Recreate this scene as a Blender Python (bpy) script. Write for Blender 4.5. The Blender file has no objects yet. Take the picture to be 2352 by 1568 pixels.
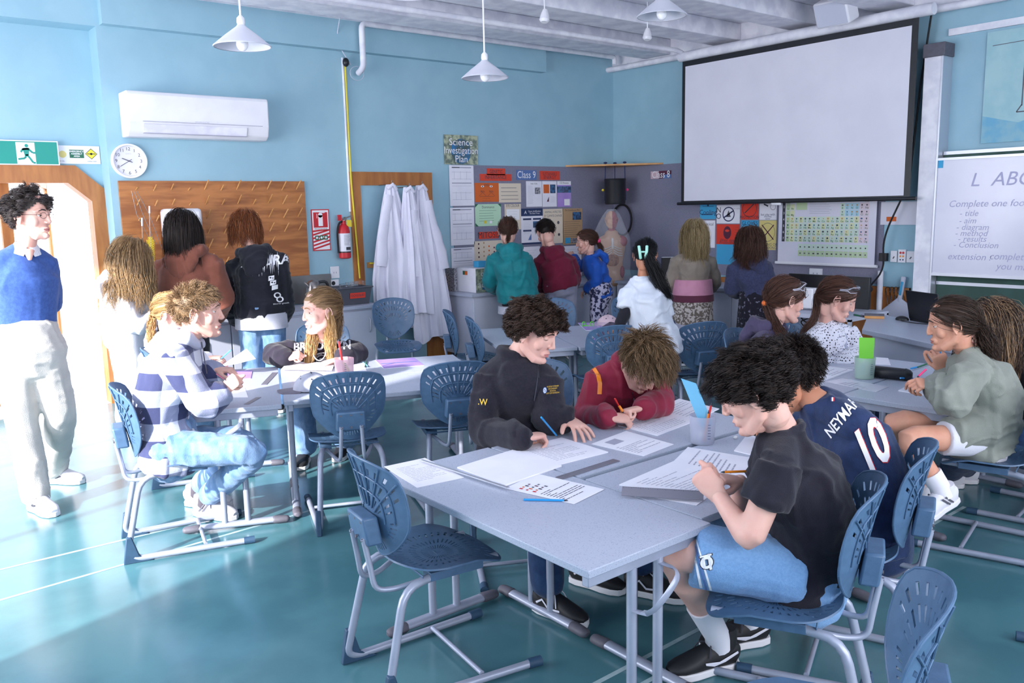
import bpy, math, random
import numpy as np
from mathutils import Vector, Matrix, noise
from mathutils.bvhtree import BVHTree
random.seed(4); rng = np.random.default_rng(7)
SC = bpy.context.scene; COL = SC.collection
R_ = math.radians
# ---------------- camera, world, lights, exposure ----------------
FPX = 1929.4; CW, CH = 2352, 1568
CR = np.array([[0.77720924, 0.11510648, -0.61862452], [-0.62887564, 0.10853691, -0.76989296], [-0.02147608, 0.98740581, 0.15674356]])
CP = np.array([0., 0., 1.70])
cd = bpy.data.cameras.new('camera'); cam = bpy.data.objects.new('camera', cd); COL.objects.link(cam)
cd.sensor_width = 36; cd.lens = 36 * FPX / CW; cd.clip_start = .05; cd.clip_end = 200
M4 = Matrix([list(CR[0]) + [0], list(CR[1]) + [0], list(CR[2]) + [1.70], [0, 0, 0, 1]]); cam.matrix_world = M4
SC.camera = cam
SC.view_settings.view_transform = 'Standard'; SC.view_settings.look = 'None'; SC.view_settings.gamma = 1
SC.view_settings.use_curve_mapping = False; SC.view_settings.exposure = 0.70
w = bpy.data.worlds.new('sky'); SC.world = w; w.use_nodes = True
bg = w.node_tree.nodes['Background']; bg.inputs[0].default_value = (.90, .92, 1, 1); bg.inputs[1].default_value = 2.2
def lamp(name, kind, energy, loc, direc, color=(1, 1, 1), size=1, sizey=None, angle=None):
    l = bpy.data.lights.new(name, kind); l.energy = energy; l.color = color
    if kind == 'AREA':
        l.shape = 'RECTANGLE'; l.size = size; l.size_y = sizey or size
    if angle: l.angle = angle
    o = bpy.data.objects.new(name, l); COL.objects.link(o); o.location = loc
    o.rotation_euler = Vector(direc).to_track_quat('-Z', 'Y').to_euler(); return o
XL, XR, YF, YB, ZC = -1.3, 8.22, -2.4, 8.0, 3.68      # room extents
lamp('sun', 'SUN', 7.5, (0, 0, 6), (.86, .26, -.40), (1, .96, .93), angle=R_(1.5))
lamp('window_daylight_left', 'AREA', 110, (XL + .05, 5.4, 1.65), (1, .1, -.12), (.93, .93, 1), 4.4, 2.2)
lamp('window_daylight_behind', 'AREA', 115, (2.6, YF + .05, 2.1), (.1, 1, -.1), (.93, .92, 1), 7.4, 2.2)

# ---------------- pixel <-> place helpers (the picture is 2352 x 1568) ----------------
def ray(px, py): return CR @ np.array([px - CW / 2, -(py - CH / 2), -FPX])
def PZ(px, py, z):
    d = ray(px, py); return CP + d * ((z - CP[2]) / d[2])
def PX(px, py, x):
    d = ray(px, py); return CP + d * ((x - CP[0]) / d[0])
def PY(px, py, y):
    d = ray(px, py); return CP + d * ((y - CP[1]) / d[1])
FW = np.array([.6186, .7699, 0.]); FW /= np.linalg.norm(FW); RT = np.array([FW[1], -FW[0], 0.])
class Fig:          # upright plane through a base point, square to the view; off = metres behind it
    def __init__(s, bx, by): s.b = np.array([bx, by, 0.])
    def __call__(s, px, py, off=0.):
        d = ray(px, py); t = ((s.b - CP) @ FW + off) / (d @ FW); return CP + t * d
def N(v):
    v = np.asarray(v, float); return v / (np.linalg.norm(v) + 1e-9)
def A(*v): return np.array(v, float)
def yaw(rel): a = R_(51.2 + rel); return A(math.cos(a), math.sin(a), 0)
# ---------------- materials ----------------
def lin(c): c = c / 255.; return c / 12.92 if c <= .04045 else ((c + .055) / 1.055) ** 2.4
def rgb(h):
    if isinstance(h, str): h = (int(h[0:2], 16), int(h[2:4], 16), int(h[4:6], 16))
    return tuple(lin(c) for c in h) + (1,)
MATS = {}
def mat(name, col=None, rough=.6, metal=0, c2=None, scale=20, kind='noise', bump=0, bscale=120, spec=.5, sss=0, trans=0, alpha=1, coat=0, lo=.4, hi=.6, stretch=None, coord='Object', emit=0, sheen=0):
    if name in MATS: return MATS[name]
    m = bpy.data.materials.new(name); m.use_nodes = True; MATS[name] = m
    nt = m.node_tree; b = nt.nodes['Principled BSDF']
    b.inputs['Base Color'].default_value = rgb(col); b.inputs['Roughness'].default_value = rough; b.inputs['Metallic'].default_value = metal
    b.inputs['Specular IOR Level'].default_value = spec
    if sss: b.inputs['Subsurface Weight'].default_value = sss; b.inputs['Subsurface Radius'].default_value = (.012, .005, .003); b.inputs['Subsurface Scale'].default_value = 1
    if trans: b.inputs['Transmission Weight'].default_value = trans
    if alpha < 1: b.inputs['Alpha'].default_value = alpha
    if coat: b.inputs['Coat Weight'].default_value = coat
    if sheen: b.inputs['Sheen Weight'].default_value = sheen
    if emit: b.inputs['Emission Color'].default_value = rgb(col); b.inputs['Emission Strength'].default_value = emit
    tc = nt.nodes.new('ShaderNodeTexCoord'); mp = nt.nodes.new('ShaderNodeMapping'); nt.links.new(tc.outputs[coord], mp.inputs[0])
    if stretch: mp.inputs['Scale'].default_value = stretch
    if c2:
        if kind == 'noise':
            t = nt.nodes.new('ShaderNodeTexNoise'); t.inputs['Scale'].default_value = scale; t.inputs['Detail'].default_value = 5; out = t.outputs['Fac']
        elif kind == 'voronoi':
            t = nt.nodes.new('ShaderNodeTexVoronoi'); t.inputs['Scale'].default_value = scale; out = t.outputs['Distance']
        elif kind == 'wave':
            t = nt.nodes.new('ShaderNodeTexWave'); t.inputs['Scale'].default_value = scale; t.inputs['Distortion'].default_value = 6; t.inputs['Detail'].default_value = 3; t.inputs['Detail Scale'].default_value = 1.5; out = t.outputs['Fac']
        elif kind == 'stripe':
            t = nt.nodes.new('ShaderNodeTexWave'); t.inputs['Scale'].default_value = scale; out = t.outputs['Fac']
        nt.links.new(mp.outputs[0], t.inputs['Vector'])
        r = nt.nodes.new('ShaderNodeValToRGB'); r.color_ramp.elements[0].position = lo; r.color_ramp.elements[1].position = hi
        r.color_ramp.elements[0].color = rgb(col); r.color_ramp.elements[1].color = rgb(c2)
        nt.links.new(out, r.inputs[0]); nt.links.new(r.outputs[0], b.inputs['Base Color'])
    if bump:
        t = nt.nodes.new('ShaderNodeTexNoise'); t.inputs['Scale'].default_value = bscale; t.inputs['Detail'].default_value = 4
        nt.links.new(mp.outputs[0], t.inputs['Vector'])
        bp = nt.nodes.new('ShaderNodeBump'); bp.inputs['Strength'].default_value = bump; bp.inputs['Distance'].default_value = .01
        nt.links.new(t.outputs['Fac'], bp.inputs['Height']); nt.links.new(bp.outputs[0], b.inputs['Normal'])
    return m
def cloth(name, col, c2=None, scale=14, bump=.25, bscale=260, **k):
    d = dict(rough=.92, spec=.15, sheen=.15); d.update(k)
    return mat(name, col, c2=c2, scale=scale, bump=bump, bscale=bscale, **d)
mat('blue_wall', '9cc2d2', .75, c2='96bdce', scale=3, bump=.06, bscale=40)
mat('white_paint', 'f0f0f8', .7, c2='dcdce8', scale=6, bump=.08, bscale=30)
mat('white_plastic', 'eeeef4', .4, c2='e6e6ee', scale=3)
mat('floor_vinyl', '4f7d86', .2, c2='44707a', scale=2.2, bump=.03, bscale=6, spec=.6)
mat('tape', 'a9bfc4', .5, c2='8fadb4', scale=9)
mat('grey_board', '8a8a9e', .95, c2='7f7f94', scale=160, bump=.3, bscale=300)
mat('pine', 'b8763e', .45, c2='94572a', scale=2.2, kind='noise', stretch=(1.2, 1, 9), lo=.38, hi=.62)
mat('pine_frame', 'b3743c', .4, c2='9a5d2d', scale=3, kind='noise', stretch=(6, 6, 1), lo=.35, hi=.65)
mat('pale_pine', 'd9a468', .5, c2='c48d52', scale=6)
mat('laminate', 'b6bcce', .33, c2='8f97ad', scale=230, lo=.56, hi=.7, spec=.5)
mat('laminate_edge', 'a4adbf', .4, c2='8d96ab', scale=200, lo=.5, hi=.7)
mat('cabinet_grey', 'ccd0e0', .5, c2='c6cadb', scale=4)
mat('steel_paint', 'a5abbd', .35, metal=.25, c2='9da4b7', scale=12)
mat('cap_grey', '5d5c68', .6, c2='56555f', scale=30)
mat('chair_blue', '4d6b8b', .42, c2='476483', scale=30, bump=.1, bscale=500)
mat('chair_boot', '2d4b66', .6, c2='284560', scale=30)
mat('chrome', 'c8c8cc', .2, 1)
mat('black_plastic', '191a1f', .4, c2='1d1e24', scale=20)
mat('black_rubber', '15161a', .7)
mat('screen_white', 'e4e3ee', .8, c2='dfdeea', scale=2)
mat('board_white', 'dcdcea', .18, c2='d6d6e6', scale=2)
mat('chalk_green', '3c5c55', .7, c2='355049', scale=4)
mat('aluminium', 'c9ccd6', .35, .6)
mat('paper', 'f0eff8', .8, c2='ebeaf5', scale=6)
mat('ink', '3a3a46', .8); mat('faint_ink', 'a9a9bb', .8); mat('marker_ink', 'b2b2d2', .6); mat('navy_ink', '2c3560', .7); mat('white_ink', 'f4f4f8', .7)
mat('red', 'c8202c', .45); mat('orange_red', 'dd4630', .7); mat('orange_card', 'd8682c', .8); mat('cream_card', 'e4d6c2', .8); mat('yellow', 'e6d23c', .6); mat('sign_green', '0f9183', .45)
mat('mint_card', 'bfe3c4', .8); mat('navy_card', '24365f', .7); mat('tan_card', 'b99873', .8); mat('sky_card', '45a9d8', .8); mat('red_card', 'e0402f', .8); mat('straw_card', 'e0cf86', .8)
mat('lilac', 'b496dc', .5, c2='a98ad6', scale=4); mat('dark_green', '2b6b50', .7); mat('photo_blue', '3f6f9f', .7, c2='2b3d58', scale=30); mat('photo_grey', '5a5a66', .7, c2='b0b0b8', scale=60)
mat('art_blue', '3177ae', .7, c2='4a5c5c', scale=14); mat('art_leaf', '6c7a70', .7, c2='b8c0a2', scale=22); mat('clear_blue', '5b78b0', .5)
mat('pale_glass', 'f2fbff', .05, trans=1, alpha=.35, spec=.6)
mat('lens', 'f4f8ff', .03, trans=.9, alpha=.22, spec=.8)
mat('cup_plastic', 'c3c8dc', .35, alpha=.38, spec=.5, rough_=None) if False else mat('cup_plastic', 'c3c8dc', .35, alpha=.42, spec=.5)
mat('cup_green', 'c2dccf', .35, alpha=.5); mat('cup_pink', 'e8c4d0', .35, alpha=.5)
mat('bulb', 'f6f6fa', .25)
mat('lampshade', 'd9dbe6', .4, c2='d2d4e0', scale=8)
mat('blue_pen', '1f92d6', .35); mat('orange_pen', 'f28a1e', .35); mat('pink_pen', 'f2407e', .35); mat('red_pen', 'd23030', .4); mat('white_eraser', 'f4f4f4', .6); mat('lime', '5fd63a', .5); mat('sticky_green', '8be84f', .7); mat('sticky_blue', '7cc9ee', .7)
mat('steel', 'a09a98', .3, .85, c2='8d8785', scale=3)
mat('ruler_grey', '86838f', .3, .3)
mat('tile', 'd8cfd0', .5)
# ---------------- mesh builder ----------------
class MB:
    def __init__(s): s.v = []; s.f = []; s.m = []; s.n = 0
    def add(s, v, f, m):
        v = np.asarray(v, float).reshape(-1, 3); s.v.append(v)
        s.f.extend([tuple(int(i) + s.n for i in q) for q in f]); s.m.extend([m] * len(f) if isinstance(m, str) else list(m)); s.n += len(v); return s
    def box(s, lo, hi, m, rz=0, piv=None):
        x0, y0, z0 = lo; x1, y1, z1 = hi
        v = np.array([(x, y, z) for z in (z0, z1) for y in (y0, y1) for x in (x0, x1)], float)
        if rz:
            c, q = math.cos(rz), math.sin(rz); p = np.array(piv if piv is not None else ((x0 + x1) / 2, (y0 + y1) / 2, 0)); u = v - p
            v = np.stack([u[:, 0] * c - u[:, 1] * q, u[:, 0] * q + u[:, 1] * c, u[:, 2]], 1) + p
        return s.add(v, [(0, 2, 3, 1), (4, 5, 7, 6), (0, 1, 5, 4), (2, 6, 7, 3), (0, 4, 6, 2), (1, 3, 7, 5)], m)
    def obox(s, c, ux, uy, uz, h, m):       # oriented box, h = half sizes
        c = np.asarray(c); ux, uy, uz = N(ux) * h[0], N(uy) * h[1], N(uz) * h[2]
        v = [c + a * ux + b * uy + d * uz for d in (-1, 1) for b in (-1, 1) for a in (-1, 1)]
        return s.add(v, [(0, 2, 3, 1), (4, 5, 7, 6), (0, 1, 5, 4), (2, 6, 7, 3), (0, 4, 6, 2), (1, 3, 7, 5)], m)
    def loft(s, pts, rad, m, lat=None, n=14, cap=True, power=2.0, domed=True):
        pts = [np.asarray(p, float) for p in pts]; K = len(pts); rings = []
        rad = [(r, r) if np.isscalar(r) else r for r in rad]
        tang = [N(pts[min(i + 1, K - 1)] - pts[max(i - 1, 0)]) for i in range(K)]
        if lat is None:
            a = A(0, 0, 1) if abs(tang[0][2]) < .9 else A(1, 0, 0); L = [N(np.cross(tang[0], a))]
            for i in range(1, K): q = L[-1] - tang[i] * (L[-1] @ tang[i]); L.append(N(q) if np.linalg.norm(q) > 1e-4 else L[-1])
        else:
            lat = lat if isinstance(lat, list) else [lat] * K; L = [N(np.asarray(l) - tang[i] * (np.asarray(l) @ tang[i])) for i, l in enumerate(lat)]
        P = list(pts); RR = list(rad); LL = list(L); TT = list(tang)
        if cap and domed:
            for end in (0, -1):
                r = rad[end]; rm = min(r); d = tang[end] * (-1 if end == 0 else 1)
                ex = [(pts[end] + d * rm * math.sin(t), (r[0] * math.cos(t), r[1] * math.cos(t)), L[end], tang[end]) for t in (.55, 1.1)]
                for e in ex:
                    if end == 0: P.insert(0, e[0]); RR.insert(0, e[1]); LL.insert(0, e[2]); TT.insert(0, e[3])
                    else: P.append(e[0]); RR.append(e[1]); LL.append(e[2]); TT.append(e[3])
        th = np.linspace(0, 2 * math.pi, n, endpoint=False); ct, st = np.cos(th), np.sin(th)
        if power != 2: ct = np.sign(ct) * abs(ct) ** (2 / power); st = np.sign(st) * abs(st) ** (2 / power)
        for p, r, l, t in zip(P, RR, LL, TT):
            b = np.cross(t, l); rings.append(p + np.outer(ct * r[0], l) + np.outer(st * r[1], b))
        v = np.concatenate(rings); f = []
        for i in range(len(P) - 1):
            for j in range(n): k = (j + 1) % n; f.append((i * n + j, i * n + k, (i + 1) * n + k, (i + 1) * n + j))
        if cap: f.append(tuple(range(n - 1, -1, -1))); f.append(tuple((len(P) - 1) * n + j for j in range(n)))
        return s.add(v, f, m)
    def tube(s, pts, r, m, n=10, smooth=0, domed=False):
        pts = [np.asarray(p, float) for p in pts]
        if smooth: pts = rounded(pts, smooth)
        return s.loft(pts, [r] * len(pts) if np.isscalar(r) else r, m, n=n, domed=domed)
    def ball(s, c, r, m, n=14, ax=None):
        r = A(r, r, r) if np.isscalar(r) else A(*r); c = np.asarray(c); ax = np.eye(3) if ax is None else ax
        k = max(n // 2, 4); v = [c + ax.T @ (A(0, 0, 1) * r)]; f = []
        for i in range(1, k):
            for j in range(n):
                t, q = math.pi * i / k, 2 * math.pi * j / n; v.append(c + ax.T @ (A(math.sin(t) * math.cos(q), math.sin(t) * math.sin(q), math.cos(t)) * r))
        v.append(c - ax.T @ (A(0, 0, 1) * r)); L = len(v) - 1
        for j in range(n):
            q = (j + 1) % n; f.append((0, 1 + j, 1 + q)); f.append((L, L - n + q, L - n + j))
            for i in range(k - 2): f.append((1 + i * n + j, 1 + (i + 1) * n + j, 1 + (i + 1) * n + q, 1 + i * n + q))
        return s.add(v, f, m)
    def lathe(s, c, prof, m, n=28, ax=(0, 0, 1), cap=True):
        ax = N(ax); u = N(np.cross(ax, A(0, 1, 0) if abs(ax[1]) < .9 else A(1, 0, 0))); b = np.cross(ax, u); c = np.asarray(c, float); v = []; f = []
        for r, z in prof:
            for j in range(n): q = 2 * math.pi * j / n; v.append(c + ax * z + (u * math.cos(q) + b * math.sin(q)) * r)
        for i in range(len(prof) - 1):
            for j in range(n): k = (j + 1) % n; f.append((i * n + j, i * n + k, (i + 1) * n + k, (i + 1) * n + j))
        if cap: f.append(tuple(range(n - 1, -1, -1))); f.append(tuple((len(prof) - 1) * n + j for j in range(n)))
        return s.add(v, f, m)
    def prism(s, poly, d, m):               # planar polygon (3-D points) pushed by vector d
        p = np.asarray(poly, float); n = len(p); v = np.concatenate([p, p + np.asarray(d)])
        return s.add(v, [tuple(range(n - 1, -1, -1)), tuple(range(n, 2 * n))] + [(i, (i + 1) % n, n + (i + 1) % n, n + i) for i in range(n)], m)
    def arr(s): return (np.concatenate(s.v) if s.v else np.zeros((0, 3))), s.f, s.m
    def mesh(s, name, smooth=True):
        me = bpy.data.meshes.new(name); v, f, m = s.arr(); me.from_pydata(v.tolist(), [], f)
        names = list(dict.fromkeys(m)); idx = {n: i for i, n in enumerate(names)}
        for n in names: me.materials.append(MATS[n])
        if len(names) > 1: me.polygons.foreach_set('material_index', [idx[x] for x in m])
        if smooth: me.polygons.foreach_set('use_smooth', [True] * len(me.polygons)); me.set_sharp_from_angle(angle=R_(38))
        me.validate(); return me
    def build(s, name, parent=None, smooth=True, local=None, bevel=0):
        """local: matrix of the thing; vertices are then expressed in it"""
        me = s.mesh(name, smooth); o = bpy.data.objects.new(name, me); COL.objects.link(o)
        if parent is not None:
            o.parent = parent
            if local is None: o.matrix_parent_inverse = parent.matrix_world.inverted()
        if bevel:
            b = o.modifiers.new('bevel', 'BEVEL'); b.width = bevel; b.segments = 2; b.limit_method = 'ANGLE'; b.harden_normals = False
        return o
def rounded(pts, r, k=5):
    out = [pts[0]]
    for i in range(1, len(pts) - 1):
        p, a, b = pts[i], pts[i - 1], pts[i + 1]; da, db = a - p, b - p; rr = min(r, np.linalg.norm(da) * .48, np.linalg.norm(db) * .48)
        s0, s1 = p + N(da) * rr, p + N(db) * rr
        for t in np.linspace(0, 1, k): out.append((1 - t) ** 2 * s0 + 2 * t * (1 - t) * p + t * t * s1)
    out.append(pts[-1]); return out
def tag(o, label=None, cat=None, group=None, kind=None):
    if label: o['label'] = label
    if cat: o['category'] = cat
    if group: o['group'] = group
    if kind: o['kind'] = kind
    return o
def struct(o): o['kind'] = 'structure'; return o
def empty(name, loc=(0, 0, 0), rz=0):
    o = bpy.data.objects.new(name, None); COL.objects.link(o); o.location = loc; o.rotation_euler = (0, 0, rz); o.empty_display_size = .1
    o.matrix_world = Matrix.Translation(Vector(loc)) @ Matrix.Rotation(rz, 4, 'Z'); return o
def copy_tree(o, parent=None):
    c = o.copy(); COL.objects.link(c)
    if 'label' in c.keys() and parent is None: pass
    if parent is not None: c.parent = parent
    for ch in list(o.children): copy_tree(ch, c)
    return c
TXT = {}
def text_mesh(s, size, shear=0, bold=0):
    key = (s, shear, bold)
    if key not in TXT:
        cu = bpy.data.curves.new('t', 'FONT'); cu.body = s; cu.size = 1; cu.align_x = 'CENTER'; cu.align_y = 'CENTER'; cu.shear = shear; cu.resolution_u = 3; cu.offset = bold
        o = bpy.data.objects.new('t', cu); COL.objects.link(o); bpy.context.view_layer.update()
        me = bpy.data.meshes.new_from_object(o.evaluated_get(bpy.context.evaluated_depsgraph_get()))
        v = np.array([x.co[:] for x in me.vertices]); f = [tuple(p.vertices) for p in me.polygons]
        bpy.data.objects.remove(o); bpy.data.curves.remove(cu); bpy.data.meshes.remove(me); TXT[key] = (v, f)
    v, f = TXT[key]; return v[:, :2] * size if len(v) else np.zeros((0, 2)), f
class Sheet:
    """a flat sheet with what is printed on it; o = lower left corner, ux to the right, uy up, n towards the room"""
    def __init__(s, o, ux, uy, w, h, m, th=.002):
        s.o = np.asarray(o, float); s.ux = N(ux); s.uy = N(uy); s.n = np.cross(s.ux, s.uy); s.w = w; s.h = h; s.b = MB(); s.lay = th + .0004; s.base = m
        p = [s.P(0, 0, 0), s.P(w, 0, 0), s.P(w, h, 0), s.P(0, h, 0)]; s.b.prism(p, s.n * th, m)
    def P(s, x, y, z=None): return s.o + s.ux * x + s.uy * y + s.n * (s.lay if z is None else z)
    def up(s, d=.0004): s.lay += d; return s
    def rect(s, x, y, w, h, m): s.b.add([s.P(x, y), s.P(x + w, y), s.P(x + w, y + h), s.P(x, y + h)], [(0, 1, 2, 3)], m); return s
    def poly(s, pts, m): s.b.add([s.P(*p) for p in pts], [tuple(range(len(pts)))], m); return s
    def disc(s, x, y, r, m, r0=0, n=28, ry=None):
        a = np.linspace(0, 2 * math.pi, n, endpoint=False); ry = ry or r
        if r0: s.b.add([s.P(x + r * math.cos(t), y + ry * math.sin(t)) for t in a] + [s.P(x + r0 * math.cos(t), y + r0 * ry / r * math.sin(t)) for t in a], [(i, (i + 1) % n, n + (i + 1) % n, n + i) for i in range(n)], m)
        else: s.b.add([s.P(x + r * math.cos(t), y + ry * math.sin(t)) for t in a], [tuple(range(n))], m)
        return s
    def line(s, x0, y0, x1, y1, t, m):
        d = N([x1 - x0, y1 - y0]) * t / 2; q = (-d[1], d[0]); return s.poly([(x0 - q[0], y0 - q[1]), (x1 - q[0], y1 - q[1]), (x1 + q[0], y1 + q[1]), (x0 + q[0], y0 + q[1])], m)
    def text(s, x, y, size, t, m, shear=0, bold=0, sx=1, rot=0):
        v, f = text_mesh(t, size, shear, bold)
        if len(v):
            c, q = math.cos(rot), math.sin(rot); v = v * (sx, 1); s.b.add([s.P(x + a * c - b * q, y + a * q + b * c) for a, b in v], f, m)
        return s
    def lines(s, x, y, w, n, gap, m='faint_ink', t=.0015, jit=.25):
        for i in range(n):
            s.rect(x, y - i * gap, w * (1 - jit * random.random()), t, m)
        return s
    def build(s, name, parent=None): return s.b.build(name, parent, smooth=False)
def wsheet(wall, px0, py0, px1, py1, m, off=.012, **k):   # sheet pinned on a wall, from its corners in the picture
    if wall == 'B': a = PY(px0, py1, YB - off); b = PY(px1, py0, YB - off); return Sheet(a, (1, 0, 0), (0, 0, 1), b[0] - a[0], b[2] - a[2], m, **k)
    a = PX(px0, py1, XR - off); b = PX(px1, py0, XR - off); return Sheet(a, (0, -1, 0), (0, 0, 1), a[1] - b[1], b[2] - a[2], m, **k)
# ---------------- the room ----------------
def slab(name, lo, hi, m, bevel=0): return struct(MB().box(lo, hi, m).build(name, smooth=False, bevel=bevel))
slab('floor', (XL - .2, YF - .2, -.1), (XR + .2, YB + .25, 0), 'floor_vinyl')
slab('ceiling', (XL - .2, YF - .2, ZC), (XR + .2, YB + .4, ZC + .1), 'white_paint')
YR = 8.25                      # the recessed part of the back wall, with the porch door
PX1 = 1.86                     # right edge of door opening
b = MB()
b.box((1.97, YB, 0), (XR, YR + .1, ZC), 'blue_wall')                      # main part
b.box((XL, YR, 2.02), (1.97, YR + .1, 3.3), 'blue_wall')
b.box((1.9, YR, 0), (1.97, YR + .1, 2.02), 'blue_wall'); b.box((XL, YR, 0), (.1, YR + .1, 2.02), 'blue_wall')
b.box((XL, YB, 3.3), (1.97, YR + .1, ZC), 'blue_wall')
struct(b.build('wall_back', smooth=False))
slab('wall_right', (XR, YF, 0), (XR + .1, YB + .3, ZC), 'blue_wall')
b = MB(); YW0, YW1 = 3.1, 7.7
b.box((XL - .12, YF, 0), (XL, YW0, ZC), 'blue_wall'); b.box((XL - .12, YW1, 0), (XL, YR + .1, ZC), 'blue_wall')
b.box((XL - .12, YW0, 0), (XL, YW1, .5), 'blue_wall'); b.box((XL - .12, YW0, 2.8), (XL, YW1, ZC), 'blue_wall')
struct(b.build('wall_left', smooth=False))
b = MB()
b.box((XL, YF - .12, 0), (-1.1, YF, ZC), 'blue_wall'); b.box((6.3, YF - .12, 0), (XR, YF, ZC), 'blue_wall')
b.box((-1.1, YF - .12, 0), (6.3, YF, 1.0), 'blue_wall'); b.box((-1.1, YF - .12, 3.2), (6.3, YF, ZC), 'blue_wall')
struct(b.build('wall_front', smooth=False))
def window_unit(n, a, bb, axis, lo, hi, mull):
    b = MB()
    def bar(p, q):
        b.box(p, q, 'white_paint')
    t = .05
    if axis == 'x':
        for y in mull: bar((XL - .09, y - t / 2, lo), (XL - .03, y + t / 2, hi))
        for z in (lo, hi - t): bar((XL - .09, a, z), (XL - .03, bb, z + t))
    else:
        for x in mull: bar((x - t / 2, YF - .09, lo), (x + t / 2, YF - .03, hi))
        for z in (lo, hi - t): bar((a, YF - .09, z), (bb, YF - .03, z + t))
    struct(b.build('window_%d' % n, smooth=False))
window_unit(1, YW0, YW1, 'x', .5, 2.8, [YW0, 4.5, 6.0, YW1]); window_unit(2, -1.1, 6.3, 'y', 1.0, 3.2, [-1.1, .75, 2.6, 4.45, 6.3])
# white band above the blue on the right wall, beams, service pipes
slab('trim_1', (XR - .015, YF, 3.46), (XR, YB, ZC), 'white_paint')
for i, (y0, y1) in enumerate([(7.02, 7.42), (6.0, 6.38), (5.05, 5.38), (4.05, 4.42), (3.0, 3.4), (1.9, 2.3), (.8, 1.2)]):
    slab('trim_%d' % (i + 2), (XL, y0, 3.5), (XR - .015, y1, ZC), 'white_paint', .01)
slab('trim_20', (2.0, YB - .1, 3.31), (6.97, YB, ZC), 'blue_wall')
slab('trim_21', (2.2, YB - .16, 3.6), (6.9, YB - .1, ZC), 'white_paint')
b = MB()
b.box((5.2, YB - .025, 0), (5.62, YB, .95), 'pine_frame'); b.box((5.2, YB - .04, .86), (5.62, YB, .95), 'pine_frame')
struct(b.build('trim_22', smooth=False))
b = MB(); b.box((XR - .025, 3.95, 0), (XR, 6.2, .84), 'pine_frame'); b.box((XR - .04, 3.95, .76), (XR, 6.2, .84), 'pine_frame'); struct(b.build('trim_23', smooth=False))
# tape lines on the floor
for i, (p, q, wd) in enumerate([((0, 1308), (290, 1238), .02), ((0, 1378), (450, 1248), .02), ((1370, 1568), (2090, 1190), .02), ((1480, 1568), (2140, 1205), .02)]):
    a, c = PZ(*p, 0), PZ(*q, 0); d = N(c - a); s_ = np.cross(A(0, 0, 1), d) * wd / 2; L = np.linalg.norm(c - a); a = a - d * .5 if i < 2 else a - d * .8; c = a + d * (L + 1.2)
    bb = MB(); bb.prism([a - s_ + A(0, 0, .0003), c - s_ + A(0, 0, .0003), c + s_ + A(0, 0, .0003), a + s_ + A(0, 0, .0003)], A(0, 0, .0006), 'tape')
    tag(bb.build('floor_tape', smooth=False), ['pale tape line on teal floor, farther of the pair at left', 'pale tape line on teal floor, nearer of the pair at left', 'pale tape line under front chairs, left of its pair', 'pale tape line under front chairs, right of its pair'][i], 'tape', 'tape lines on the floor')
def pipe(name, pts, r, m, label, cat='pipe', smooth=.06): return tag(MB().tube(pts, r, m, n=12, smooth=smooth).build(name), label, cat)
pipe('ceiling_pipe', [A(4.42, YB - .08, 3.1), A(4.42, YB - .19, 3.14), A(4.42, YB - .19, 3.57), A(8.05, YB - .19, 3.57), A(8.05, YB - .19, 3.48)], .03, 'white_paint', 'white conduit pipe along the top of back wall dropping above fire extinguisher')
pipe('ceiling_pipe', [A(8.12, 8.0, 3.44), A(8.12, 2.2, 3.40)], .035, 'white_paint', 'white pipe along top of right wall behind projector screen')
pipe('ceiling_pipe', [A(1.5, 6.65, 3.46), A(7.9, 6.65, 3.46), A(8.1, 6.65, 3.40)], .028, 'white_paint', 'white pipe crossing the ceiling under beams with small hooks')
# doorway 1: pine frame with a cut corner, porch beyond
def frame_poly(o, i, d, m):
    b = MB()
    for k in range(len(o) - 1): b.prism([o[k], o[k + 1], i[k + 1], i[k]], d, m)
    return b
Y1 = YR - .03
o = [A(.1, Y1, 2.15), A(1.75, Y1, 2.15), A(1.97, Y1, 1.95), A(1.97, Y1, 0)]
ii = [A(.1, Y1, 2.0), A(1.68, Y1, 2.0), A(1.86, Y1, 1.84), A(1.86, Y1, 0)]
frame_poly(o, ii, A(0, .18, 0), 'pine_frame').build('door_frame', struct(empty('door_1', (1.0, YR, 0))))
D1 = bpy.data.objects['door_1']
# open porch: glazed pine door leaf swung away, side glazing
def leaf(p, q, z0, z1, rails, m='pine_frame', t=.09, parent=D1, nm='door_leaf'):
    b = MB(); p = np.asarray(p, float); q = np.asarray(q, float); d = N(q - p); up = A(0, 0, 1)
    def bar(a, c, z, y): b.obox((a + c) / 2 + A(0, 0, (z + y) / 2), d, np.cross(up, d), up, (np.linalg.norm(c - a) / 2, .02, (y - z) / 2), m)
    bar(p, p + d * t, z0, z1); bar(q - d * t, q, z0, z1)
    for z in rails: bar(p, q, z - t / 2, z + t / 2)
    l = b.build(nm, parent, smooth=False)
    g = MB(); g.obox((p + q) / 2 + A(0, 0, (z0 + z1) / 2), d, np.cross(up, d), up, (np.linalg.norm(q - p) / 2 - t, .004, (z1 - z0) / 2 - t), 'pale_glass'); g.build('pane', l, smooth=False)
leaf((1.42, 8.55, 0), (1.86, 10.2, 0), .05, 2.1, [.1, .95, 2.05])
leaf((.3, 8.45, 0), (1.28, 8.62, 0), .05, 2.1, [.1, .95, 2.05], nm='side_light')
slab('floor_2', (XL - 3, YR + .1, -.1), (XR, 30, -.005), 'tile')
# ground outside the side windows
slab('floor_3', (-14, -8, -.25), (XL - .12, 16, -.15), 'tile')
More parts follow.
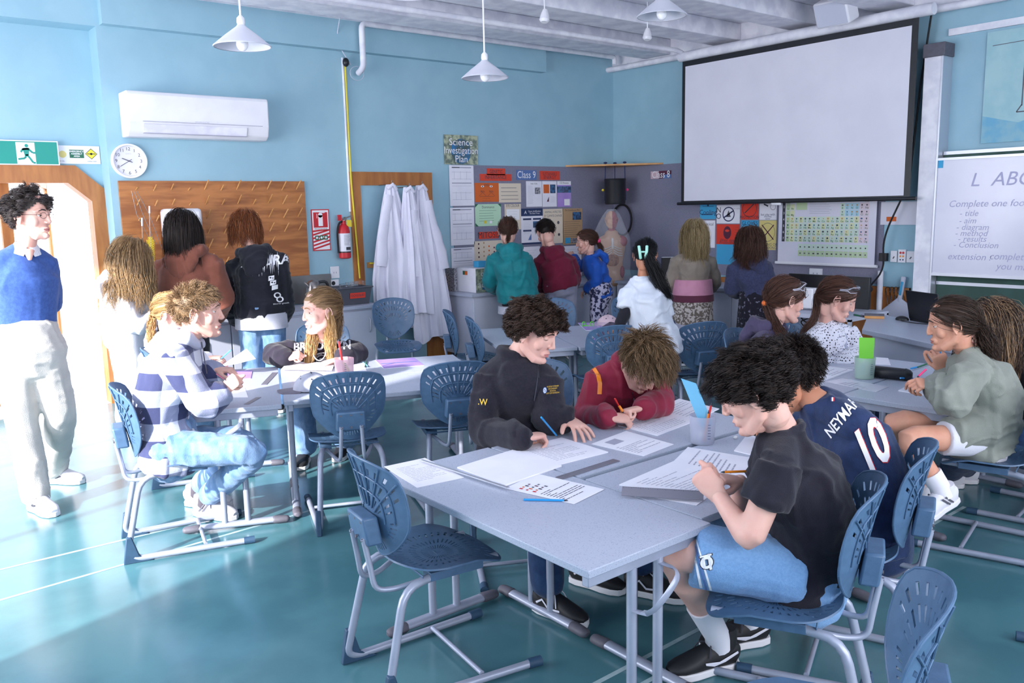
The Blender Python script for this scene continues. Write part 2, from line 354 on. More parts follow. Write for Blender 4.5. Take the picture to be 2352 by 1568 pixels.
# doorway 2: blocked by a blue panel, coats hang on it
D2 = struct(empty('door_2', (4.8, YB, 0)))
o = [A(4.29, YB - .03, 0), A(4.29, YB - .03, 2.11), A(5.31, YB - .03, 2.11), A(5.31, YB - .03, 0)]
ii = [A(4.41, YB - .03, 0), A(4.41, YB - .03, 1.97), A(5.17, YB - .03, 1.97), A(5.17, YB - .03, 0)]
frame_poly(o, ii, A(0, .029, 0), 'pine_frame').build('door_frame', D2, smooth=False)
MB().box((4.41, YB - .012, 0), (5.17, YB - .002, 1.97), 'blue_wall').build('door_panel', D2, smooth=False)
bb = MB(); bb.box((4.45, YB - .03, 1.1), (4.52, YB - .012, 1.16), 'pale_pine'); bb.tube([A(4.48, YB - .03, 1.15), A(4.48, YB - .07, 1.15), A(4.58, YB - .07, 1.15)], .009, 'yellow', smooth=.01); bb.build('door_handle', D2)
# grey pin board over both walls
tag(MB().box((5.6, YB - .01, .8), (XR - .01, YB - .001, 2.2), 'grey_board').build('pin_board', smooth=False), 'grey fabric pin board on the back wall full of posters', 'notice board')
tag(MB().box((XR - .01, 4.25, .86), (XR - .001, YB - .01, 2.2), 'grey_board').build('pin_board', smooth=False), 'grey fabric pin board on the right wall behind the projector screen', 'notice board')

# ---------------- chairs ----------------
def shell(W, H, hub, outline, bands, curve, m, th=.006, NT=96, NR=26, slotpitch=3, part=None):
    """moulded plastic shell: polar grid round hub, slots cut by leaving quads out; outline(theta)->radius; curve(x, y)->xyz"""
    v = []; f = []
    tt = [i / NR for i in range(NR + 1)]
    for i in range(NR + 1):
        for j in range(NT):
            a = 2 * math.pi * j / NT; r = outline(a) * tt[i]; v.append((hub[0] + r * math.cos(a), hub[1] + r * math.sin(a)))
    v = np.array(v)
    def hole(i, j):
        t = (i + .5) / NR; a = 2 * math.pi * (j + .5) / NT
        for (t0, t1, a0, a1) in bands:
            if t0 <= t <= t1 and a0 <= a <= a1 and j % slotpitch == 0: return True
        return False
    for i in range(NR):
        for j in range(NT):
            if i == 0: continue
            if not hole(i, j): k = (j + 1) % NT; f.append((i * NT + j, i * NT + k, (i + 1) * NT + k, (i + 1) * NT + j))
    f.append(tuple(NT + j for j in range(NT)))
    top = np.array([curve(x, y) for x, y in v]); me = bpy.data.meshes.new('s'); me.from_pydata(top.tolist(), [], f)
    ob = bpy.data.objects.new('s', me); COL.objects.link(ob)
    s = ob.modifiers.new('s', 'SOLIDIFY'); s.thickness = th; s.offset = 0
    e = ob.evaluated_get(bpy.context.evaluated_depsgraph_get()); m2 = bpy.data.meshes.new_from_object(e)
    vv = np.array([x.co[:] for x in m2.vertices]); ff = [tuple(p.vertices) for p in m2.polygons]
    bpy.data.objects.remove(ob); bpy.data.meshes.remove(me); bpy.data.meshes.remove(m2)
    return vv, ff
PI = math.pi
BO = [(0, .238), (.06, .234), (.12, .222), (.158, .206), (.174, .190), (.184, .15), (.186, .10), (.180, .04), (.164, -.015), (.135, -.06), (.09, -.1), (.045, -.12), (0, -.127)]
BA = np.array([math.atan2(y, x) for x, y in BO][::-1]); BR = np.array([math.hypot(x, y) for x, y in BO][::-1])
def back_outline(a):           # shield: broad gently arched top with corners, narrow round bottom
    a = math.atan2(math.sin(a), abs(math.cos(a))); return float(np.interp(a, BA, BR))
def back_curve(x, y):          # x across, y up from hub ; chair faces +x
    taper = 1 - .22 * max(0, -y / .12)
    yy = x * taper; bow = 2.3 * x * x
    lean = -.20 * y - .35 * max(0, y - .12) ** 2 * 2
    return (-.215 + bow * .8 - .02 + lean, yy, .60 + y)
def seat_outline(a):
    c, s = math.cos(a), math.sin(a); p = 3.4; w = .20; h = .195
    return 1 / ((abs(c) / h) ** p + (abs(s) / w) ** p) ** (1 / p)
def seat_curve(x, y):
    narrow = 1 - .25 * max(0, -(x + .06) / .14) ** 1.5
    z = .432 - .03 * max(0, (x - .08) / .12) ** 2 * (1 + 0 * y) + .55 * (y ** 2) * (1 if x < 0.05 else max(-.4, 1 - (x - .05) * 12)) - .012 * math.exp(-(x * x + y * y) / .02) + .03 * max(0, (-x - .1) / .1) ** 2
    return (x, y * narrow, z)
def chair_proto():
    r = empty('student_chair')
    seatb = [(.36, .46, 0, 7), (.56, .70, 0, 7), (.78, .90, .0, .9), (.78, .90, 2.2, 4.1), (.78, .90, 5.4, 7), (.16, .26, 0, 7)]
    v, f = shell(0, 0, (0, 0), seat_outline, seatb, seat_curve, 'chair_blue', NT=108)
    b = MB().add(v, f, 'chair_blue'); st = b.build('seat', r)
    ribs = MB()
    for i in (-1, 1): ribs.box((-.1, i * .12 - .03, .395), (.1, i * .12 + .03, .425), 'chair_blue')
    for k in range(5): ribs.box((-.13 + k * .06, -.15, .415), (-.126 + k * .06, .15, .424), 'chair_blue')
    ribs.build('seat_mount', r, bevel=.004)
    bb = [(.30, .44, .5, 2.65), (.52, .70, .32, 2.85), (.78, .90, .5, 2.64), (.6, .8, -.1 + 2 * PI, 7), (.55, .85, 4.0, 5.4), (.6, .78, 3.0, 3.5)]
    v, f = shell(0, 0, (0, 0), back_outline, bb, back_curve, 'chair_blue', NT=120)
    b = MB().add(v, f, 'chair_blue')
    for a in [PI / 2 + k * .27 for k in (-3, -2, -1, 0, 1, 2, 3)]:   # raised ribs on the outside
        pts = [A(*back_curve(back_outline(a) * t * math.cos(a), back_outline(a) * t * math.sin(a))) - A(.006, 0, 0) for t in np.linspace(.25, .97, 7)]; b.tube(pts, .0035, 'chair_blue', n=6)
    for t in (.5, .74):
        pts = [A(*back_curve(back_outline(a) * t * math.cos(a), back_outline(a) * t * math.sin(a))) - A(.006, 0, 0) for a in np.linspace(.1, PI - .1, 17)]; b.tube(pts, .003, 'chair_blue', n=6)
    pts = [A(*back_curve(back_outline(a) * math.cos(a), back_outline(a) * math.sin(a))) for a in np.linspace(0, 2 * PI, 60)]; b.tube(pts, .0045, 'chair_blue', n=8)
    b.build('backrest', r)
    # bracket block behind the hub
    q = MB(); q.prism([A(-.285, -.075, .535), A(-.285, .075, .535), A(-.30, .07, .635), A(-.30, -.07, .635)], A(.055, 0, 0), 'chair_blue'); q = q.build('back_bracket', r, bevel=.008)
    sc = None
    for y in (-.05, 0, .05):
        for z in (.555, .62): MB().lathe((-.292, y, z), [(.006, 0), (.006, -.006)], 'cap_grey', n=8, ax=(1, 0, 0)).build('screw', q)
    for s in (-1, 1):
        fr = MB(); y0 = s * .17; y1 = s * .185
        fr.tube([A(.17, s * .12, .41), A(-.06, s * .125, .405), A(-.20, s * .155, .40), A(-.285, s * .18, .04), A(-.24, y1, .018), A(.27, s * .215, .018)], .0145, 'steel_paint', n=12, smooth=.09)
        fo = fr.build('leg', r)
        c1 = MB(); c1.tube([A(.235, s * .212, .018), A(.285, s * .217, .018)], .0185, 'chair_boot', n=12); c1.build('end_cap', fo)
        c2 = MB(); c2.prism([A(-.305, y1 - .012, .0), A(-.17, y1 - .012, .0), A(-.235, y1 - .012, .035), A(-.262, y1 - .012, .13), A(-.285, y1 - .012, .13)], A(0, .026, 0), 'chair_boot'); c2.build('foot_boot', fo, bevel=.004)
        u = MB(); u.tube([A(-.29, s * .05, .56), A(-.272, s * .055, .45), A(-.262, s * .06, .375), A(-.20, s * .075, .368), A(-.10, s * .115, .395)], .0095, 'steel_paint', n=10, smooth=.04); u.build('back_support', r)
    MB().tube([A(.06, -.19, .03), A(.06, .19, .03)], .009, 'steel_paint').build('crossbar', r)
    return r
CHAIR = chair_proto(); CH_N = [0]
def chair(x, y, deg, label, group='blue moulded student chairs'):
    c = CHAIR if CH_N[0] == 0 else copy_tree(CHAIR); CH_N[0] += 1
    c.location = (x, y, 0); c.rotation_euler = (0, 0, R_(deg)); c.scale = (1.06, 1.06, 1.04); return tag(c, label, 'chair', group)
# ---------------- tables ----------------
TW, TD, TH = 1.19, .55, .68
def table_proto():
    r = empty('school_table')
    b = MB(); b.box((-TW / 2, -TD / 2, TH - .026), (TW / 2, TD / 2, TH - .001), 'laminate_edge'); b.build('tabletop_edge', r, bevel=.003)
    b = MB(); b.box((-TW / 2 + .001, -TD / 2 + .001, TH - .002), (TW / 2 - .001, TD / 2 - .001, TH), 'laminate'); b.build('tabletop', r, smooth=False)
    rl = MB()
    for s in (-1, 1):
        rl.box((-TW / 2 + .05, s * .17 - .012, TH - .066), (TW / 2 - .05, s * .17 + .012, TH - .026), 'steel_paint')
        rl.box((s * (TW / 2 - .035) - .014, -TD / 2 + .02, TH - .066), (s * (TW / 2 - .035) + .014, TD / 2 - .02, TH - .026), 'steel_paint')
    rl.build('frame_rail', r, bevel=.003)
    for s in (-1, 1):
        x = s * (TW / 2 - .035)
        for y in (-.06, .06): MB().tube([A(x, y, TH - .06), A(x, y, .03)], .016, 'steel_paint', n=14).build('leg', r)
        f = MB().loft([A(x, -.22, .028), A(x, .22, .028)], [(.024, .017)] * 2, 'steel_paint', lat=A(1, 0, 0), n=14, domed=False).build('foot_bar', r)
        for q in (-1, 1): MB().loft([A(x, q * .2, .027), A(x, q * .262, .024)], [(.027, .021), (.025, .019)], 'cap_grey', lat=A(1, 0, 0), n=14).build('end_cap', f)
    hk = MB(); x = TW / 2 - .03
    pts = rounded([A(x, .06, .60), A(x + .09, .06, .60), A(x + .10, -.02, .55), A(x + .07, -.06, .49), A(x, -.06, .48)], .05)
    hk.loft(pts, [(.003, .012)] * len(pts), 'steel_paint', lat=A(1, .0, .3), n=8, domed=False); hk.build('bag_hook', r)
    return r
TABLE = table_proto(); TB_N = [0]
def table(x, y, deg, label, group='grey laminate school tables'):
    c = TABLE if TB_N[0] == 0 else copy_tree(TABLE); TB_N[0] += 1
    c.location = (x, y, 0); c.rotation_euler = (0, 0, R_(deg)); return tag(c, label, 'table', group)
table(1.84, 2.22, 90 + 180, 'grey speckled school table standing nearest the camera with empty corner')
table(2.72, 2.53, 0, 'grey school table in front of the two writing boys in fleece and maroon jackets')
table(2.72, 1.945, 180, 'grey school table in front of the boy in black t-shirt')
lu = N(A(.923, -.385, 0)); lv = N(A(.385, .923, 0)); la = math.degrees(math.atan2(lu[1], lu[0]))
def at_l(o, a, b_): return o + lu * a + lv * b_
q = at_l(A(1.84, 4.30, 0), TW / 2, TD / 2); table(q[0], q[1], la, 'grey school table with light cap at left cluster, front of two side by side')
q = at_l(A(1.84, 4.30, 0), TW / 2, TD * 1.5 + .005); table(q[0], q[1], la, 'grey school table in front of seated girl with printed black sweatshirt')
q = at_l(A(1.80, 4.24, 0), -TD / 2, TW / 2); table(q[0], q[1], la + 90 + 180, 'grey school table the boy in checked hoodie leans on')
fu = N(A(.906, -.423, 0)); fv = N(A(.423, .906, 0)); fa = math.degrees(math.atan2(fu[1], fu[0]))
def at_f(o, a, b_): return o + fu * a + fv * b_
F0 = A(4.19, 4.42, 0)
q = at_f(F0, TW / 2, TD / 2); table(q[0], q[1], fa, 'grey school table behind the writing boys with folded cap')
q = at_f(F0, TW / 2, TD * 1.5 + .005); table(q[0], q[1], fa, 'grey school table farthest back in the middle cluster')
q = at_f(F0, -TD / 2 - .01, TW / 2 + .03); table(q[0], q[1], fa + 90, 'grey school table end-on at left of the middle cluster')
for i in range(2): table(4.07 + TW / 2 + .05 * (1 - i), 2.07 + i * .56, 3, ['grey school table in front of girl in grey-green sweatshirt', 'grey school table with open book under girl in purple hoodie'][i])
# chairs in view
chair(1.63, 2.50, -7, 'empty blue slotted chair in the left foreground, tucked sideways at nearest table')
chair(2.15, 4.18, la + 90, 'empty blue chair seen from behind beside the light cap on table')
chair(2.74, 4.02, la + 90, 'empty blue chair seen from behind at right end of left cluster')
q = PZ(928, 812, .43); chair(q[0] + .12, q[1] + .3, la - 90, 'empty blue chair at far side of left cluster before the lab coats')
chair(1.31, 4.41, la + 10, 'blue chair the boy in checked hoodie sits on')
chair(1.76, 5.50, la + 8, 'blue chair behind the boy in checked hoodie')
chair(2.75, 5.62, la - 90, 'blue chair under the girl in printed black sweatshirt')
chair(2.44, 3.00, -118, 'blue chair under the boy in black fleece')
chair(2.95, 3.18, -90, 'blue chair under the boy in maroon jacket')
q = PZ(1946, 1281, .62) + .28 * A(-.469, .883, 0) + RT * .075; chair(q[0], q[1], 118, 'blue chair under the boy in black t-shirt')
q = PZ(2082, 1178, .62) + .28 * A(-.407, .914, 0) + RT * .06; chair(q[0], q[1], 114, 'blue chair under the boy in football shirt')
chair(4.30, 1.64, 103, 'blue chair under the girl in grey-green sweatshirt')
chair(4.93, 1.60, 97, 'blue chair under the girl with long highlighted hair')
chair(4.66, 3.12, -85, 'blue chair under the girl in purple hoodie'); chair(5.22, 3.12, -85, 'blue chair under the woman in spotted blouse')
chair(4.92, 4.02, fa + 92, 'empty blue chair seen from behind right of maroon jacket boy')
chair(4.36, 4.36, fa + 90, 'blue chair the girl in white t-shirt leans on')
q = at_f(F0, .28, TD * 2 + .22); chair(q[0], q[1], fa - 88, 'blue chair back behind caps on the middle table')
q = at_f(F0, 1.0, TD * 2 + .2); chair(q[0], q[1], fa - 95, 'blue chair back below the pink hem of woman at counter')
q = PZ(1100, 835, .43); chair(4.18, 5.62, -34, 'blue chair seen edge-on left of middle cluster, the one nearer the lab coats')
chair(4.05, 5.12, -30, 'blue chair seen edge-on nearer the fleece boy')
q = PZ(2165, 1376, .84); chair(q[0] - .5 * .29, q[1] + .866 * .29, 119, 'empty blue chair cut off at bottom right corner')
chair(3.36, .78, 120, 'blue chair sliver at the right edge of the picture')
# ---------------- fixed things on the walls, counters and bench ----------------
def cabinet(label, lo, hi, side, nd, group=None, drawers=0):
    r = empty('cabinet', ((lo[0] + hi[0]) / 2, (lo[1] + hi[1]) / 2, 0)); tag(r, label, 'cabinet', group)
    b = MB(); b.box((lo[0], lo[1], .08), (hi[0], hi[1], hi[2]), 'cabinet_grey'); b.box((lo[0] + .05, lo[1] + .05, 0), (hi[0] - .05, hi[1] - .05, .08), 'cap_grey'); b.build('carcass', r, smooth=False)
    for k in range(nd):
        d = MB(); h = MB(); z0, z1 = .1, hi[2] - .02
        if side == '-y':
            w = (hi[0] - lo[0]) / nd; x0 = lo[0] + k * w + .004; x1 = x0 + w - .008; y = lo[1]
            d.box((x0, y - .018, z0), (x1, y, z1), 'cabinet_grey'); hx = x0 + .07 if k % 2 else x1 - .07
            h.tube([A(hx, y - .018, z1 - .08), A(hx, y - .045, z1 - .1), A(hx, y - .045, z1 - .2), A(hx, y - .018, z1 - .22)], .006, 'aluminium', smooth=.02)
        else:
            w = (hi[1] - lo[1]) / nd; y0 = lo[1] + k * w + .004; y1 = y0 + w - .008; x = lo[0]
            d.box((x - .018, y0, z0), (x, y1, z1), 'cabinet_grey'); hy = y0 + .07 if k % 2 else y1 - .07
            h.tube([A(x - .018, hy, z1 - .08), A(x - .045, hy, z1 - .1), A(x - .045, hy, z1 - .2), A(x - .018, hy, z1 - .22)], .006, 'aluminium', smooth=.02)
        o = d.build('door', r, bevel=.002); h.build('handle', o)
    return r
def worktop(label, poly, z1=.78, th=.035):
    return tag(MB().prism([A(x, y, z1 - th) for x, y in poly], A(0, 0, th), 'laminate').build('worktop', smooth=False, bevel=.004), label, 'worktop')
g = 'grey cabinets under the wall counters'
for k in range(3):
    x0 = 1.98 + k * .74; cabinet(['grey cabinet under left counter nearest the doorway', 'grey cabinet under left counter behind brown hoodie', 'grey door cabinet under left counter beside the lab coats'][k], (x0, 7.42, 0), (x0 + .735, YB - .01, .745), '-y', 2 - (k == 2), g)
worktop('speckled grey worktop along back wall with kettle and goggle box', [(1.98, 7.38), (4.24, 7.38), (4.24, YB - .005), (1.98, YB - .005)])
for k in range(3):
    x0 = 5.42 + k * .93; cabinet(['pale grey cabinet under right back counter below the Science activity box', 'pale grey cabinet behind the maroon hoodie person', 'pale grey cabinet in the corner below the body model'][k], (x0, 7.42, 0), (x0 + .925, YB - .01, .745), '-y', 2, g)
for k in range(2):
    y0 = 4.75 + k * 1.3; cabinet(['grey cabinet on right wall beside navy hoodie person', 'grey cabinet on right wall behind the blonde woman'][k], (7.62, y0, 0), (XR - .02, y0 + 1.295, .745), '-x', 3, g)
worktop('speckled grey worktop running round the corner under both pin boards', [(5.38, 7.38), (7.58, 7.38), (7.58, 4.7), (XR - .03, 4.7), (XR - .03, YB - .012), (5.38, YB - .012)])
# teacher bench
t0, t1, t2 = PZ(1948, 757, .74), PZ(2352, 845, .74), PZ(1970, 720, .74)
bd = N(t1 - t0); bp = N(np.cross(A(0, 0, 1), bd)) * -1; bp = bp if bp[0] > 0 else -bp
r = empty('teacher_bench', (t0[0], t0[1], 0)); tag(r, 'long grey speckled demonstration bench carrying the laptop', 'bench')
L = 2.6; a0 = t0 + bp * .12; pc = [a0, a0 + bd * L, a0 + bd * L + bp * .85, a0 - bd * .80 + bp * .64]
MB().prism([p * A(1, 1, 0) + A(0, 0, .70) for p in pc], A(0, 0, .04), 'laminate').build('bench_top', r, smooth=False, bevel=.006)
pi_ = [a0 + bd * .06 + bp * .05, a0 + bd * (L - .05) + bp * .05, a0 + bd * (L - .05) + bp * .7, a0 - bd * .68 + bp * .6]
MB().prism([p * A(1, 1, 0) for p in pi_], A(0, 0, .70), 'cabinet_grey').build('bench_body', r, smooth=False)
# laptop, mouse, duster, pens on the bench
def on(px, py, z): return PZ(px, py, z)
p = on(2125, 742, .74); r = empty('laptop', p); tag(r, 'open black laptop seen from behind on the demonstration bench', 'laptop')
n_ = N(np.cross(bd, A(0, 0, 1))); n_ = n_ if n_ @ bp > 0 else -n_
MB().obox(p + bp * .12 + A(0, 0, .009), bd, bp, A(0, 0, 1), (.18, .12, .008), 'black_plastic').build('laptop_base', r, bevel=.003)
up = N(A(0, 0, 1) - bp * .22); MB().obox(p + up * .12 + A(0, 0, .015), bd, np.cross(up, bd), up, (.18, .004, .118), 'black_plastic').build('laptop_screen', r, bevel=.003)
p = on(2072, 735, .74); tag(MB().ball(p + A(0, 0, .005), (.034, .055, .03), 'black_plastic').build('computer_mouse'), 'black computer mouse beside the laptop', 'mouse')
tag(MB().tube([p + A(0, 0, .01), p + bd * .05 + A(0, 0, .005) - bp * .06, p + bd * .2 + A(0, 0, .005) - bp * .05, p + bd * .3 + A(0, 0, .006)], .003, 'black_rubber', smooth=.04).build('mouse_cable'), 'thin black mouse cable looping before the laptop', 'cable')
p = on(2008, 731, .74); r = empty('board_duster', p); tag(r, 'wooden blackboard duster on the demonstration bench', 'duster')
MB().obox(p + A(0, 0, .012), A(.5, -.85, 0), A(.85, .5, 0), A(0, 0, 1), (.075, .028, .012), 'pale_pine').build('handle', r, bevel=.003); MB().obox(p + A(0, 0, .03), A(.5, -.85, 0), A(.85, .5, 0), A(0, 0, 1), (.075, .028, .008), 'cap_grey').build('felt', r, bevel=.002)
for q, m, l in (((1972, 727), 'dark_green', 'green whiteboard marker on the demonstration bench'), ((1988, 729), 'navy_ink', 'blue whiteboard marker beside the duster')):
    p = on(*q, .74) + A(0, 0, .009); r = empty('marker_pen', p); tag(r, l, 'marker', 'markers on the bench'); MB().tube([p - bd * .06, p + bd * .03], .008, m).build('barrel', r); MB().tube([p + bd * .03, p + bd * .065], .009, 'cap_grey').build('cap', r)
# dustpan and tongs on the dado behind
p = PX(2065, 700, XR - .05); r = empty('dustpan', p); tag(r, 'large pale blue dustpan with upright handle hanging on pine dado', 'dustpan')
MB().loft([p + A(0, -.02, -.28), p + A(0, 0, -.05), p + A(0, .0, .06)], [(.24, .015), (.17, .012), (.03, .012)], 'sky_card' if 0 else 'cabinet_grey', lat=A(0, 1, 0), n=20).build('pan', r)
MB().loft([p + A(0, 0, .04), p + A(0, -.02, .16), p + A(0, -.03, .27)], [(.025, .014), (.022, .014), (.026, .014)], 'cabinet_grey', lat=A(0, 1, 0)).build('handle', r)
MB().loft([p + A(-.015, -.01, .1), p + A(-.015, -.027, .23)], [(.012, .003)] * 2, 'sky_card', lat=A(0, 1, 0)).build('grip', r)
for k in range(4):
    p = PX(2040 + k * 9, 668, XR - .05) ; pts = [p + A(0, 0, .01) + A(0, .028 * math.cos(t), .03 * math.sin(t)) for t in np.linspace(-.6, 3.7, 12)]; pts = [p + A(-.0, -.02 - k * .01, -.20)] + pts[:] + [p + A(0, -.03 - k * .01, -.2)]
    tag(MB().tube(pts, .004, 'chrome', n=6).build('crucible_tongs'), ['leftmost steel crucible tongs on the pine dado', 'second steel crucible tongs from the left on pine dado', 'third steel crucible tongs from the left on pine dado', 'steel crucible tongs nearest the dustpan'][k], 'tongs', 'crucible tongs on the dado')
# computer monitor / dark unit by the right wall
p = PX(1800, 760, 7.5); r = empty('equipment_trolley', (7.3, 4.35, 0)); tag(r, 'grey trolley unit with dark screen panel below periodic table', 'trolley')
b = MB(); b.box((7.2, 4.0, .05), (7.9, 4.65, .12), 'cabinet_grey'); b.box((7.2, 4.0, .60), (7.9, 4.65, .64), 'cabinet_grey')
for y in (4.0, 4.62):
    for x in (7.2, 7.87): b.box((x, y, .05), (x + .03, y + .03, .62), 'cabinet_grey')
b.build('frame', r, smooth=False)
q0, q1 = PX(1862, 640, 7.7), PX(1990, 790, 7.7); MB().box((7.7, 4.1, .66), (7.74, 4.98, .97), 'black_plastic').build('dark_panel', r, bevel=.006); MB().box((7.68, 4.12, .69), (7.70, 4.96, .95), 'photo_grey').build('screen', r, smooth=False) if 0 else None
q = PX(1850, 705, 7.45); tag(MB().box((q[0] - .03, q[1] - .09, .66), (q[0] + .08, q[1] + .06, .86), 'white_plastic').build('power_supply_unit', bevel=.012), 'white power supply box beside the face of purple hoodie girl', 'power supply')
pts = [PX(px_, py_, 7.35) for px_, py_ in ((1840, 730), (1852, 742), (1870, 733), (1885, 745), (1868, 752), (1845, 748), (1838, 738), (1860, 729), (1890, 738))]
tag(MB().tube(pts, .006, 'black_rubber', smooth=.04).build('cable'), 'black cable coil between the two girls wearing goggles', 'cable')
# kettle, goggle box
p = PY(722, 697, 7.62); p[2] = .78; r = empty('kettle', p); tag(r, 'brushed steel electric kettle on the left counter', 'kettle')
MB().lathe(p, [(.082, 0), (.085, .02), (.08, .1), (.066, .2), (.058, .245), (.05, .255), (.015, .268)], 'steel').build('body', r); MB().lathe(p, [(.088, 0), (.088, .018)], 'black_plastic').build('base', r)
MB().tube([p + A(.05, 0, .24), p + A(.13, -.02, .25), p + A(.155, -.02, .18), p + A(.14, -.02, .05), p + A(.08, 0, .04)], .014, 'black_plastic', smooth=.05).build('handle', r)
MB().loft([p + A(-.05, -.01, .2), p + A(-.09, -.01, .245)], [(.025, .02), (.012, .008)], 'steel').build('spout', r)
p = PY(800, 695, 7.62); p[2] = .78; r = empty('storage_tub', p); tag(r, 'dark grey tub of safety goggles labelled GOGGLES on left counter', 'tub')
b = MB(); w0, d0, h0 = .17, .12, .17
ri = [[A(sx * (w0 + i * .03), sy * (d0 + i * .02), z) + p for sx, sy in ((-1, -1), (1, -1), (1, 1), (-1, 1))] for i, z in ((0, .0), (1, h0))]
rin = [[A(sx * (w0 - .008 + i * .03), sy * (d0 - .008 + i * .02), z) + p for sx, sy in ((-1, -1), (1, -1), (1, 1), (-1, 1))] for i, z in ((0, .01), (1, h0))]
v = ri[0] + ri[1] + rin[1] + rin[0]; f = [(3, 2, 1, 0)] + [(k * 4 + i, k * 4 + (i + 1) % 4, (k + 1) * 4 + (i + 1) % 4, (k + 1) * 4 + i) for k in range(3) for i in range(4)] + [(12, 13, 14, 15)]
b.add(v, f, 'cap_grey'); MATS['tub_grey'] = mat('tub_grey', '50525c', .5); b.m = ['tub_grey'] * len(b.m); b.build('tub', r, smooth=False)
b = MB(); b.tube([A(-.205, -.145, h0) + p, A(.205, -.145, h0) + p, A(.205, .145, h0) + p, A(-.205, .145, h0) + p, A(-.205, -.145, h0) + p], .009, 'tub_grey'); b.build('rim', r)
s = Sheet(p + A(-.05, -.136, .065), (1, 0, 0), N(A(0, -.02, .17)), .17, .055, 'red_card', th=.002); s.text(.085, .028, .034, 'GOGGLES', 'ink', bold=.012); s.build('tub_label', r)
for k, (dx, dy) in enumerate(((-.02, 0), (.07, .03), (.1, -.05))):
    c = p + A(dx, dy, .185 + .008 * k); q = MB(); q.loft([c + A(.07 * math.cos(t), .05 * math.sin(t), .006 * math.sin(2 * t)) for t in np.linspace(0, 3.4, 9)], [(.022, .003)] * 9, 'lens', lat=A(0, 0, 1)); tag(q.build('safety_goggles'), ['clear safety goggles at middle of the dark grey tub', 'clear safety goggles at back right of the grey tub', 'clear safety goggles on top of pile, front right of grey tub'][k], 'goggles', 'goggles in the tub')
# draining board sheet, stand behind kettle
tag(MB().box((3.55, YB - .05, .79), (4.0, YB - .02, 1.07), 'steel').build('splashback', smooth=False), 'steel splashback panel behind the kettle', 'splashback')
# power points
def socket(wall, px, py, w, h, label, knob=None):
    s = wsheet(wall, px - w / 2, py - h / 2, px + w / 2, py + h / 2, 'white_plastic', th=.018); ww, hh = s.w, s.h
    if knob: s.disc(ww / 2, hh / 2, min(ww, hh) * .3, knob)
    else: s.rect(ww * .3, hh * .4, ww * .08, hh * .15, 'faint_ink').rect(ww * .6, hh * .4, ww * .08, hh * .15, 'faint_ink')
    return tag(s.build('power_socket'), label, 'socket')
socket('B', 768, 625, 17, 28, 'white wall switch plate above goggle tub'); socket('B', 764, 650, 24, 18, 'white double power point with black plug behind goggle tub', 'black_plastic')
socket('B', 1018, 636, 12, 16, 'white socket beside the Science activity box'); socket('R', 1875, 627, 29, 20, 'white double socket under the periodic table poster')
s = wsheet('R', 2046, 576, 2062, 601, 'white_plastic', th=.012); s.line(s.w * .4, s.h * .3, s.w * .6, s.h * .5, .01, 'ink'); tag(s.build('power_socket'), 'white aerial plate left of coloured emergency switch plate', 'socket')
s = wsheet('R', 2083, 577, 2103, 602, 'white_plastic', th=.012); s.line(s.w * .4, s.h * .3, s.w * .6, s.h * .5, .01, 'ink'); tag(s.build('power_socket'), 'white plate right of the coloured switch plate, against white post', 'socket')
s = wsheet('R', 2064, 573, 2083, 602, 'white_plastic', th=.02)
for k, m in enumerate(('red', 'orange_pen', 'navy_ink')):
    for q in (.32, .68): s.disc(s.w * q, s.h * (.75 - k * .27), s.w * (.16 - k * .03), m, n=14)
tag(s.build('switch_plate'), 'white wall plate with rows of red, orange and blue buttons', 'switch')
# heat pump
a, c = PY(268, 310, YB), PY(590, 238, YB); x0, x1, z0, z1 = 2.10, 3.36, 2.38, 2.76
r = empty('heat_pump', (2.73, YB, 2.4)); tag(r, 'long white air conditioner unit mounted above the clock', 'air conditioner')
prof = [(0, z0), (.16, z0), (.205, z0 + .035), (.235, z0 + .12), (.24, z1 - .03), (.225, z1), (0, z1)]
MB().prism([A(x0, YB - y, z) for y, z in prof], A(x1 - x0, 0, 0), 'white_plastic').build('body', r, smooth=False, bevel=.012)
MB().prism([A(x0 + .12, YB - .212, z0 + .03), A(x0 + .12, YB - .238, z0 + .105), A(x1 - .22, YB - .238, z0 + .105), A(x1 - .22, YB - .212, z0 + .03)], A(0, -.006, 0), 'white_paint').build('flap', r, smooth=False, bevel=.003)
b = MB(); b.box((x0 + .12, YB - .244, z0 + .125), (x1 - .07, YB - .236, z0 + .129), 'faint_ink'); b.box((x0 + .12, YB - .232, z0 + .026), (x1 - .22, YB - .21, z0 + .031), 'faint_ink'); b.build('seam', r, smooth=False)
s = Sheet((x0 + .5, YB - .2405, z0 + .13), (1, 0, 0), (0, 0, 1), .26, .014, 'white_plastic', th=.0008); s.text(.13, .007, .013, 'MITSUBISHI ELECTRIC', 'faint_ink'); s.build('brand_lettering', r)
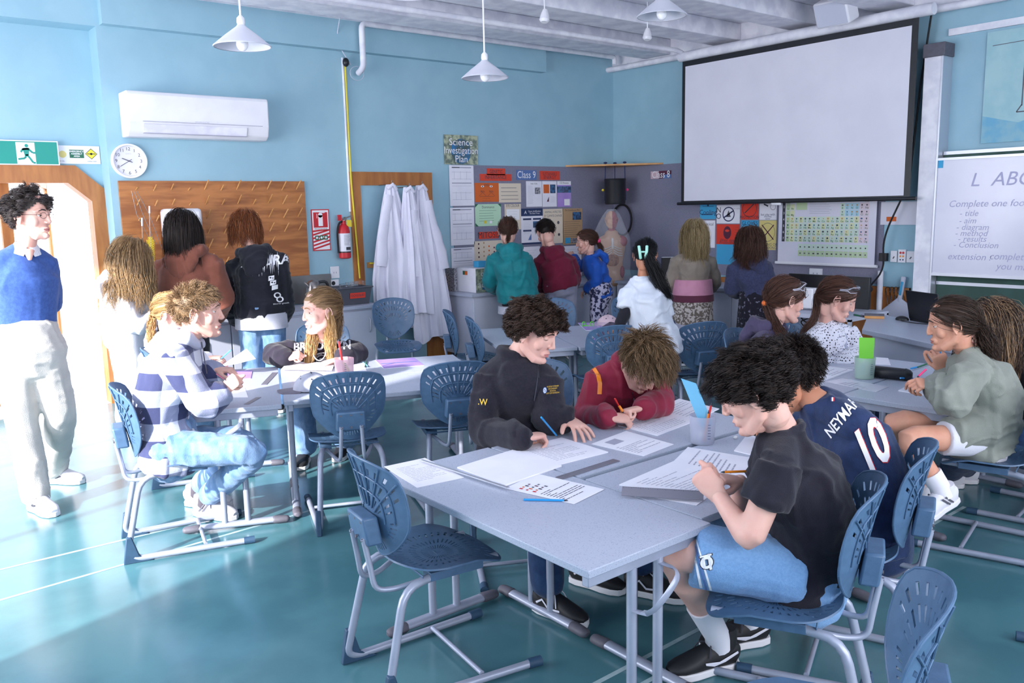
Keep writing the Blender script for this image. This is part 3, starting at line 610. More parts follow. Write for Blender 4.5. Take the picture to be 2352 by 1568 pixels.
# clock
c = PY(295, 370, YB); r = empty('wall_clock', c); tag(r, 'round white wall clock beneath the air conditioner', 'clock')
R0 = .148; MB().lathe(c, [(R0 * .86, -.012), (R0 * .9, -.04), (R0, -.04), (R0 * 1.02, -.02), (R0, 0), (0, 0)], 'white_plastic', ax=(0, 1, 0), n=48, cap=False).build('rim', r)
s = Sheet(c + A(-R0, -.014, -R0), (1, 0, 0), (0, 0, 1), .001, .001, 'paper', th=.0005); s.disc(R0, R0, R0 * .88, 'board_white', n=48).up()
for k in range(12):
    t = PI / 2 - 2 * PI * (k + 1) / 12; s.text(R0 + R0 * .7 * math.cos(t), R0 + R0 * .7 * math.sin(t), .04, str(k + 1), 'ink')
s.text(R0, R0 * 1.42, .012, 'QUARTZ', 'faint_ink'); s.build('dial', r)
for nm, t, l, wd in (('hour_hand', R_(158), .062, .006), ('minute_hand', R_(212), .09, .004)):
    q = Sheet(c + A(-R0, -.0165 - wd, -R0), (1, 0, 0), (0, 0, 1), .001, .001, 'paper', th=.0005); q.line(R0 - .03 * math.cos(t), R0 - .03 * math.sin(t), R0 + l * math.cos(t), R0 + l * math.sin(t), wd, 'ink'); q.build(nm, r)
# exit sign and assembly sign
a, c = PY(8, 378, YR - .05), PY(132, 333, YR - .05); w_, h_ = .50, .185
r = empty('exit_sign', (1.2, YR, 2.2)); tag(r, 'green emergency exit sign with running figure above doorway', 'exit sign')
ex = PY(132, 356, YR - .06); x0 = ex[0] - w_; z0 = 2.155
MB().box((x0 - .02, YR - .07, z0 - .008), (x0 + w_ + .012, YR, z0 + h_ + .01), 'white_plastic').build('housing', r, bevel=.004)
s = Sheet((x0, YR - .0705, z0), (1, 0, 0), (0, 0, 1), w_, h_, 'sign_green', th=.002); s.rect(.19, .0, .14, h_ * .96, 'white_ink').up()
cx, k = .265, h_ / .24
s.disc(cx + .005 * k, .195 * k, .018 * k, 'sign_green')
for q in ([(-.04, .155), (.02, .165), (.03, .15), (.06, .12), (.09, .12)], [(.015, .16), (-.03, .16), (-.055, .125)], [(.0, .1), (-.02, .06), (-.085, .05)], [(.0, .1), (.03, .06), (.055, .015), (.08, .012)]):
    for (ax_, ay_), (bx_, by_) in zip(q[:-1], q[1:]): s.line(cx + ax_ * k, ay_ * k, cx + bx_ * k, by_ * k, .02 * k, 'sign_green')
s.poly([(cx - .035 * k, .165 * k), (cx + .03 * k, .172 * k), (cx + .02 * k, .09 * k), (cx - .02 * k, .09 * k)], 'sign_green'); s.build('sign_face', r)
s = Sheet((x0 + w_ + .02, YR - .006, z0 + .01), (1, 0, 0), (0, 0, 1), .33, .155, 'white_plastic', th=.003)
s.rect(.085, .05, .115, .07, 'dark_green').up(); s.text(.142, .105, .02, 'EMERGENCY', 'white_ink', bold=.02).text(.142, .085, .02, 'ASSEMBLY', 'white_ink', bold=.02).text(.142, .065, .02, 'AREA', 'white_ink', bold=.02)
s.poly([(.26, .04), (.31, .087), (.26, .134), (.21, .087)], 'ink').up(); s.poly([(.26, .046), (.304, .087), (.26, .128), (.216, .087)], 'yellow').up(); s.line(.225, .087, .295, .087, .006, 'ink').disc(.26, .087, .01, 'ink')
s.disc(.03, .08, .03, 'straw_card').text(.26, .022, .01, 'ASSEMBLY POINT', 'ink').text(.02, .022, .01, 'FIRE DRILL', 'ink'); tag(s.build('assembly_sign'), 'white EMERGENCY ASSEMBLY AREA sign with yellow diamond beside exit sign', 'sign')
# wooden peg board
r = empty('peg_board', (2.9, YB, 1.5)); tag(r, 'varnished plywood drying board with rows of pegs over left counter', 'peg board')
MB().box((2.03, YB - .025, 1.05), (3.78, YB - .001, 2.01), 'pine').build('board', r, smooth=False, bevel=.002)
for i in range(11):
    for j in range(6):
        if (i < 4 and j > 2) or (i > 8 and j > 3): continue
        x = 2.17 + i * .152; z = 1.93 - j * .135 - (.008 if i % 2 else 0)
        L_ = .04 if (i in (3,) or (i == 0 and j != 1)) else .13 if i in (4, 6, 8, 9, 10) else .08
        if i == 7 and j > 1: L_ = .09
        MB().tube([A(x, YB - .02, z), A(x + .01, YB - .02 - L_ * .75, z + L_ * .66)], .0055, 'pale_pine', n=7).build('peg', r)
c = PY(396, 525, YB - .1); r = empty('towel_dispenser', c); tag(r, 'white paper towel dispenser behind head of brown hoodie girl', 'dispenser')
MB().box((2.35, YB - .2, 1.46), (2.68, YB - .03, 1.76), 'white_plastic').build('housing', r, bevel=.03); MB().box((2.38, YB - .17, 1.42), (2.65, YB - .05, 1.465), 'tub_grey').build('outlet', r)
def brush(px, py0, py1, rr, m, label):
    a, c = PY(px, py0, YB - .15), PY(px + 4, py1, YB - .15); r = empty('bottle_brush', a); tag(r, label, 'brush', 'bottle brushes on pegs')
    mid = a + (c - a) * .52; MB().tube([a, mid, c], .003, 'steel').build('wire', r); b = MB()
    MB().tube([a, a + (c - a) * .12], .007, 'white_plastic').build('hook', r)
    for k in range(150):
        t = k / 150; p = mid + (c - mid) * t; an = k * 2.4; L_ = rr * (1.0 if t > .1 else .6); b.tube([p, p + A(math.cos(an), math.sin(an), .1) * L_], .0022, m, n=4)
    b.build('bristles', r)
brush(343, 473, 610, .035, 'yellow', 'yellow bristled bottle brush hanging on peg board'); brush(326, 500, 655, .045, 'pale_pine', 'pale bristled bottle brush hanging left of the yellow brush')
for k in range(3):
    p = PY(302 + k * 6, 438, YB - .12); tag(MB().tube([p, p + A(.03 + k * .03, .02, -.2), p + A(.12 + k * .03, .02, -.42 - .05 * k)], .0025, 'steel').build('wire_loop'), ['thin wire loop hanging at upper left of the peg board', 'second thin wire beside upper left peg', 'longest thin wire hanging from upper left peg'][k], 'wire')
# fire extinguisher sign + extinguisher
s = Sheet((3.84, YB - .006, 1.31), (1, 0, 0), (0, 0, 1), .2, .42, 'red', th=.003); s.rect(.01, .01, .18, .4, 'white_ink').up(); s.rect(.022, .235, .156, .155, 'red').up()
s.rect(.075, .25, .05, .11, 'white_ink').disc(.1, .36, .025, 'white_ink').line(.09, .385, .15, .385, .006, 'white_ink').line(.062, .33, .062, .375, .006, 'white_ink')
for k in range(6): s.poly([(.01, .01 + k * .036), (.01, .028 + k * .036), (.19, .075 + k * .036 if k < 5 else .225), (.19, .057 + k * .036 if k < 5 else .21)], 'red')
s.up(); s.rect(.01, .215, .18, .014, 'white_ink').up(); s.text(.1, .222, .017, 'FIRE EXTINGUISHER', 'ink', sx=.95)
for k in range(3): s.rect(.03 + k * .05, .11, .04, .045, 'dark_green').up(.0002); s.disc(.05 + k * .05, .133, .012, 'white_ink')
tag(s.build('fire_sign'), 'red and white striped FIRE EXTINGUISHER sign on blue wall', 'sign')
c = A(4.15, YB - .1, 1.22); r = empty('fire_extinguisher', c); tag(r, 'red fire extinguisher with black hose on wall beside sign', 'extinguisher')
MB().lathe(c, [(.045, 0), (.062, .01), (.062, .28), (.05, .33), (.025, .355), (.022, .39)], 'red', n=32).build('cylinder', r)
MB().lathe(c, [(.063, .07), (.063, .26)], 'paper', n=32, cap=False).build('label_band', r); MB().lathe(c, [(.0635, .062), (.0635, .075)], 'black_plastic', n=32, cap=False).build('black_band', r)
q = MB(); q.loft([c + A(0, 0, .385), c + A(.02, 0, .41)], [(.022, .018)] * 2, 'steel'); q.obox(c + A(.04, -.01, .42), (1, 0, .3), (0, 1, 0), (-.3, 0, 1), (.05, .012, .006), 'steel'); q.obox(c + A(.045, -.01, .39), (1, 0, -.3), (0, 1, 0), (.3, 0, 1), (.05, .012, .005), 'steel'); q.build('valve_handle', r)
MB().obox(c + A(.05, -.03, .36), (1, 0, 0), (0, 1, 0), (0, 0, 1), (.028, .002, .035), 'yellow').build('tag', r)
MB().obox(c + A(-.03, .02, .42), (1, 0, 0), (0, 1, 0), (0, 0, 1), (.018, .012, .03), 'red').build('bracket_tab', r)
MB().tube([c + A(0, -.0, .385), c + A(-.06, -.02, .37), c + A(-.085, -.02, .28), c + A(-.082, -.02, .06)], .011, 'black_rubber', smooth=.05).build('hose', r)
q = Sheet(c + A(-.045, -.0645, .09), (1, 0, 0), (0, 0, 1), .001, .001, 'paper', th=.0003); q.lines(.01, .15, .07, 8, .014, 'ink', .003).rect(.03, .0, .05, .03, 'ink'); q.build('label_print', r)
# yellow rope down to the door frame, black pulley
tag(MB().tube([A(4.30, YB - .03, 3.17), A(4.30, YB - .035, 2.0), A(4.335, YB - .05, 1.0)], .009, 'yellow').build('rope'), 'long yellow cord running down beside the pine frame', 'cord')
tag(MB().tube([A(4.285, YB - .008, 3.25), A(4.285, YB - .008, 1.7)], .012, 'white_paint').build('conduit'), 'thin white conduit down the blue wall beside yellow cord', 'conduit')
tag(MB().ball(A(4.30, YB - .05, 3.2), (.035, .03, .045), 'black_plastic').build('pulley'), 'small black pulley at top of the yellow cord', 'pulley')
tag(MB().tube([A(4.18, YB - .2, 3.6), A(4.2, YB - .05, 3.4), A(4.36, YB - .04, 3.18)], .005, 'cabinet_grey', smooth=.1).build('cable'), 'thin grey cable looping down from the ceiling pipe', 'cable')
tag(MB().tube([A(4.42, YB - .05, 3.1) + A(.08 * math.cos(t), 0, .07 * math.sin(t)) for t in np.linspace(0, 6.2, 16)], .003, 'cabinet_grey').build('cable_coil'), 'thin wire coil below the white pipe end', 'cable')
# lab coats: several draped coats with folds
def coat(x, ztop, zbot, wtop, wbot, y, seed, label, sleeves=(), lean=0.):
    r = empty('lab_coat', (x, y, ztop)); tag(r, label, 'lab coat', 'white lab coats on hooks')
    nu, nv = 72, 40; rn = random.Random(seed); ph = [rn.uniform(0, 6.28) for _ in range(6)]; v = []
    for j in range(nv + 1):
        t = j / nv; z = ztop + (zbot - ztop) * t; wd = (wtop + (wbot - wtop) * min(1, t * 1.25) ** .8) / 2; dp = .03 + .06 * min(1, t * 2)
        for i in range(nu):
            a = 2 * PI * i / nu; fold = (math.sin(a * 9 + ph[0] + t * 1.5) + .6 * math.sin(a * 15 + ph[1] - t * 2)) * (.004 + .022 * t)
            jag = .02 * math.sin(a * 4 + ph[2]) * (t > .93)
            rr = 1 + fold / wd * 1.1; v.append((x + lean * t + wd * rr * math.cos(a), y + (dp + fold) * math.sin(a), z + jag + .03 * math.sin(a * 2 + ph[3]) * t))
    f = [(j * nu + i, j * nu + (i + 1) % nu, (j + 1) * nu + (i + 1) % nu, (j + 1) * nu + i) for j in range(nv) for i in range(nu)] + [tuple(range(nu - 1, -1, -1))]
    MB().add(v, f, 'coat_white').build('coat_body', r)
    for (dx, z0, dx1, z1) in sleeves:
        pts = [A(x + dx + (dx1 - dx) * t + .012 * math.sin(t * 7 + seed), y - .03 - .04 * t, z0 + (z1 - z0) * t) for t in np.linspace(0, 1, 9)]
        MB().loft(pts, [(.05 + .02 * t + .006 * math.sin(t * 23 + seed), .03 + .008 * math.sin(t * 17)) for t in np.linspace(0, 1, 9)], 'coat_white', lat=A(1, 0, 0), n=16, domed=False).build('sleeve', r)
    b = MB(); b.tube([A(x, YB - .03, ztop + .0), A(x, y - .02, ztop + .0), A(x, y - .03, ztop + .04)], .005, 'steel', smooth=.01); b.build('hook', r)
    MB().loft([A(x - .05, y - .03, ztop - .04), A(x, y - .045, ztop + .0), A(x + .05, y - .03, ztop - .05)], [(.012, .02)] * 3, 'coat_white').build('collar', r)
cloth('coat_white', 'e4e3f2', 'dedded', 5, .2, 90, rough=.9)
coat(4.63, 1.97, .72, .10, .50, YB - .27, 1, 'white lab coat at left of the cluster with long sleeve hanging', [(-.06, 1.86, -.20, 1.13)], lean=.03)
coat(4.80, 1.94, .62, .10, .34, YB - .34, 2, 'white lab coat in the middle of the hanging cluster', [(.02, 1.7, .05, 1.0)], lean=.05)
coat(4.99, 1.96, .30, .10, .46, YB - .29, 3, 'white lab coat at right of cluster reaching lowest', [(.06, 1.8, .22, 1.06)], lean=.10)
coat(4.72, 1.9, .48, .12, .42, YB - .16, 4, 'white lab coat at the back, behind the left coat', [], lean=.04)
coat(5.06, 1.9, .42, .10, .36, YB - .16, 5, 'white lab coat partly behind the right coat, close to pine frame', [(.05, 1.7, .14, .95)], lean=.08)
# pendant lamps
def pendant(px, py, z, label):
    p = PZ(px, py, z); r = empty('pendant_lamp', p); tag(r, label, 'lamp', 'white cone pendant lamps')
    R0 = .165; MB().lathe(p, [(R0, 0), (R0 + .004, .004), (.1, .062), (.03, .115), (.022, .125), (.026, .115), (.094, .06), (R0 - .003, .002)], 'lampshade', n=44, cap=False).build('lamp_shade', r)
    MB().lathe(p, [(.018, .11), (.024, .14), (.022, .165), (.008, .18)], 'white_plastic', n=16).build('lamp_holder', r)
    MB().ball(p + A(0, 0, .02), (.036, .036, .045), 'bulb').build('bulb', r); MB().tube([p + A(0, 0, .17), A(p[0], p[1], ZC - .0)], .006, 'white_plastic', n=8).build('cord', r)
pendant(557, 108, 2.68, 'white cone pendant lamp at left, in front of blue wall'); pendant(1114, 180, 2.62, 'white cone pendant lamp hanging on long cord at centre'); pendant(1520, 38, 2.95, 'white cone pendant lamp just left of projector screen'); pendant(930, -14, 2.85, 'white cone pendant lamp mostly above the top edge')
for (px_, py_, l) in ((1251, 38, 'small ceiling spotlight on the pipe at centre'), (1487, 80, 'small white ceiling spotlight left of projector screen')):
    p = PZ(px_, py_, 3.32); r = empty('spotlight', p); tag(r, l, 'spotlight', 'small ceiling spotlights'); MB().lathe(p, [(.03, -.05), (.045, -.03), (.035, .02), (.02, .06)], 'white_plastic', n=16, ax=(.2, .1, 1)).build('head', r); MB().tube([p + A(0, 0, .05), A(p[0], p[1], ZC if px_ > 1300 else 3.5)], .006, 'white_plastic').build('stem', r)
# speaker on the beam
p = PX(1920, 25, 7.7); r = empty('loudspeaker', p); tag(r, 'white wall loudspeaker tilted above the projector screen', 'speaker')
MB().obox(p, (0, 1, 0), N(A(.9, 0, .42)), N(A(-.42, 0, .9)), (.17, .1, .12), 'white_plastic').build('body', r, bevel=.02); MB().obox(p - N(A(.9, 0, .42)) * .101, (0, 1, 0), N(A(.9, 0, .42)), N(A(-.42, 0, .9)), (.155, .003, .105), 'cabinet_grey').build('grille', r, bevel=.004)
MB().tube([p + A(.05, 0, .1), p + A(.1, .05, ZC - p[2] - .0)], .012, 'white_plastic').build('bracket', r)
# projector screen, slightly in front of the wall
XS = 7.95
tl, bl, tr, br = PX(1570, 140, XS), PX(1562, 466, XS), PX(2110, 42, XS), PX(2090, 458, XS)
ya, yb, zt, zb = (tl[1] + bl[1]) / 2, (tr[1] + br[1]) / 2, (tl[2] + tr[2]) / 2, (bl[2] + br[2]) / 2
r = empty('projector_screen', (XS, (ya + yb) / 2, zb)); tag(r, 'large white pull-down projector screen with black border', 'projector screen')
MB().box((XS, yb, zb), (XS + .004, ya, zt), 'black_plastic').build('border', r, smooth=False); MB().box((XS - .002, yb + .06, zb + .03), (XS - .0005, ya - .045, zt - .06), 'screen_white').build('screen_surface', r, smooth=False)
MB().loft([A(XS, yb - .06, zb), A(XS, ya + .05, zb)], [(.018, .018)] * 2, 'black_plastic', lat=A(1, 0, 0), domed=False).build('bottom_bar', r); q = MB(); q.loft([A(XS + .03, yb - .12, zt + .06), A(XS + .03, ya + .06, zt + .06)], [(.055, .055)] * 2, 'white_paint', lat=A(1, 0, 0), n=20, domed=False); q.build('roller_case', r)
MB().loft([A(XS, (ya + yb) / 2 + .12, zb - .02), A(XS, (ya + yb) / 2 + .02, zb - .02)], [(.012, .02)] * 2, 'white_plastic', lat=A(1, 0, 0)).build('pull_handle', r)
pc = [PX(x_, y_, XR - .12) for x_, y_ in ((2140, 28), (2115, 190), (2088, 420), (2040, 520), (2028, 560), (2031, 620), (1985, 672), (1960, 665), (1978, 650), (2008, 662), (1990, 678))]
tag(MB().tube(pc, .009, 'black_rubber', smooth=.12).build('cable'), 'long black cable hanging beside the projector screen', 'cable')
p = PX(2029, 588, XR - .03); tag(MB().box((XR - .05, p[1] - .04, p[2] - .05), (XR - .001, p[1] + .04, p[2] + .03), 'black_plastic').build('cable_plug_box', bevel=.004), 'small black box on the wall where the hanging cable passes', 'box')
pp = PX(2028, 700, XR - .05); tag(MB().tube([A(XR - .05, pp[1] + .04, 1.0), A(XR - .05, pp[1] + .04, 0)], .028, 'white_paint').build('ceiling_pipe'), 'white vertical pipe beside pine dado right of pin board', 'pipe')
# sliding board unit
XW = XR - .17
r = empty('sliding_board', (XW, 3.2, 0)); tag(r, 'wall unit of sliding green boards in tall white metal posts', 'board')
po = PX(2135, 400, XW)[1]; q = MB(); q.box((XW - .01, po - .06, .0), (XR - .001, po + .10, 3.02), 'white_paint'); q.build('post', r, smooth=False, bevel=.004); MB().box((XW - .015, po - .075, .0), (XR - .001, po - .06, 3.0), 'aluminium').build('post_track', r, smooth=False); MB().box((XW - .03, po - .09, 2.98), (XR - .001, po + .11, 3.1), 'cap_grey').build('post_cap', r, smooth=False, bevel=.006)
MB().box((XR - .08, .8, .35), (XR - .05, po - .08, 2.1), 'chalk_green').build('green_board', r, smooth=False)
q = MB()
for z0, z1 in ((.9, .93), (2.1, 2.13), (.33, .36)): q.box((XR - .09, .8, z0), (XR - .045, po - .08, z1), 'aluminium')
q.build('board_rail', r, smooth=False)
wz0, wz1 = PX(2135, 627, XW)[2], PX(2150, 366, XW)[2]; wy = PX(2143, 500, XW)[1]
r = empty('whiteboard', (XW, wy, wz0)); tag(r, 'whiteboard with faint handwritten class notes at right edge', 'whiteboard')
MB().box((XW, 1.2, wz0), (XW + .03, wy, wz1), 'board_white').build('board', r, smooth=False)
q = MB(); q.box((XW - .012, 1.2, wz0 - .02), (XW + .02, wy, wz0 + .008), 'aluminium'); q.box((XW - .012, 1.2, wz1 - .012), (XW + .02, wy, wz1 + .01), 'aluminium'); q.box((XW - .01, wy - .012, wz0), (XW + .02, wy, wz1), 'aluminium'); q.build('board_edge', r, smooth=False)
for t_, px_, py_, sz in (('Complete one food test', 2290, 467, .085), ('- title', 2225, 490, .075), ('- aim', 2222, 507, .075), ('- diagram', 2233, 522, .075), ('- method', 2230, 536, .075), ('- results', 2232, 549, .075), ('- Conclusion', 2240, 563, .075), ('extension :', 2225, 590, .085), ('complete y', 2325, 590, .085), ('you may', 2328, 613, .085), ('L  ABO', 2300, 412, .17)):
    q_ = PX(px_, py_, XW); s = Sheet((XW, wy, wz0), (0, -1, 0), (0, 0, 1), .001, .001, 'board_white', th=.001); s.b = MB(); s.text(wy - q_[1], q_[2] - wz0, sz, t_, 'marker_ink', shear=.25); s.build('handwritten_line', r)
q_ = PX(2158, 377, XW); s = Sheet((XW, wy, wz0), (0, -1, 0), (0, 0, 1), .001, .001, 'board_white', th=.001); s.b = MB(); s.rect(wy - q_[1] - .035, q_[2] - wz0 - .035, .07, .07, 'sky_card'); s.build('logo_label', r)
# faint poster behind, top right + its white batten
q0, q1 = PX(2268, 75, XR - .02), PX(2420, 318, XR - .02); s = Sheet((XR - .012, q0[1], q1[2]), (0, -1, 0), (0, 0, 1), .9, q0[2] - q1[2], 'wave_pale' if 0 else 'blue_wall', th=.003); s.rect(0.01, .01, .88, .25, 'sky_soft' if 0 else 'clear_blue' if 0 else 'art_pale') if 0 else None
mat('pale_poster', '9cc6cf', .6, c2='a9ced4', scale=5); mat('poster_sea', '6fb0cf', .6, c2='8dbccb', scale=7)
s = Sheet((XR - .012, q0[1], q1[2]), (0, -1, 0), (0, 0, 1), .9, q0[2] - q1[2], 'pale_poster', th=.003); s.poly([(.0, .0), (.9, 0), (.9, .2), (.6, .25), (.3, .16), (0, .24)], 'poster_sea').up(); s.line(.32, .95, .32, .3, .01, 'cap_grey').line(.28, .25, .36, .25, .01, 'cap_grey').line(.28, .25, .32, .31, .01, 'cap_grey').line(.05, .84, .9, .86, .006, 'cap_grey'); tag(s.build('poster'), 'large faded poster with blue sea above the whiteboard', 'poster')
qa = PX(2180, 75, XR - .02); tag(MB().box((XR - .03, .8, qa[2] - .03), (XR - .001, qa[1], qa[2] + .03), 'white_paint').build('picture_rail', smooth=False), 'white batten on blue wall above the sliding board', 'batten')
# ---------------- people: tools ----------------
def evaluated(mb, voxel, smooth=2, fac=.6):
    v, f, _ = mb.arr(); me = bpy.data.meshes.new('r'); me.from_pydata(v.tolist(), [], f)
    ob = bpy.data.objects.new('r', me); COL.objects.link(ob); m = ob.modifiers.new('r', 'REMESH'); m.mode = 'VOXEL'; m.voxel_size = voxel
    if smooth: s = ob.modifiers.new('s', 'SMOOTH'); s.iterations = smooth; s.factor = fac
    m2 = bpy.data.meshes.new_from_object(ob.evaluated_get(bpy.context.evaluated_depsgraph_get()))
    n = len(m2.vertices); vv = np.empty(n * 3); m2.vertices.foreach_get('co', vv); vv = vv.reshape(-1, 3)
    nn = np.empty(n * 3); m2.vertices.foreach_get('normal', nn); nn = nn.reshape(-1, 3); ff = [tuple(p.vertices) for p in m2.polygons]
    bpy.data.objects.remove(ob); bpy.data.meshes.remove(me); bpy.data.meshes.remove(m2); return vv, nn, ff
def waves(p, seed, freq, n=7):
    r = np.random.default_rng(seed); out = np.zeros(len(p))
    for _ in range(n):
        k = r.normal(size=3) * freq; k2 = r.normal(size=3) * freq * .6; out += np.sin(p @ k + r.uniform(0, 6.28) + 1.4 * np.sin(p @ k2 + r.uniform(0, 6.28)))
    return out / n
def folds(v, n, seed, amp, freq=16, st=(1, 1, .4)):
    q = v * np.array(st); a = waves(q, seed, freq); b_ = waves(v * np.array((.6, .6, 1.2)), seed + 9, freq * 1.5); g_ = waves(v, seed + 4, 5.)
    d = ((1 - np.abs(a) * 5).clip(-.15, 1) * .9 + (1 - np.abs(b_) * 5).clip(-.1, 1) * .6 * (g_ > -.05)) * amp
    return v + n * d[:, None]
def frame_from(fwd, up): f = N(fwd); r = N(np.cross(f, up)); u = np.cross(r, f); return np.stack([r, f, u])   # rows: right, forward, up
def head_axes(rel, pitch, roll):
    f = yaw(rel); r = N(np.cross(f, A(0, 0, 1))); u = A(0, 0, 1); p = R_(pitch)
    f2 = f * math.cos(p) - u * math.sin(p); u2 = u * math.cos(p) + f * math.sin(p); q = R_(roll)
    r2 = r * math.cos(q) + u2 * math.sin(q); u3 = u2 * math.cos(q) - r * math.sin(q); return np.stack([r2, f2, u3])
def make_head(fem):
    b = MB(); jw = .86 if fem else 1.0; bw = .72 if fem else 1.; nw = .86 if fem else 1.
    b.ball((0, -.02, .033), (.074, .094, .083), 'paper', n=26)
    zs = [(.088, .002, .050, .054), (.065, .012, .060, .067), (.03, .012, .065, .077), (0, .014, .0635, .077), (-.035, .018, .058 * jw, .070), (-.07, .028, .047 * jw, .056), (-.095, .040, .034 * jw, .042), (-.108, .048, .022 * jw, .028)]
    b.loft([A(0, y, z) for _, y, z in [(0, y, z) for z, y, w_, d_ in zs]], [(w_, d_) for z, y, w_, d_ in zs], 'paper', lat=A(1, 0, 0), n=26, domed=False)
    for s in (-1, 1):
        b.loft([A(s * .058 * jw, -.02, -.03), A(s * .052 * jw, .0, -.065), A(s * .03 * jw, .05, -.097), A(0, .068, -.1)], [.018, .019, .018, .018], 'paper')
        b.ball((s * .042, .052, -.022), (.022, .020, .028), 'paper'); b.ball((s * .0115, .094, -.027), (.0075, .009, .0068), 'paper')
        b.loft([A(s * .052, .062, .028), A(s * .035, .079, .036), A(s * .012, .087, .030)], [.008 * bw, .0085 * bw, .007 * bw], 'paper')
        c = A(s * .075, -.012, -.002); pts = [c + A(s * (.006 + .008 * max(0, -math.cos(t))), .016 * math.cos(t) - .006 * math.sin(t) * 0, .031 * math.sin(t)) for t in np.linspace(-1.4, 3.6, 14)]
        b.tube(pts, .0038, 'paper', n=8, domed=True); b.ball(c + A(s * .001, .0, 0), (.0045, .014, .026), 'paper'); b.ball(c + A(s * .004, .007, -.029), (.0045, .006, .008), 'paper')
    b.loft([A(0, .084, .030), A(0, .0905, .012), A(0, .098, -.010), A(0, .1035 - .004 * bool(fem), -.023)], [.0066 * nw, .0070 * nw, .0080 * nw, .0092 * nw], 'paper'); b.ball((0, .098, -.029), (.009, .009, .006), 'paper')
    b.ball((0, .080, -.097), (.018, .014, .014), 'paper'); b.ball((0, .076, -.062), (.028, .016, .02), 'paper')
    b.loft([A(-.022, .080, -.0615), A(-.008, .0905, -.0565), A(0, .0915, -.0585), A(.008, .0905, -.0565), A(.022, .080, -.0615)], [.003, .0048, .0048, .0048, .003], 'paper')
    b.loft([A(-.020, .080, -.065), A(0, .0895, -.0705), A(.020, .080, -.065)], [.003, .0062, .003], 'paper')
    b.loft([A(0, -.03, -.02), A(0, -.028, -.085)], [(.050, .054), (.046, .048)], 'paper', lat=A(1, 0, 0), n=20)
    v, n, f = evaluated(b, .0034, 4, .6)
    for s in (-1, 1):
        d = v - A(s * .030, .083, .011); g = np.exp(-(d[:, 0] ** 2 / .015 ** 2 + d[:, 2] ** 2 / .010 ** 2)) * (v[:, 1] > .04); v[:, 1] -= .0115 * g
        v[:, 1] -= .004 * np.exp(-((v[:, 0] - s * .012) ** 2 / .004 ** 2 + (v[:, 2] + .045) ** 2 / .01 ** 2)) * 0
    g = np.exp(-((v[:, 2] + .0632) / .0019) ** 2) * (abs(v[:, 0]) < .021) * (v[:, 1] > .07); v[:, 1] -= .0045 * g
    fc = np.array([v[list(q)].mean(0) for q in f]); lip = (abs(fc[:, 0]) < .022 - abs(fc[:, 2] + .0635) * .7) & (fc[:, 2] > -.077 + .0008) & (fc[:, 2] < -.0545) & (fc[:, 1] > .078) & (abs(fc[:, 2] + .0645) < .0105 - abs(fc[:, 0]) * .28)
    return v, f, lip
HEAD = {0: make_head(0), 1: make_head(1)}
def skin_mats(k, c, lips, c2=None):
    mat('skin_' + k, c, .5, c2=c2 or c, scale=18, sss=.18, bump=.05, bscale=300, spec=.35, lo=.3, hi=.75); mat('lip_' + k, lips, .42, sss=.15)
skin_mats('fair', 'e3b5a6', 'c27a76', 'dba698'); skin_mats('tan', 'c2876a', '9c5a4c', 'b67c61'); skin_mats('warm', 'd49f86', 'b06c62', 'cb9079')
mat('eye_white', 'e9e4e2', .2); mat('iris', '4a3a2c', .2); mat('pupil', '0c0a0a', .1)
def eyes(b, c, ax, s, skin, lid, hairm):
    T = lambda x, y, z: c + s * (x * ax[0] + y * ax[1] + z * ax[2])
    for q in (-1, 1):
        e = A(q * .030, .0655, .011); r = .0118; nn = 16; k = 10; v = []; f = []; m = []
        for i in range(k + 1):
            t = math.pi * i / k
            for j in range(nn): a = 2 * PI * j / nn; v.append(T(e[0] + r * math.sin(t) * math.cos(a), e[1] + r * math.cos(t), e[2] - .001 + r * math.sin(t) * math.sin(a)))
        for i in range(k):
            for j in range(nn): f.append((i * nn + j, i * nn + (j + 1) % nn, (i + 1) * nn + (j + 1) % nn, (i + 1) * nn + j)); m.append('pupil' if i == 0 else 'iris' if i == 1 else 'eye_white')
        b.add(v, f, m)
        def lidpart(z0, z1, rr, mm):            # part of a sphere between two elevations
            v = []; f = []; nu, nv = 14, 7
            for i in range(nv + 1):
                el = R_(z0 + (z1 - z0) * i / nv)
                for j in range(nu + 1): az = R_(-78 + 156 * j / nu); v.append(T(e[0] + rr * math.sin(az) * math.cos(el), e[1] + rr * math.cos(az) * math.cos(el), e[2] - .001 + rr * math.sin(el)))
            for i in range(nv):
                for j in range(nu): p = i * (nu + 1) + j; f.append((p, p + 1, p + nu + 2, p + nu + 1))
            b.add(v, f, mm)
        lidpart(22 - lid * 42, 88, .0134, skin); lidpart(-88, -24, .0132, skin); lidpart(19 - lid * 42, 24 - lid * 42, .0140, hairm)
        pts = [T(q * .048, .078, .030), T(q * .036, .0895, .0385), T(q * .022, .0925, .0370), T(q * .013, .0925, .0335)]; b.loft(pts, [(.0016 * s, .001), (.003 * s, .0016), (.0034 * s, .0018), (.0024 * s, .0015)], hairm, lat=ax[2], n=8)
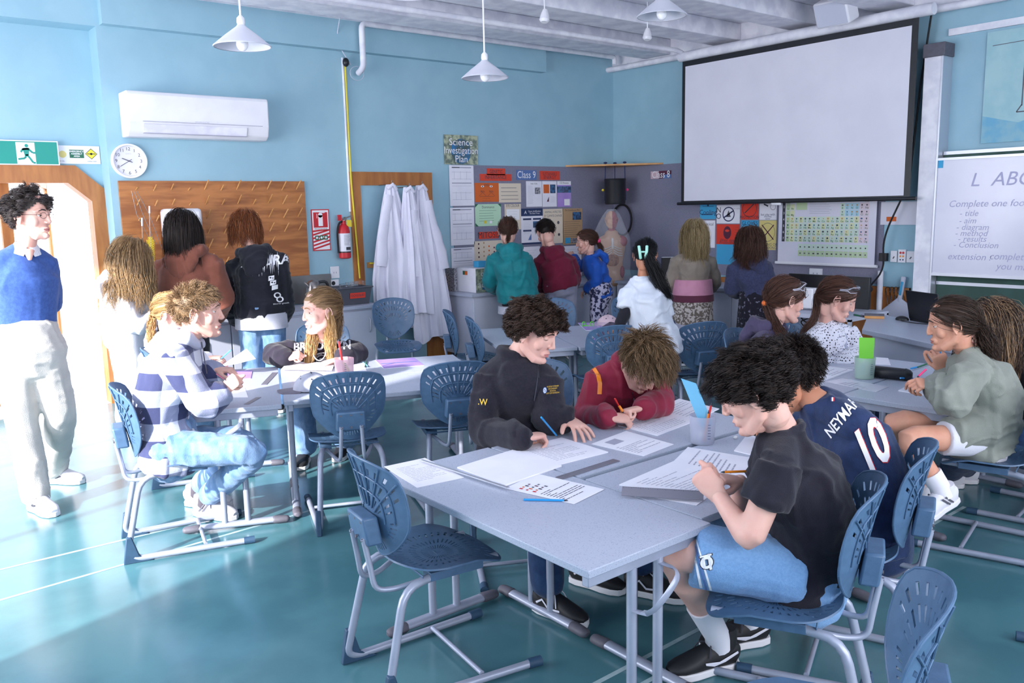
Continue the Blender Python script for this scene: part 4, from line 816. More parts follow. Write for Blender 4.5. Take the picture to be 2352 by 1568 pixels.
def hand(W, d, n, side, pose='relax', s=.95, voxel=.0034):
    """W wrist, d towards the fingers, n out of the back of the hand; side +1 puts the thumb on cross(n, d)"""
    d = N(d); n = N(n - d * (n @ d)); l = np.cross(n, d) * side; b = MB()
    def tip(p, dr, k): return p + dr * k
    P = {'relax': (22, 28, 18), 'flat': (8, 10, 6), 'fist': (72, 85, 45), 'grip': (48, 62, 30), 'spread': (12, 14, 8), 'hold': (38, 48, 28)}[pose]
    sp = {'spread': .22, 'flat': .06}.get(pose, .05)
    b.loft([W - d * .012 * s, W, W + d * .045 * s, W + d * .086 * s], [(.027 * s, .019 * s), (.029 * s, .018 * s), (.040 * s, .0165 * s), (.041 * s, .0135 * s)], 'paper', lat=l, n=16)
    b.ball(W + d * .035 * s + l * .026 * s - n * .008 * s, (.018 * s,) * 3, 'paper', n=10)
    tips = []
    for i in range(4):
        base = W + d * (.086 - .005 * abs(i - 1)) * s + l * (.030 - .0205 * i) * s; fd = N(d + l * (sp * (1.5 - i))); up = N(n - fd * (n @ fd)); L = [.044, .026, .022]; q = (.94, 1.04, .97, .76)[i]; a = 0; p = base - fd * .012 * s; pts = [p, base]; p = base
        for j in range(3):
            a += P[j] * (1 - (.25 if (i == 0 and pose == 'grip') else 0) + .05 * i); dr = fd * math.cos(R_(a)) - up * math.sin(R_(a)); p = p + dr * L[j] * q * s; pts.append(p)
        b.loft(pts, [.0098 * s, .0098 * s, .0090 * s, .0082 * s, .0070 * s], 'paper', n=10); tips.append(p)
    t0 = W + d * .028 * s + l * .026 * s - n * .004 * s; k = .9 if pose in ('spread', 'flat') else .45; td = N(d * (.75 if pose != 'fist' else .95) + l * (k if pose != 'fist' else .05) - n * (.15 if pose in ('flat', 'spread') else .5)); t1 = t0 + td * .042 * s; td2 = N(td + d * .35 - l * (.0 if k > .5 else .35)); t2 = t1 + td2 * .032 * s; t3 = t2 + N(td2 + d * .2 - l * (0 if k > .5 else .2)) * .024 * s
    b.loft([t0, t1, t2, t3], [.013 * s, .0118 * s, .0108 * s, .0088 * s], 'paper', n=10)
    v, nn, f = evaluated(b, voxel, 1, .5); return v, f, tips
def quads_mesh(name, V, F, mi, mats, smooth=True):
    me = bpy.data.meshes.new(name); V = np.asarray(V, np.float32); F = np.asarray(F, np.int32); nv, nf = len(V), len(F)
    me.vertices.add(nv); me.vertices.foreach_set('co', V.ravel()); me.loops.add(nf * 4); me.loops.foreach_set('vertex_index', F.ravel()); me.polygons.add(nf)
    me.polygons.foreach_set('loop_start', np.arange(nf, dtype=np.int32) * 4)
    for m in mats: me.materials.append(MATS[m])
    me.polygons.foreach_set('material_index', np.asarray(mi, np.int32)); me.polygons.foreach_set('use_smooth', np.ones(nf, bool)); me.update(calc_edges=True); me.validate(); return me
def strands_mesh(name, S, r, mi, mats, parent, sides=3, taper=.35):
    M, K, _ = S.shape; T = np.gradient(S, axis=1); T /= np.linalg.norm(T, axis=2, keepdims=True) + 1e-9
    up = np.tile(A(.3, .2, .93), (M, K, 1)); s1 = np.cross(T, up); s1 /= np.linalg.norm(s1, axis=2, keepdims=True) + 1e-9; s2 = np.cross(T, s1)
    rad = (r[:, None] if hasattr(r, 'shape') else r) * np.interp(np.linspace(0, 1, K), [0, .15, .7, 1], [.8, 1, .9, taper])[None, :]
    rings = [S + (s1 * math.cos(a) + s2 * math.sin(a)) * rad[..., None] for a in np.arange(sides) * 2 * PI / sides]
    V = np.stack(rings, 2).reshape(-1, 3); base = (np.arange(M)[:, None] * K + np.arange(K - 1)[None]) * sides; F = []
    for a in range(sides): c = (a + 1) % sides; F.append(np.stack([base + a, base + c, base + sides + c, base + sides + a], -1).reshape(-1, 4))
    F = np.concatenate(F); m = np.tile(np.repeat(mi, K - 1), sides)
    o = bpy.data.objects.new(name, quads_mesh(name, V, F, m, mats)); COL.objects.link(o)
    if parent is not None: o.parent = parent
    return o
SCR = A(.0805, .105, .0915); SCC = A(0, -.0145, .031)
def hairline(y): return np.interp(y, [-.11, -.06, -.035, -.02, .02, .045, .062, .075, .085], [-.066, -.060, -.035, .006, .016, .030, .052, .062, .07])
def grow(c, ax, s, style, length, n, seed, comb=(0, 0, 0), colliders=(), tie=None, wave=.004, clump=.6, fringe=0, part=0, K=11, lift=.0):
    r = np.random.default_rng(seed); G = max(60, n // (30 if style == 'curly' else 9)); d = r.normal(size=(G * 12, 3)); d /= np.linalg.norm(d, axis=1, keepdims=True); q = d * SCR + SCC
    q = q[q[:, 2] > hairline(q[:, 1]) + (r.uniform(0, .006, len(q)) if style != 'back' else 0)][:G]; G = len(q)
    nr = (q - SCC) / SCR ** 2; nr /= np.linalg.norm(nr, axis=1, keepdims=True)
    toW = lambda p: c + s * (p @ ax); vW = lambda p: p @ ax
    P = toW(q); NW = vW(nr); g = A(0, 0, -1.); cb = np.asarray(comb, float); L = length * (1 + r.uniform(-.22, .12, G)) * s * (np.interp(q[:, 2], [-.06, .0, .05, .09], [.30, .42, .8, 1]) if style in ('curly', 'short') else 1); path = [P.copy()]; clump = .90 if style == 'curly' else .25 if style == 'long' else clump; K = K + 5 if style == 'curly' else K
    side = np.sign(q[:, 0] - part)[:, None]
    if style == 'curly': D = NW * 1.0 + vW(np.tile(cb, (G, 1))) + r.normal(size=(G, 3)) * .35
    elif style == 'short': D = NW * (.38 if length < .06 else .22) + vW(np.tile(cb, (G, 1))) + r.normal(size=(G, 3)) * .12
    elif style == 'long': D = NW * .35 + vW(np.concatenate([side * .5 * (q[:, 1:2] > -.02), -.25 * np.ones((G, 1)), 0 * side], 1)) + vW(np.tile(cb, (G, 1)))
    else: D = NW * .2
    D /= np.linalg.norm(D, axis=1, keepdims=True); step = (L / (K - 1))[:, None]
    for k in range(1, K):
        t = k / (K - 1)
        if style == 'back':
            tw = toW(np.asarray(tie)); to = tw - P; dist = np.linalg.norm(to, axis=1, keepdims=True); D = to / (dist + 1e-6); st = dist / (K - k)
            P = P + D * st
        else:
            w_ = {'curly': .12, 'short': .10, 'long': .85}[style]; D = D + g * w_; D /= np.linalg.norm(D, axis=1, keepdims=True); P = P + D * step
        h = ((P - c) @ ax.T) / s - SCC; e = SCR * (1.04 + lift); m = np.linalg.norm(h / e, axis=1)
        low = (h[:, 2] > -.09); push = (m < 1) & low; hh = h.copy(); hh[push] = h[push] / m[push, None]; P[push] = toW(hh[push] + SCC)
        for cc, cr in colliders:
            dd = P - cc; dm = np.linalg.norm(dd, axis=1); pu = dm < cr; P[pu] = cc + dd[pu] / dm[pu, None] * cr
        path.append(P.copy())
        D = P - path[-2]; D /= np.linalg.norm(D, axis=1, keepdims=True) + 1e-9
        if style == 'curly': D = D * .8 + r.normal(size=(G, 3)) * .10
    S = np.stack(path, 1); m = max(1, n // G); out = []; tt = np.linspace(0, 1, K)[None, :, None]
    ph = r.uniform(0, 6.28, (G, 1, 1)); sidev = np.cross(S[:, -1] - S[:, 0], A(.2, .3, .9)); sidev /= np.linalg.norm(sidev, axis=1, keepdims=True) + 1e-9
    if style == 'curly':
        u1 = sidev[:, None]; u2 = np.cross(N(A(.1, .2, .3)), sidev)[:, None]; fr = r.uniform(9, 15, (G, 1, 1)); S = S + (u1 * np.sin(ph + tt * fr) + u2 * np.cos(ph + tt * fr)) * wave * 2.6 * s * np.minimum(1, tt * 4)
    else: S = S + sidev[:, None] * np.sin(ph + tt * r.uniform(5, 11, (G, 1, 1))) * wave * s * tt * 2
    for _ in range(m):
        o = r.normal(size=(G, 1, 3)) * {'curly': .0125, 'long': .010}.get(style, .0075) * s; o2 = r.normal(size=(G, 1, 3)) * .004 * s
        out.append(S + o * (1 - tt * clump) + o2 * tt ** 2 + r.normal(size=(G, 1, 3)) * .0015)
    return np.concatenate(out)
def tail(c, ax, s, tie, path, n, seed, r0=.016, r1=.03, wave=.006, K=12):
    r = np.random.default_rng(seed); pts = [c + s * (A(*tie) @ ax)] + [np.asarray(p, float) for p in path]
    cum = np.r_[0, np.cumsum([np.linalg.norm(b_ - a) for a, b_ in zip(pts[:-1], pts[1:])])]; cum /= cum[-1]; tt = np.linspace(0, 1, K); C = np.stack([np.interp(tt, cum, [p[i] for p in pts]) for i in range(3)], 1)
    for _ in range(2): C[1:-1] = (C[:-2] + 2 * C[1:-1] + C[2:]) / 4
    o = r.normal(size=(n, 1, 3)); o *= r.uniform(.2, 1, (n, 1, 1)) / np.linalg.norm(o, axis=2, keepdims=True); R = np.interp(tt, [0, .25, .75, 1], [r0 * .7, r1, r1 * .95, r1 * .35])[None, :, None]
    ph = r.uniform(0, 6.28, (n, 1, 1)); L = r.uniform(.8, 1.0, (n, 1)); Cn = np.stack([np.stack([np.interp(tt * l[0], tt, C[:, i]) for i in range(3)], 1) for l in L])
    return Cn + o * R + np.sin(ph * .3 + tt[None, :, None] * 9) * wave * r.normal(size=(n, 1, 3)) * 1.2 + np.sin(ph + tt[None, :, None] * 15) * wave * .5
HAIRC = {'brown': ('3a2a22', '4d392e', '2a1d18'), 'dark': ('231a18', '30241f', '181211'), 'black': ('100f12', '1b1a1f', '0b0a0d'), 'blonde': ('b8925f', 'd0ae7c', '8d6b45'), 'dblonde': ('8d7050', 'ab8b63', '664e38'), 'auburn': ('7b4222', '96582f', '54290f'), 'lblonde': ('a08a62', 'bba67e', '7b6644'), 'greybrown': ('3f3734', '575050', '2a2423'), 'highlight': ('4a362b', '9b7c5d', '33251f'), 'chestnut': ('4a2f25', '5f4033', '331f18'), 'sand': ('7d6448', '97795a', '5c4733')}
for k, (a_, b_, c_) in HAIRC.items():
    for i, q in enumerate((a_, b_, c_)): mat('hair_%s_%d' % (k, i), q, .48, spec=.35, c2=q, scale=40)
def hair_obj(parent, c, ax, s, key, sets, seed, thick=.0013, cap=1.0):
    """sets: list of strand arrays; a closely fitting scalp layer lies under them"""
    r = np.random.default_rng(seed); S = np.concatenate(sets) if len({x.shape[1] for x in sets}) == 1 else None; mats = ['hair_%s_%d' % (key, i) for i in range(3)]
    o = None; allS = [S] if S is not None else sets
    nu, nv = 40, 26; v = []; ok = []
    for i in range(nv + 1):
        t = PI * i / nv
        for j in range(nu): a = 2 * PI * j / nu; q = SCR * 1.015 * cap * A(math.sin(t) * math.cos(a), math.sin(t) * math.sin(a), math.cos(t)) + SCC; ok.append(q[2] > hairline(q[1]) + .004); v.append(c + s * (q @ ax))
    f = [(i * nu + j, i * nu + (j + 1) % nu, (i + 1) * nu + (j + 1) % nu, (i + 1) * nu + j) for i in range(nv) for j in range(nu) if all(ok[k] for k in (i * nu + j, i * nu + (j + 1) % nu, (i + 1) * nu + (j + 1) % nu, (i + 1) * nu + j))]
    V = [np.array(v)]; F = [np.array(f)]; MI = [np.full(len(f), 0 if len(key) else 0)]; off = len(v)
    for X in allS:
        M, K, _ = X.shape; T = np.gradient(X, axis=1); T /= np.linalg.norm(T, axis=2, keepdims=True) + 1e-9
        s1 = np.cross(T, A(.31, .21, .93)); s1 /= np.linalg.norm(s1, axis=2, keepdims=True) + 1e-9; s2 = np.cross(T, s1)
        rad = thick * r.uniform(.7, 1.2, M)[:, None] * np.interp(np.linspace(0, 1, K), [0, .15, .7, 1], [.8, 1, .85, .3])[None]
        VV = np.stack([X + (s1 * math.cos(a) + s2 * math.sin(a)) * rad[..., None] for a in (0, 2.09, 4.19)], 2).reshape(-1, 3); base = (np.arange(M)[:, None] * K + np.arange(K - 1)[None]) * 3 + off
        FF = np.concatenate([np.stack([base + a, base + (a + 1) % 3, base + 3 + (a + 1) % 3, base + 3 + a], -1).reshape(-1, 4) for a in range(3)])
        mi = r.choice(3, M, p=[.5, .3, .2]); V.append(VV); F.append(FF); MI.append(np.tile(np.repeat(mi, K - 1), 3)); off += len(VV)
    o = bpy.data.objects.new('hair', quads_mesh('hair', np.concatenate(V), np.concatenate(F), np.concatenate(MI), mats)); COL.objects.link(o); o.parent = parent; return o
def shoe(parent, ank, d, m='shoe_black', sole='white_rubber', s=1.0, pitch=0., hi=0., laces=None, mark=None, flat=True):
    d = N(A(d[0], d[1], 0)); side = np.cross(A(0, 0, 1), d); p = R_(pitch); f = d * math.cos(p) - A(0, 0, 1) * math.sin(p); u = A(0, 0, 1) * math.cos(p) + d * math.sin(p)
    o0 = ank - u * .085 * s
    if flat: o0 = A(ank[0], ank[1], .002)
    T = lambda x, y, z: o0 + (f * x + side * y + u * z) * s
    rg = [(-.072, .052, .020, .026), (-.055, .056, .033, .042), (-.02, .058, .037, .050), (.03, .056, .037, .047), (.07, .050, .040, .040), (.11, .042, .044, .031), (.15, .036, .043, .024), (.178, .033, .033, .018), (.192, .030, .018, .010)]
    b = MB(); b.loft([T(x, 0, z) for x, z, w_, h_ in rg], [(w_ * s, h_ * s) for x, z, w_, h_ in rg], m, lat=side, n=18, power=2.3, domed=False)
    b.loft([T(-.015, 0, .06), T(-.02, 0, .098 + hi), T(-.02, 0, .112 + hi)], [(.036 * s, .05 * s), (.036 * s, .046 * s), (.034 * s, .042 * s)], m, lat=side, n=18, domed=False)
    r = b.build('shoe', parent)
    q = MB(); ol = [(-.078, 0), (-.068, .026), (-.03, .038), (.04, .037), (.1, .046), (.15, .046), (.185, .032), (.2, 0)]; ol = ol + [(x, -y) for x, y in ol[-2:0:-1]]
    q.prism([T(x, y, .0) for x, y in ol], u * .026 * s, sole); q.build('sole', r, bevel=.004)
    if laces:
        q = MB()
        for k in range(4): z = .088 - k * .010; x = .035 + k * .024; q.tube([T(x, -.028, z - .006), T(x + .012, 0, z + .006), T(x, .028, z - .006)], .003 * s, laces, n=6); q.tube([T(x, -.028, z - .006), T(x + .02, .028, z - .014)], .0028 * s, laces, n=6)
        q.tube([T(.03, 0, .1), T(.05, .03, .105), T(.06, .045, .07)], .0025 * s, laces, n=6, smooth=.02); q.tube([T(.03, 0, .1), T(.06, -.03, .1), T(.075, -.045, .06)], .0025 * s, laces, n=6, smooth=.02); q.build('laces', r)
    if mark:
        q = MB()
        for sd in (-1, 1):
            pts = {'wave': [(-.03, .055), (.0, .075), (.03, .045), (.09, .05)], 'swoosh': [(-.05, .072), (.0, .05), (.04, .042), (.075, .052), (.02, .046), (-.05, .072)], 'bars': [(-.01, .035), (.03, .08)]}[mark[0]]
            q.loft([T(x, sd * (.0405 if x < .06 else .043), z) for x, z in pts], [(.0045 * s, .0012)] * len(pts), mark[1], lat=u, n=6)
            if mark[0] == 'bars': q.loft([T(x + .022, sd * .041, z) for x, z in pts], [(.0045 * s, .0012)] * 2, mark[1], lat=u, n=6)
        q.build('side_mark', r)
    return r
mat('shoe_black', '17171b', .6, c2='1d1d22', scale=20); mat('shoe_white', 'dfdee6', .6); mat('white_rubber', 'e2e1e6', .6); mat('sock_white', 'e8e7f0', .9); mat('sock_grey', '4b4650', .9); mat('lace_white', 'dcdbe6', .8)
BVH = {}
def cloth_obj(name, mb, m, parent, voxel, seed, amp, freq=16, smooth=3, st=(1, 1, .4)):
    v, n, f = evaluated(mb, voxel, smooth)
    if amp: v = folds(v, n, seed, amp * (.7 if name in ('trousers', 'shorts', 'skirt') else 1.), freq, (1, 1, .22) if name in ('trousers', 'skirt') else st)
    o = MB().add(v, f, m).build(name, parent, smooth=False); me = o.data; me.polygons.foreach_set('use_smooth', [True] * len(me.polygons)); BVH[o.name] = BVHTree.FromPolygons([Vector(x) for x in v], f); return o
def decal(garments, quad, w_, h_, draw, name='print', lift=.0025, cells=34):
    """print stuck on a garment: drawn on a w x h sheet, cut fine, dropped on the cloth surface along the line through quad (picture corners: ll, lr, ur, ul)"""
    s = Sheet((0, 0, 0), (1, 0, 0), (0, 1, 0), .001, .001, 'paper', th=.0001); s.b = MB(); draw(s); v, f, m = s.b.arr()
    me = bpy.data.meshes.new('d'); me.from_pydata(v.tolist(), [], f); import bmesh
    names = list(dict.fromkeys(m)); me.polygons.foreach_set('material_index', [names.index(x) for x in m]); bm = bmesh.new(); bm.from_mesh(me)
    bmesh.ops.triangulate(bm, faces=bm.faces[:]); st_ = max(w_, h_) / cells
    for ax_, ext in ((0, w_), (1, h_)):
        k = int(ext / st_)
        for i in range(1, k + 1):
            nrm = [0, 0, 0]; nrm[ax_] = 1; co = [0, 0, 0]; co[ax_] = i * ext / (k + 1); bmesh.ops.bisect_plane(bm, geom=bm.verts[:] + bm.edges[:] + bm.faces[:], plane_co=co, plane_no=nrm)
    bm.to_mesh(me); bm.free(); q = [np.array(p, float) for p in quad]; trees = [BVH[g_.name] for g_ in garments]; cp = Vector(CP); bad = set()
    for i, vt in enumerate(me.vertices):
        a, b_ = vt.co.x / w_, vt.co.y / h_; p = (1 - a) * (1 - b_) * q[0] + a * (1 - b_) * q[1] + a * b_ * q[2] + (1 - a) * b_ * q[3]; d = Vector(N(ray(*p))); best = None
        for t in trees:
            hit = t.ray_cast(cp, d)
            if hit[0] is not None and (best is None or hit[3] < best[3]): best = hit
        if best is None: bad.add(i); vt.co = (0, 0, 0)
        else: vt.co = best[0] - d * (lift + vt.co.z * 2.5)
    bm = bmesh.new(); bm.from_mesh(me); bm.verts.ensure_lookup_table(); bmesh.ops.delete(bm, geom=[bm.verts[i] for i in bad], context='VERTS'); bm.to_mesh(me); bm.free()
    for n_ in names: me.materials.append(MATS[n_])
    me.name = name; o = bpy.data.objects.new(name, me); COL.objects.link(o); o.parent = garments[0]; return o
def person(label, base, head, neck, sh, el, wr, hip, kn=None, an=None, rel=0, pitch=0, roll=0, hs=1.0, skin='fair', fem=0, hands=(None, None), brel=None, w=1.0, slouch=.03,
           top=None, bottom=None, shoes=None, lid=.35, near=0, hairkey='brown', voxel=None, seed=1, chest=0.):
    F = Fig(*base); J = lambda p: F(*p) if isinstance(p, tuple) else np.asarray(p, float)
    c = J(head); ax = head_axes(rel, pitch, roll); nk = J(neck); sh = [J(p) for p in sh]; el = [J(p) for p in el]; wr = [J(p) for p in wr]; hip = [J(p) for p in hip]; kn = [J(p) for p in kn] if kn else None; an = [J(p) for p in an] if an else None
    bd_ = yaw(rel if brel is None else brel); lat = N(sh[1] - sh[0]); hc = (hip[0] + hip[1]) / 2; sc = (sh[0] + sh[1]) / 2; hl_ = N(hip[1] - hip[0]); skm, lpm = 'skin_' + skin, 'lip_' + skin; vx = voxel or (.0085 if near else .012)
    up_ = N(sc - hc); bk = -N(bd_ - up_ * (bd_ @ up_))
    spine = [hc + (sc - hc) * t + bk * slouch * math.sin(PI * min(1, max(0, t))) for t in (-.22, 0, .3, .55, .8, 1.0)] + [nk * .5 + sc * .5 + up_ * .015, nk]
    lats = [hl_, hl_, N(hl_ + lat), lat, lat, lat, lat, lat]; shw = np.linalg.norm(sh[1] - sh[0]) / 2
    def torso(b, e, m, hem=-.22, ht=0., k0=0):
        W_ = [.150 * w, .158 * w, .128 * w, .135 * w, .148 * w, min(.13 * w, shw), .085, .058]; D_ = [.105 * w, .112 * w, .092 * w, .098 * w + chest, .105 * w + chest, .085 * w, .066, .055]
        pts = list(spine); pts[0] = hc + (sc - hc) * hem; sel = range(k0, 8)
        b.loft([pts[i] for i in sel], [(W_[i] + e[0] * (1 if i < 5 else .5 if i < 7 else .18) + (ht if i == 0 else 0), D_[i] + e[1] * (1 if i < 5 else .6 if i < 7 else .2) + (ht if i == 0 else 0)) for i in sel], m, lat=[lats[i] for i in sel], n=24, domed=False)
        for q in sh: b.loft([q - up_ * .015, q * .45 + nk * .55 - up_ * .012, nk - up_ * .02], [.045 * w + e[0] * .42, .046 * w + e[0] * .35, .048 + e[0] * .2], m)
    def limb(b, P, R, m, bunch=0, sd=0, ends=True):
        pts = []; rr = []
        for (p0, p1, r0, r1) in zip(P[:-1], P[1:], R[:-1], R[1:]):
            for t in np.linspace(0, 1, 8)[:-1]: pts.append(p0 + (p1 - p0) * t); rr.append(r0 + (r1 - r0) * t)
        pts.append(P[-1]); rr.append(R[-1])
        pts = [pts[0]] + [(pts[i - 1] + 2 * pts[i] + pts[i + 1]) / 4 for i in range(1, len(pts) - 1)] + [pts[-1]]
        rr = [r * (1 + bunch * math.sin(i * 2.1 + sd)) for i, r in enumerate(rr)]; b.loft(pts, rr, m, n=16, domed=ends)
    b = MB(); torso(b, (-.022, -.020), skm, hem=-.1)
    b.loft([nk - up_ * .03, nk, c - ax[2] * .075 * hs - ax[1] * .022 * hs, c - ax[2] * .03 * hs - ax[1] * .02 * hs], [.040, .050 * (.9 if fem else 1), .052 * hs * (.88 if fem else 1), .05 * hs], skm)
    short = top and top.get('sleeve') == 'short'
    for i in (0, 1): limb(b, [sh[i], sh[i] * .5 + el[i] * .5, el[i], wr[i]], [.036 * w, .043 * w if short else .036 * w, .039 * w if short else .034 * w, .0265], skm)
    bare = bottom and bottom.get('type') in ('shorts',)
    if kn:
        for i in (0, 1): limb(b, [hip[i], kn[i], an[i]] if an else [hip[i], kn[i]], ([.070 * w, .056 * w, .036] if bare else [.062 * w, .046 * w, .034]) if an else [.062 * w, .046 * w], skm); 
        if an and bare:
            for i in (0, 1): b.loft([kn[i] + (an[i] - kn[i]) * .1 , kn[i] + (an[i] - kn[i]) * .3, kn[i] + (an[i] - kn[i]) * .6], [.045, .056 * w, .040], skm)
    v, n_, f = evaluated(b, vx, 4, .6); B = MB().add(v, f, skm)
    hv, hf, lip = HEAD[fem]; B.add(c + hs * (hv @ ax), hf, [lpm if q else skm for q in lip]); eyes(B, c, ax, hs, skm, lid, 'hair_%s_2' % hairkey)
    tips = [None, None]
    for i in (0, 1):
        if hands[i] is None: fd, pose, nn_ = N(wr[i] - el[i]), 'relax', N(sh[i] - hc + A(0, 0, .01))
        else: fd, nn_, pose = hands[i][0], hands[i][1], hands[i][2]; fd = np.asarray(fd, float)
        sd_ = hands[i][3] if hands[i] is not None and len(hands[i]) > 3 else (1 if i == 0 else -1)
        hv, hf, tips[i] = hand(wr[i], N(fd), np.asarray(nn_, float), sd_, pose, .98 * w ** .5, .0034 if near else .005); B.add(hv, hf, skm)
    o = B.build('person', None, smooth=False); o.data.polygons.foreach_set('use_smooth', [True] * len(o.data.polygons)); tag(o, label, 'person')
    G = {'o': o, 'c': c, 'ax': ax, 'hs': hs, 'nk': nk, 'sh': sh, 'el': el, 'wr': wr, 'hip': hip, 'kn': kn, 'an': an, 'up': up_, 'bk': bk, 'lat': lat, 'tips': tips, 'sc': sc, 'hc': hc, 'F': F}
    if bottom:
        lo = bottom.get('loose', .015); b = MB(); ty = bottom.get('type', 'pants'); wt = hc + (sc - hc) * bottom.get('waist', .18)
        if ty == 'skirt':
            hem = hc - A(0, 0, bottom.get('len', .35)); b.loft([wt, hc, hem], [(.135 * w + lo, .10 * w + lo), (.165 * w + lo, .12 * w + lo), (.19 * w + lo * 2, .15 * w + lo * 2)], bottom['mat'], lat=hl_, n=28, domed=False)
        else:
            b.loft([wt, hc + up_ * .02, hc - up_ * .05], [(.132 * w + lo, .10 * w + lo), (.160 * w + lo, .118 * w + lo), (.15 * w + lo, .11 * w + lo)], bottom['mat'], lat=hl_, n=24)
            for i in (0, 1):
                if ty == 'shorts': e_ = bottom.get('len', .8); limb(b, [hip[i], hip[i] + (kn[i] - hip[i]) * e_], [.078 * w + lo * .7, .070 * w + lo * 1.1], bottom['mat'], ends=False)
                else: limb(b, [hip[i], kn[i], an[i] + (kn[i] - an[i]) * bottom.get('up', .08)], [.078 * w + lo * .8, .055 * w + lo * .9, .042 * w + lo * 1.3], bottom['mat'], .02, seed)
        G['bottom'] = cloth_obj({'skirt': 'skirt', 'shorts': 'shorts'}.get(ty, 'trousers'), b, bottom['mat'], o, vx, seed + 5, bottom.get('amp', .006), bottom.get('freq', 18), 3)
    if top:
        lo = top.get('loose', .022); b = MB(); torso(b, (lo, lo), top['mat'], hem=top.get('hem', -.2), ht=top.get('flare', .0), k0=0)
        for i in (0, 1):
            if short: e_ = top.get('slen', .75); limb(b, [sh[i], sh[i] + (el[i] - sh[i]) * e_], [.050 * w + lo * .5, .046 * w + lo * 1.0], top['mat'], ends=False)
            else:
                we = wr[i] + N(wr[i] - el[i]) * top.get('cut', .022); limb(b, [sh[i], el[i], el[i] + (we - el[i]) * .82, we], [.051 * w + lo * .6, .043 * w + lo * .75, .036 * w + lo * .8, .029 * w + lo * .18], top['mat'], top.get('bunch', .035), seed + i, ends=False)
        if top.get('lap'):
            for i in (0, 1): b.loft([hip[i] + up_ * .07, hip[i] + up_ * .03 + (kn[i] - hip[i]) * top['lap']], [.125, .098], top['mat'])
        if top.get('collar'): b.loft([nk - up_ * .035, nk + up_ * top['collar']], [(.078, .070), (.068, .064)], top['mat'], lat=lat, n=20, domed=False)
        else: ring = [nk + up_ * .004 + lat * .062 * math.cos(t) + bk * .058 * math.sin(t) + (-bk * .0) + up_ * .014 * math.sin(t) for t in np.linspace(0, 2 * PI, 20)]; b.loft(ring, [.010] * 20, top['mat'], n=8)
        G['top'] = cloth_obj(top.get('name', 'sweatshirt'), b, top['mat'], o, vx, seed, top.get('amp', .009), top.get('freq', 15), 3)
    if top and top.get('hood'):
        hh = top['hood'] * 1.08; hb = nk + bk * .07 - up_ * .0; hbm = MB()
        hbm.loft([nk - lat * .060 * hh - bk * .055 - up_ * .015, nk + lat * -.092 * hh - bk * .01 + up_ * .005, nk - lat * .085 * hh + bk * .055 + up_ * .005, hb + bk * .045 - up_ * .005, nk + lat * .085 * hh + bk * .055 + up_ * .005, nk + lat * .092 * hh - bk * .01 + up_ * .005, nk + lat * .060 * hh - bk * .055 - up_ * .015], [.016, .030 * hh, .036 * hh, .040 * hh, .036 * hh, .030 * hh, .016], top['mat'])
        hbm.loft([hb + bk * .03 + up_ * .01, hb + bk * .075 - up_ * .06 * hh, hb + bk * .075 - up_ * .13 * hh, hb + bk * .055 - up_ * .18 * hh], [(.095 * hh, .040 * hh), (.090 * hh, .042 * hh), (.060 * hh, .034 * hh), (.018, .014)], top['mat'], lat=lat)
        G['hoodpart'] = cloth_obj('hood', hbm, top['mat'], o, vx, seed + 3, .008, 20, 3)
    if shoes and an:
        for i in (0, 1):
            dd = shoes.get('dir', [bd_, bd_])[i]; shoe(o, an[i], dd, shoes.get('mat', 'shoe_black'), shoes.get('sole', 'white_rubber'), shoes.get('s', 1.0), shoes.get('pitch', (0, 0))[i], shoes.get('hi', 0), shoes.get('laces'), shoes.get('mark'), shoes.get('flat', (1, 1))[i])
            if shoes.get('sock'): MB().loft([an[i] - A(0, 0, .03), an[i] + N(kn[i] - an[i]) * .03, an[i] + N(kn[i] - an[i]) * shoes.get('sh', .1)], [.046, .046, .052], shoes['sock'], domed=False).build('sock', o)
    return G
def ribbon(G, name, pts, rad, m, parent=None, n=8, lat=None): return MB().loft(pts, rad, m, n=n, lat=lat).build(name, parent or G['o'])
def TH_(G, x, y, z): return G['c'] + G['hs'] * (A(x, y, z) @ G['ax'])      # point given in head coordinates
def body_colliders(G, k=1.0):
    sh, hc, sc = G['sh'], G['hc'], G['sc']; return [(sc, .125 * k), (sc * .75 + hc * .25, .15 * k), (sc * .45 + hc * .55, .155 * k), (sh[0], .085 * k), (sh[1], .085 * k)]
def goggles(G, z=.075, y=.04, tilt=0):
    b = MB(); pts = []
    for t in np.linspace(-1.9, 1.9, 15): pts.append(TH_(G, .092 * math.sin(t), y - .045 + .075 * math.cos(t), z + .028 * math.cos(t)))
    b.loft(pts, [(.004, .002) if abs(i - 7) > 5 else (.020, .0022) for i in range(15)], 'lens', lat=N(G['ax'][2] + G['ax'][1] * .5)); o = b.build('safety_goggles', G['o'])
    q = MB(); q.loft([p + G['ax'][2] * (.019 if 2 < i < 12 else .004) for i, p in enumerate(pts)], [.002] * 15, 'board_white', n=6); q.loft([p - G['ax'][2] * (.019 if 2 < i < 12 else .004) for i, p in enumerate(pts)], [.002] * 15, 'board_white', n=6); q.build('frame', o); return o
def glasses(G, m='black_plastic'):
    b = MB(); r = MB()
    for q in (-1, 1):
        c = A(q * .031, .094, .008); pts = [TH_(G, c[0] + .021 * math.cos(t), c[1] - .006 * abs(math.cos(t)) * (q * math.cos(t) > 0), c[2] + .015 * math.sin(t)) for t in np.linspace(0, 2 * PI, 18)]; b.loft(pts, [.0011] * 18, m, n=6); b.loft([TH_(G, q * .052, .088, .012), TH_(G, q * .074, .05, .012), TH_(G, q * .079, -.005, .01)], [.0013] * 3, m, n=6)
    b.loft([TH_(G, -.01, .097, .011), TH_(G, .01, .097, .011)], [.0012] * 2, m, n=6); return b.build('spectacles', G['o'])
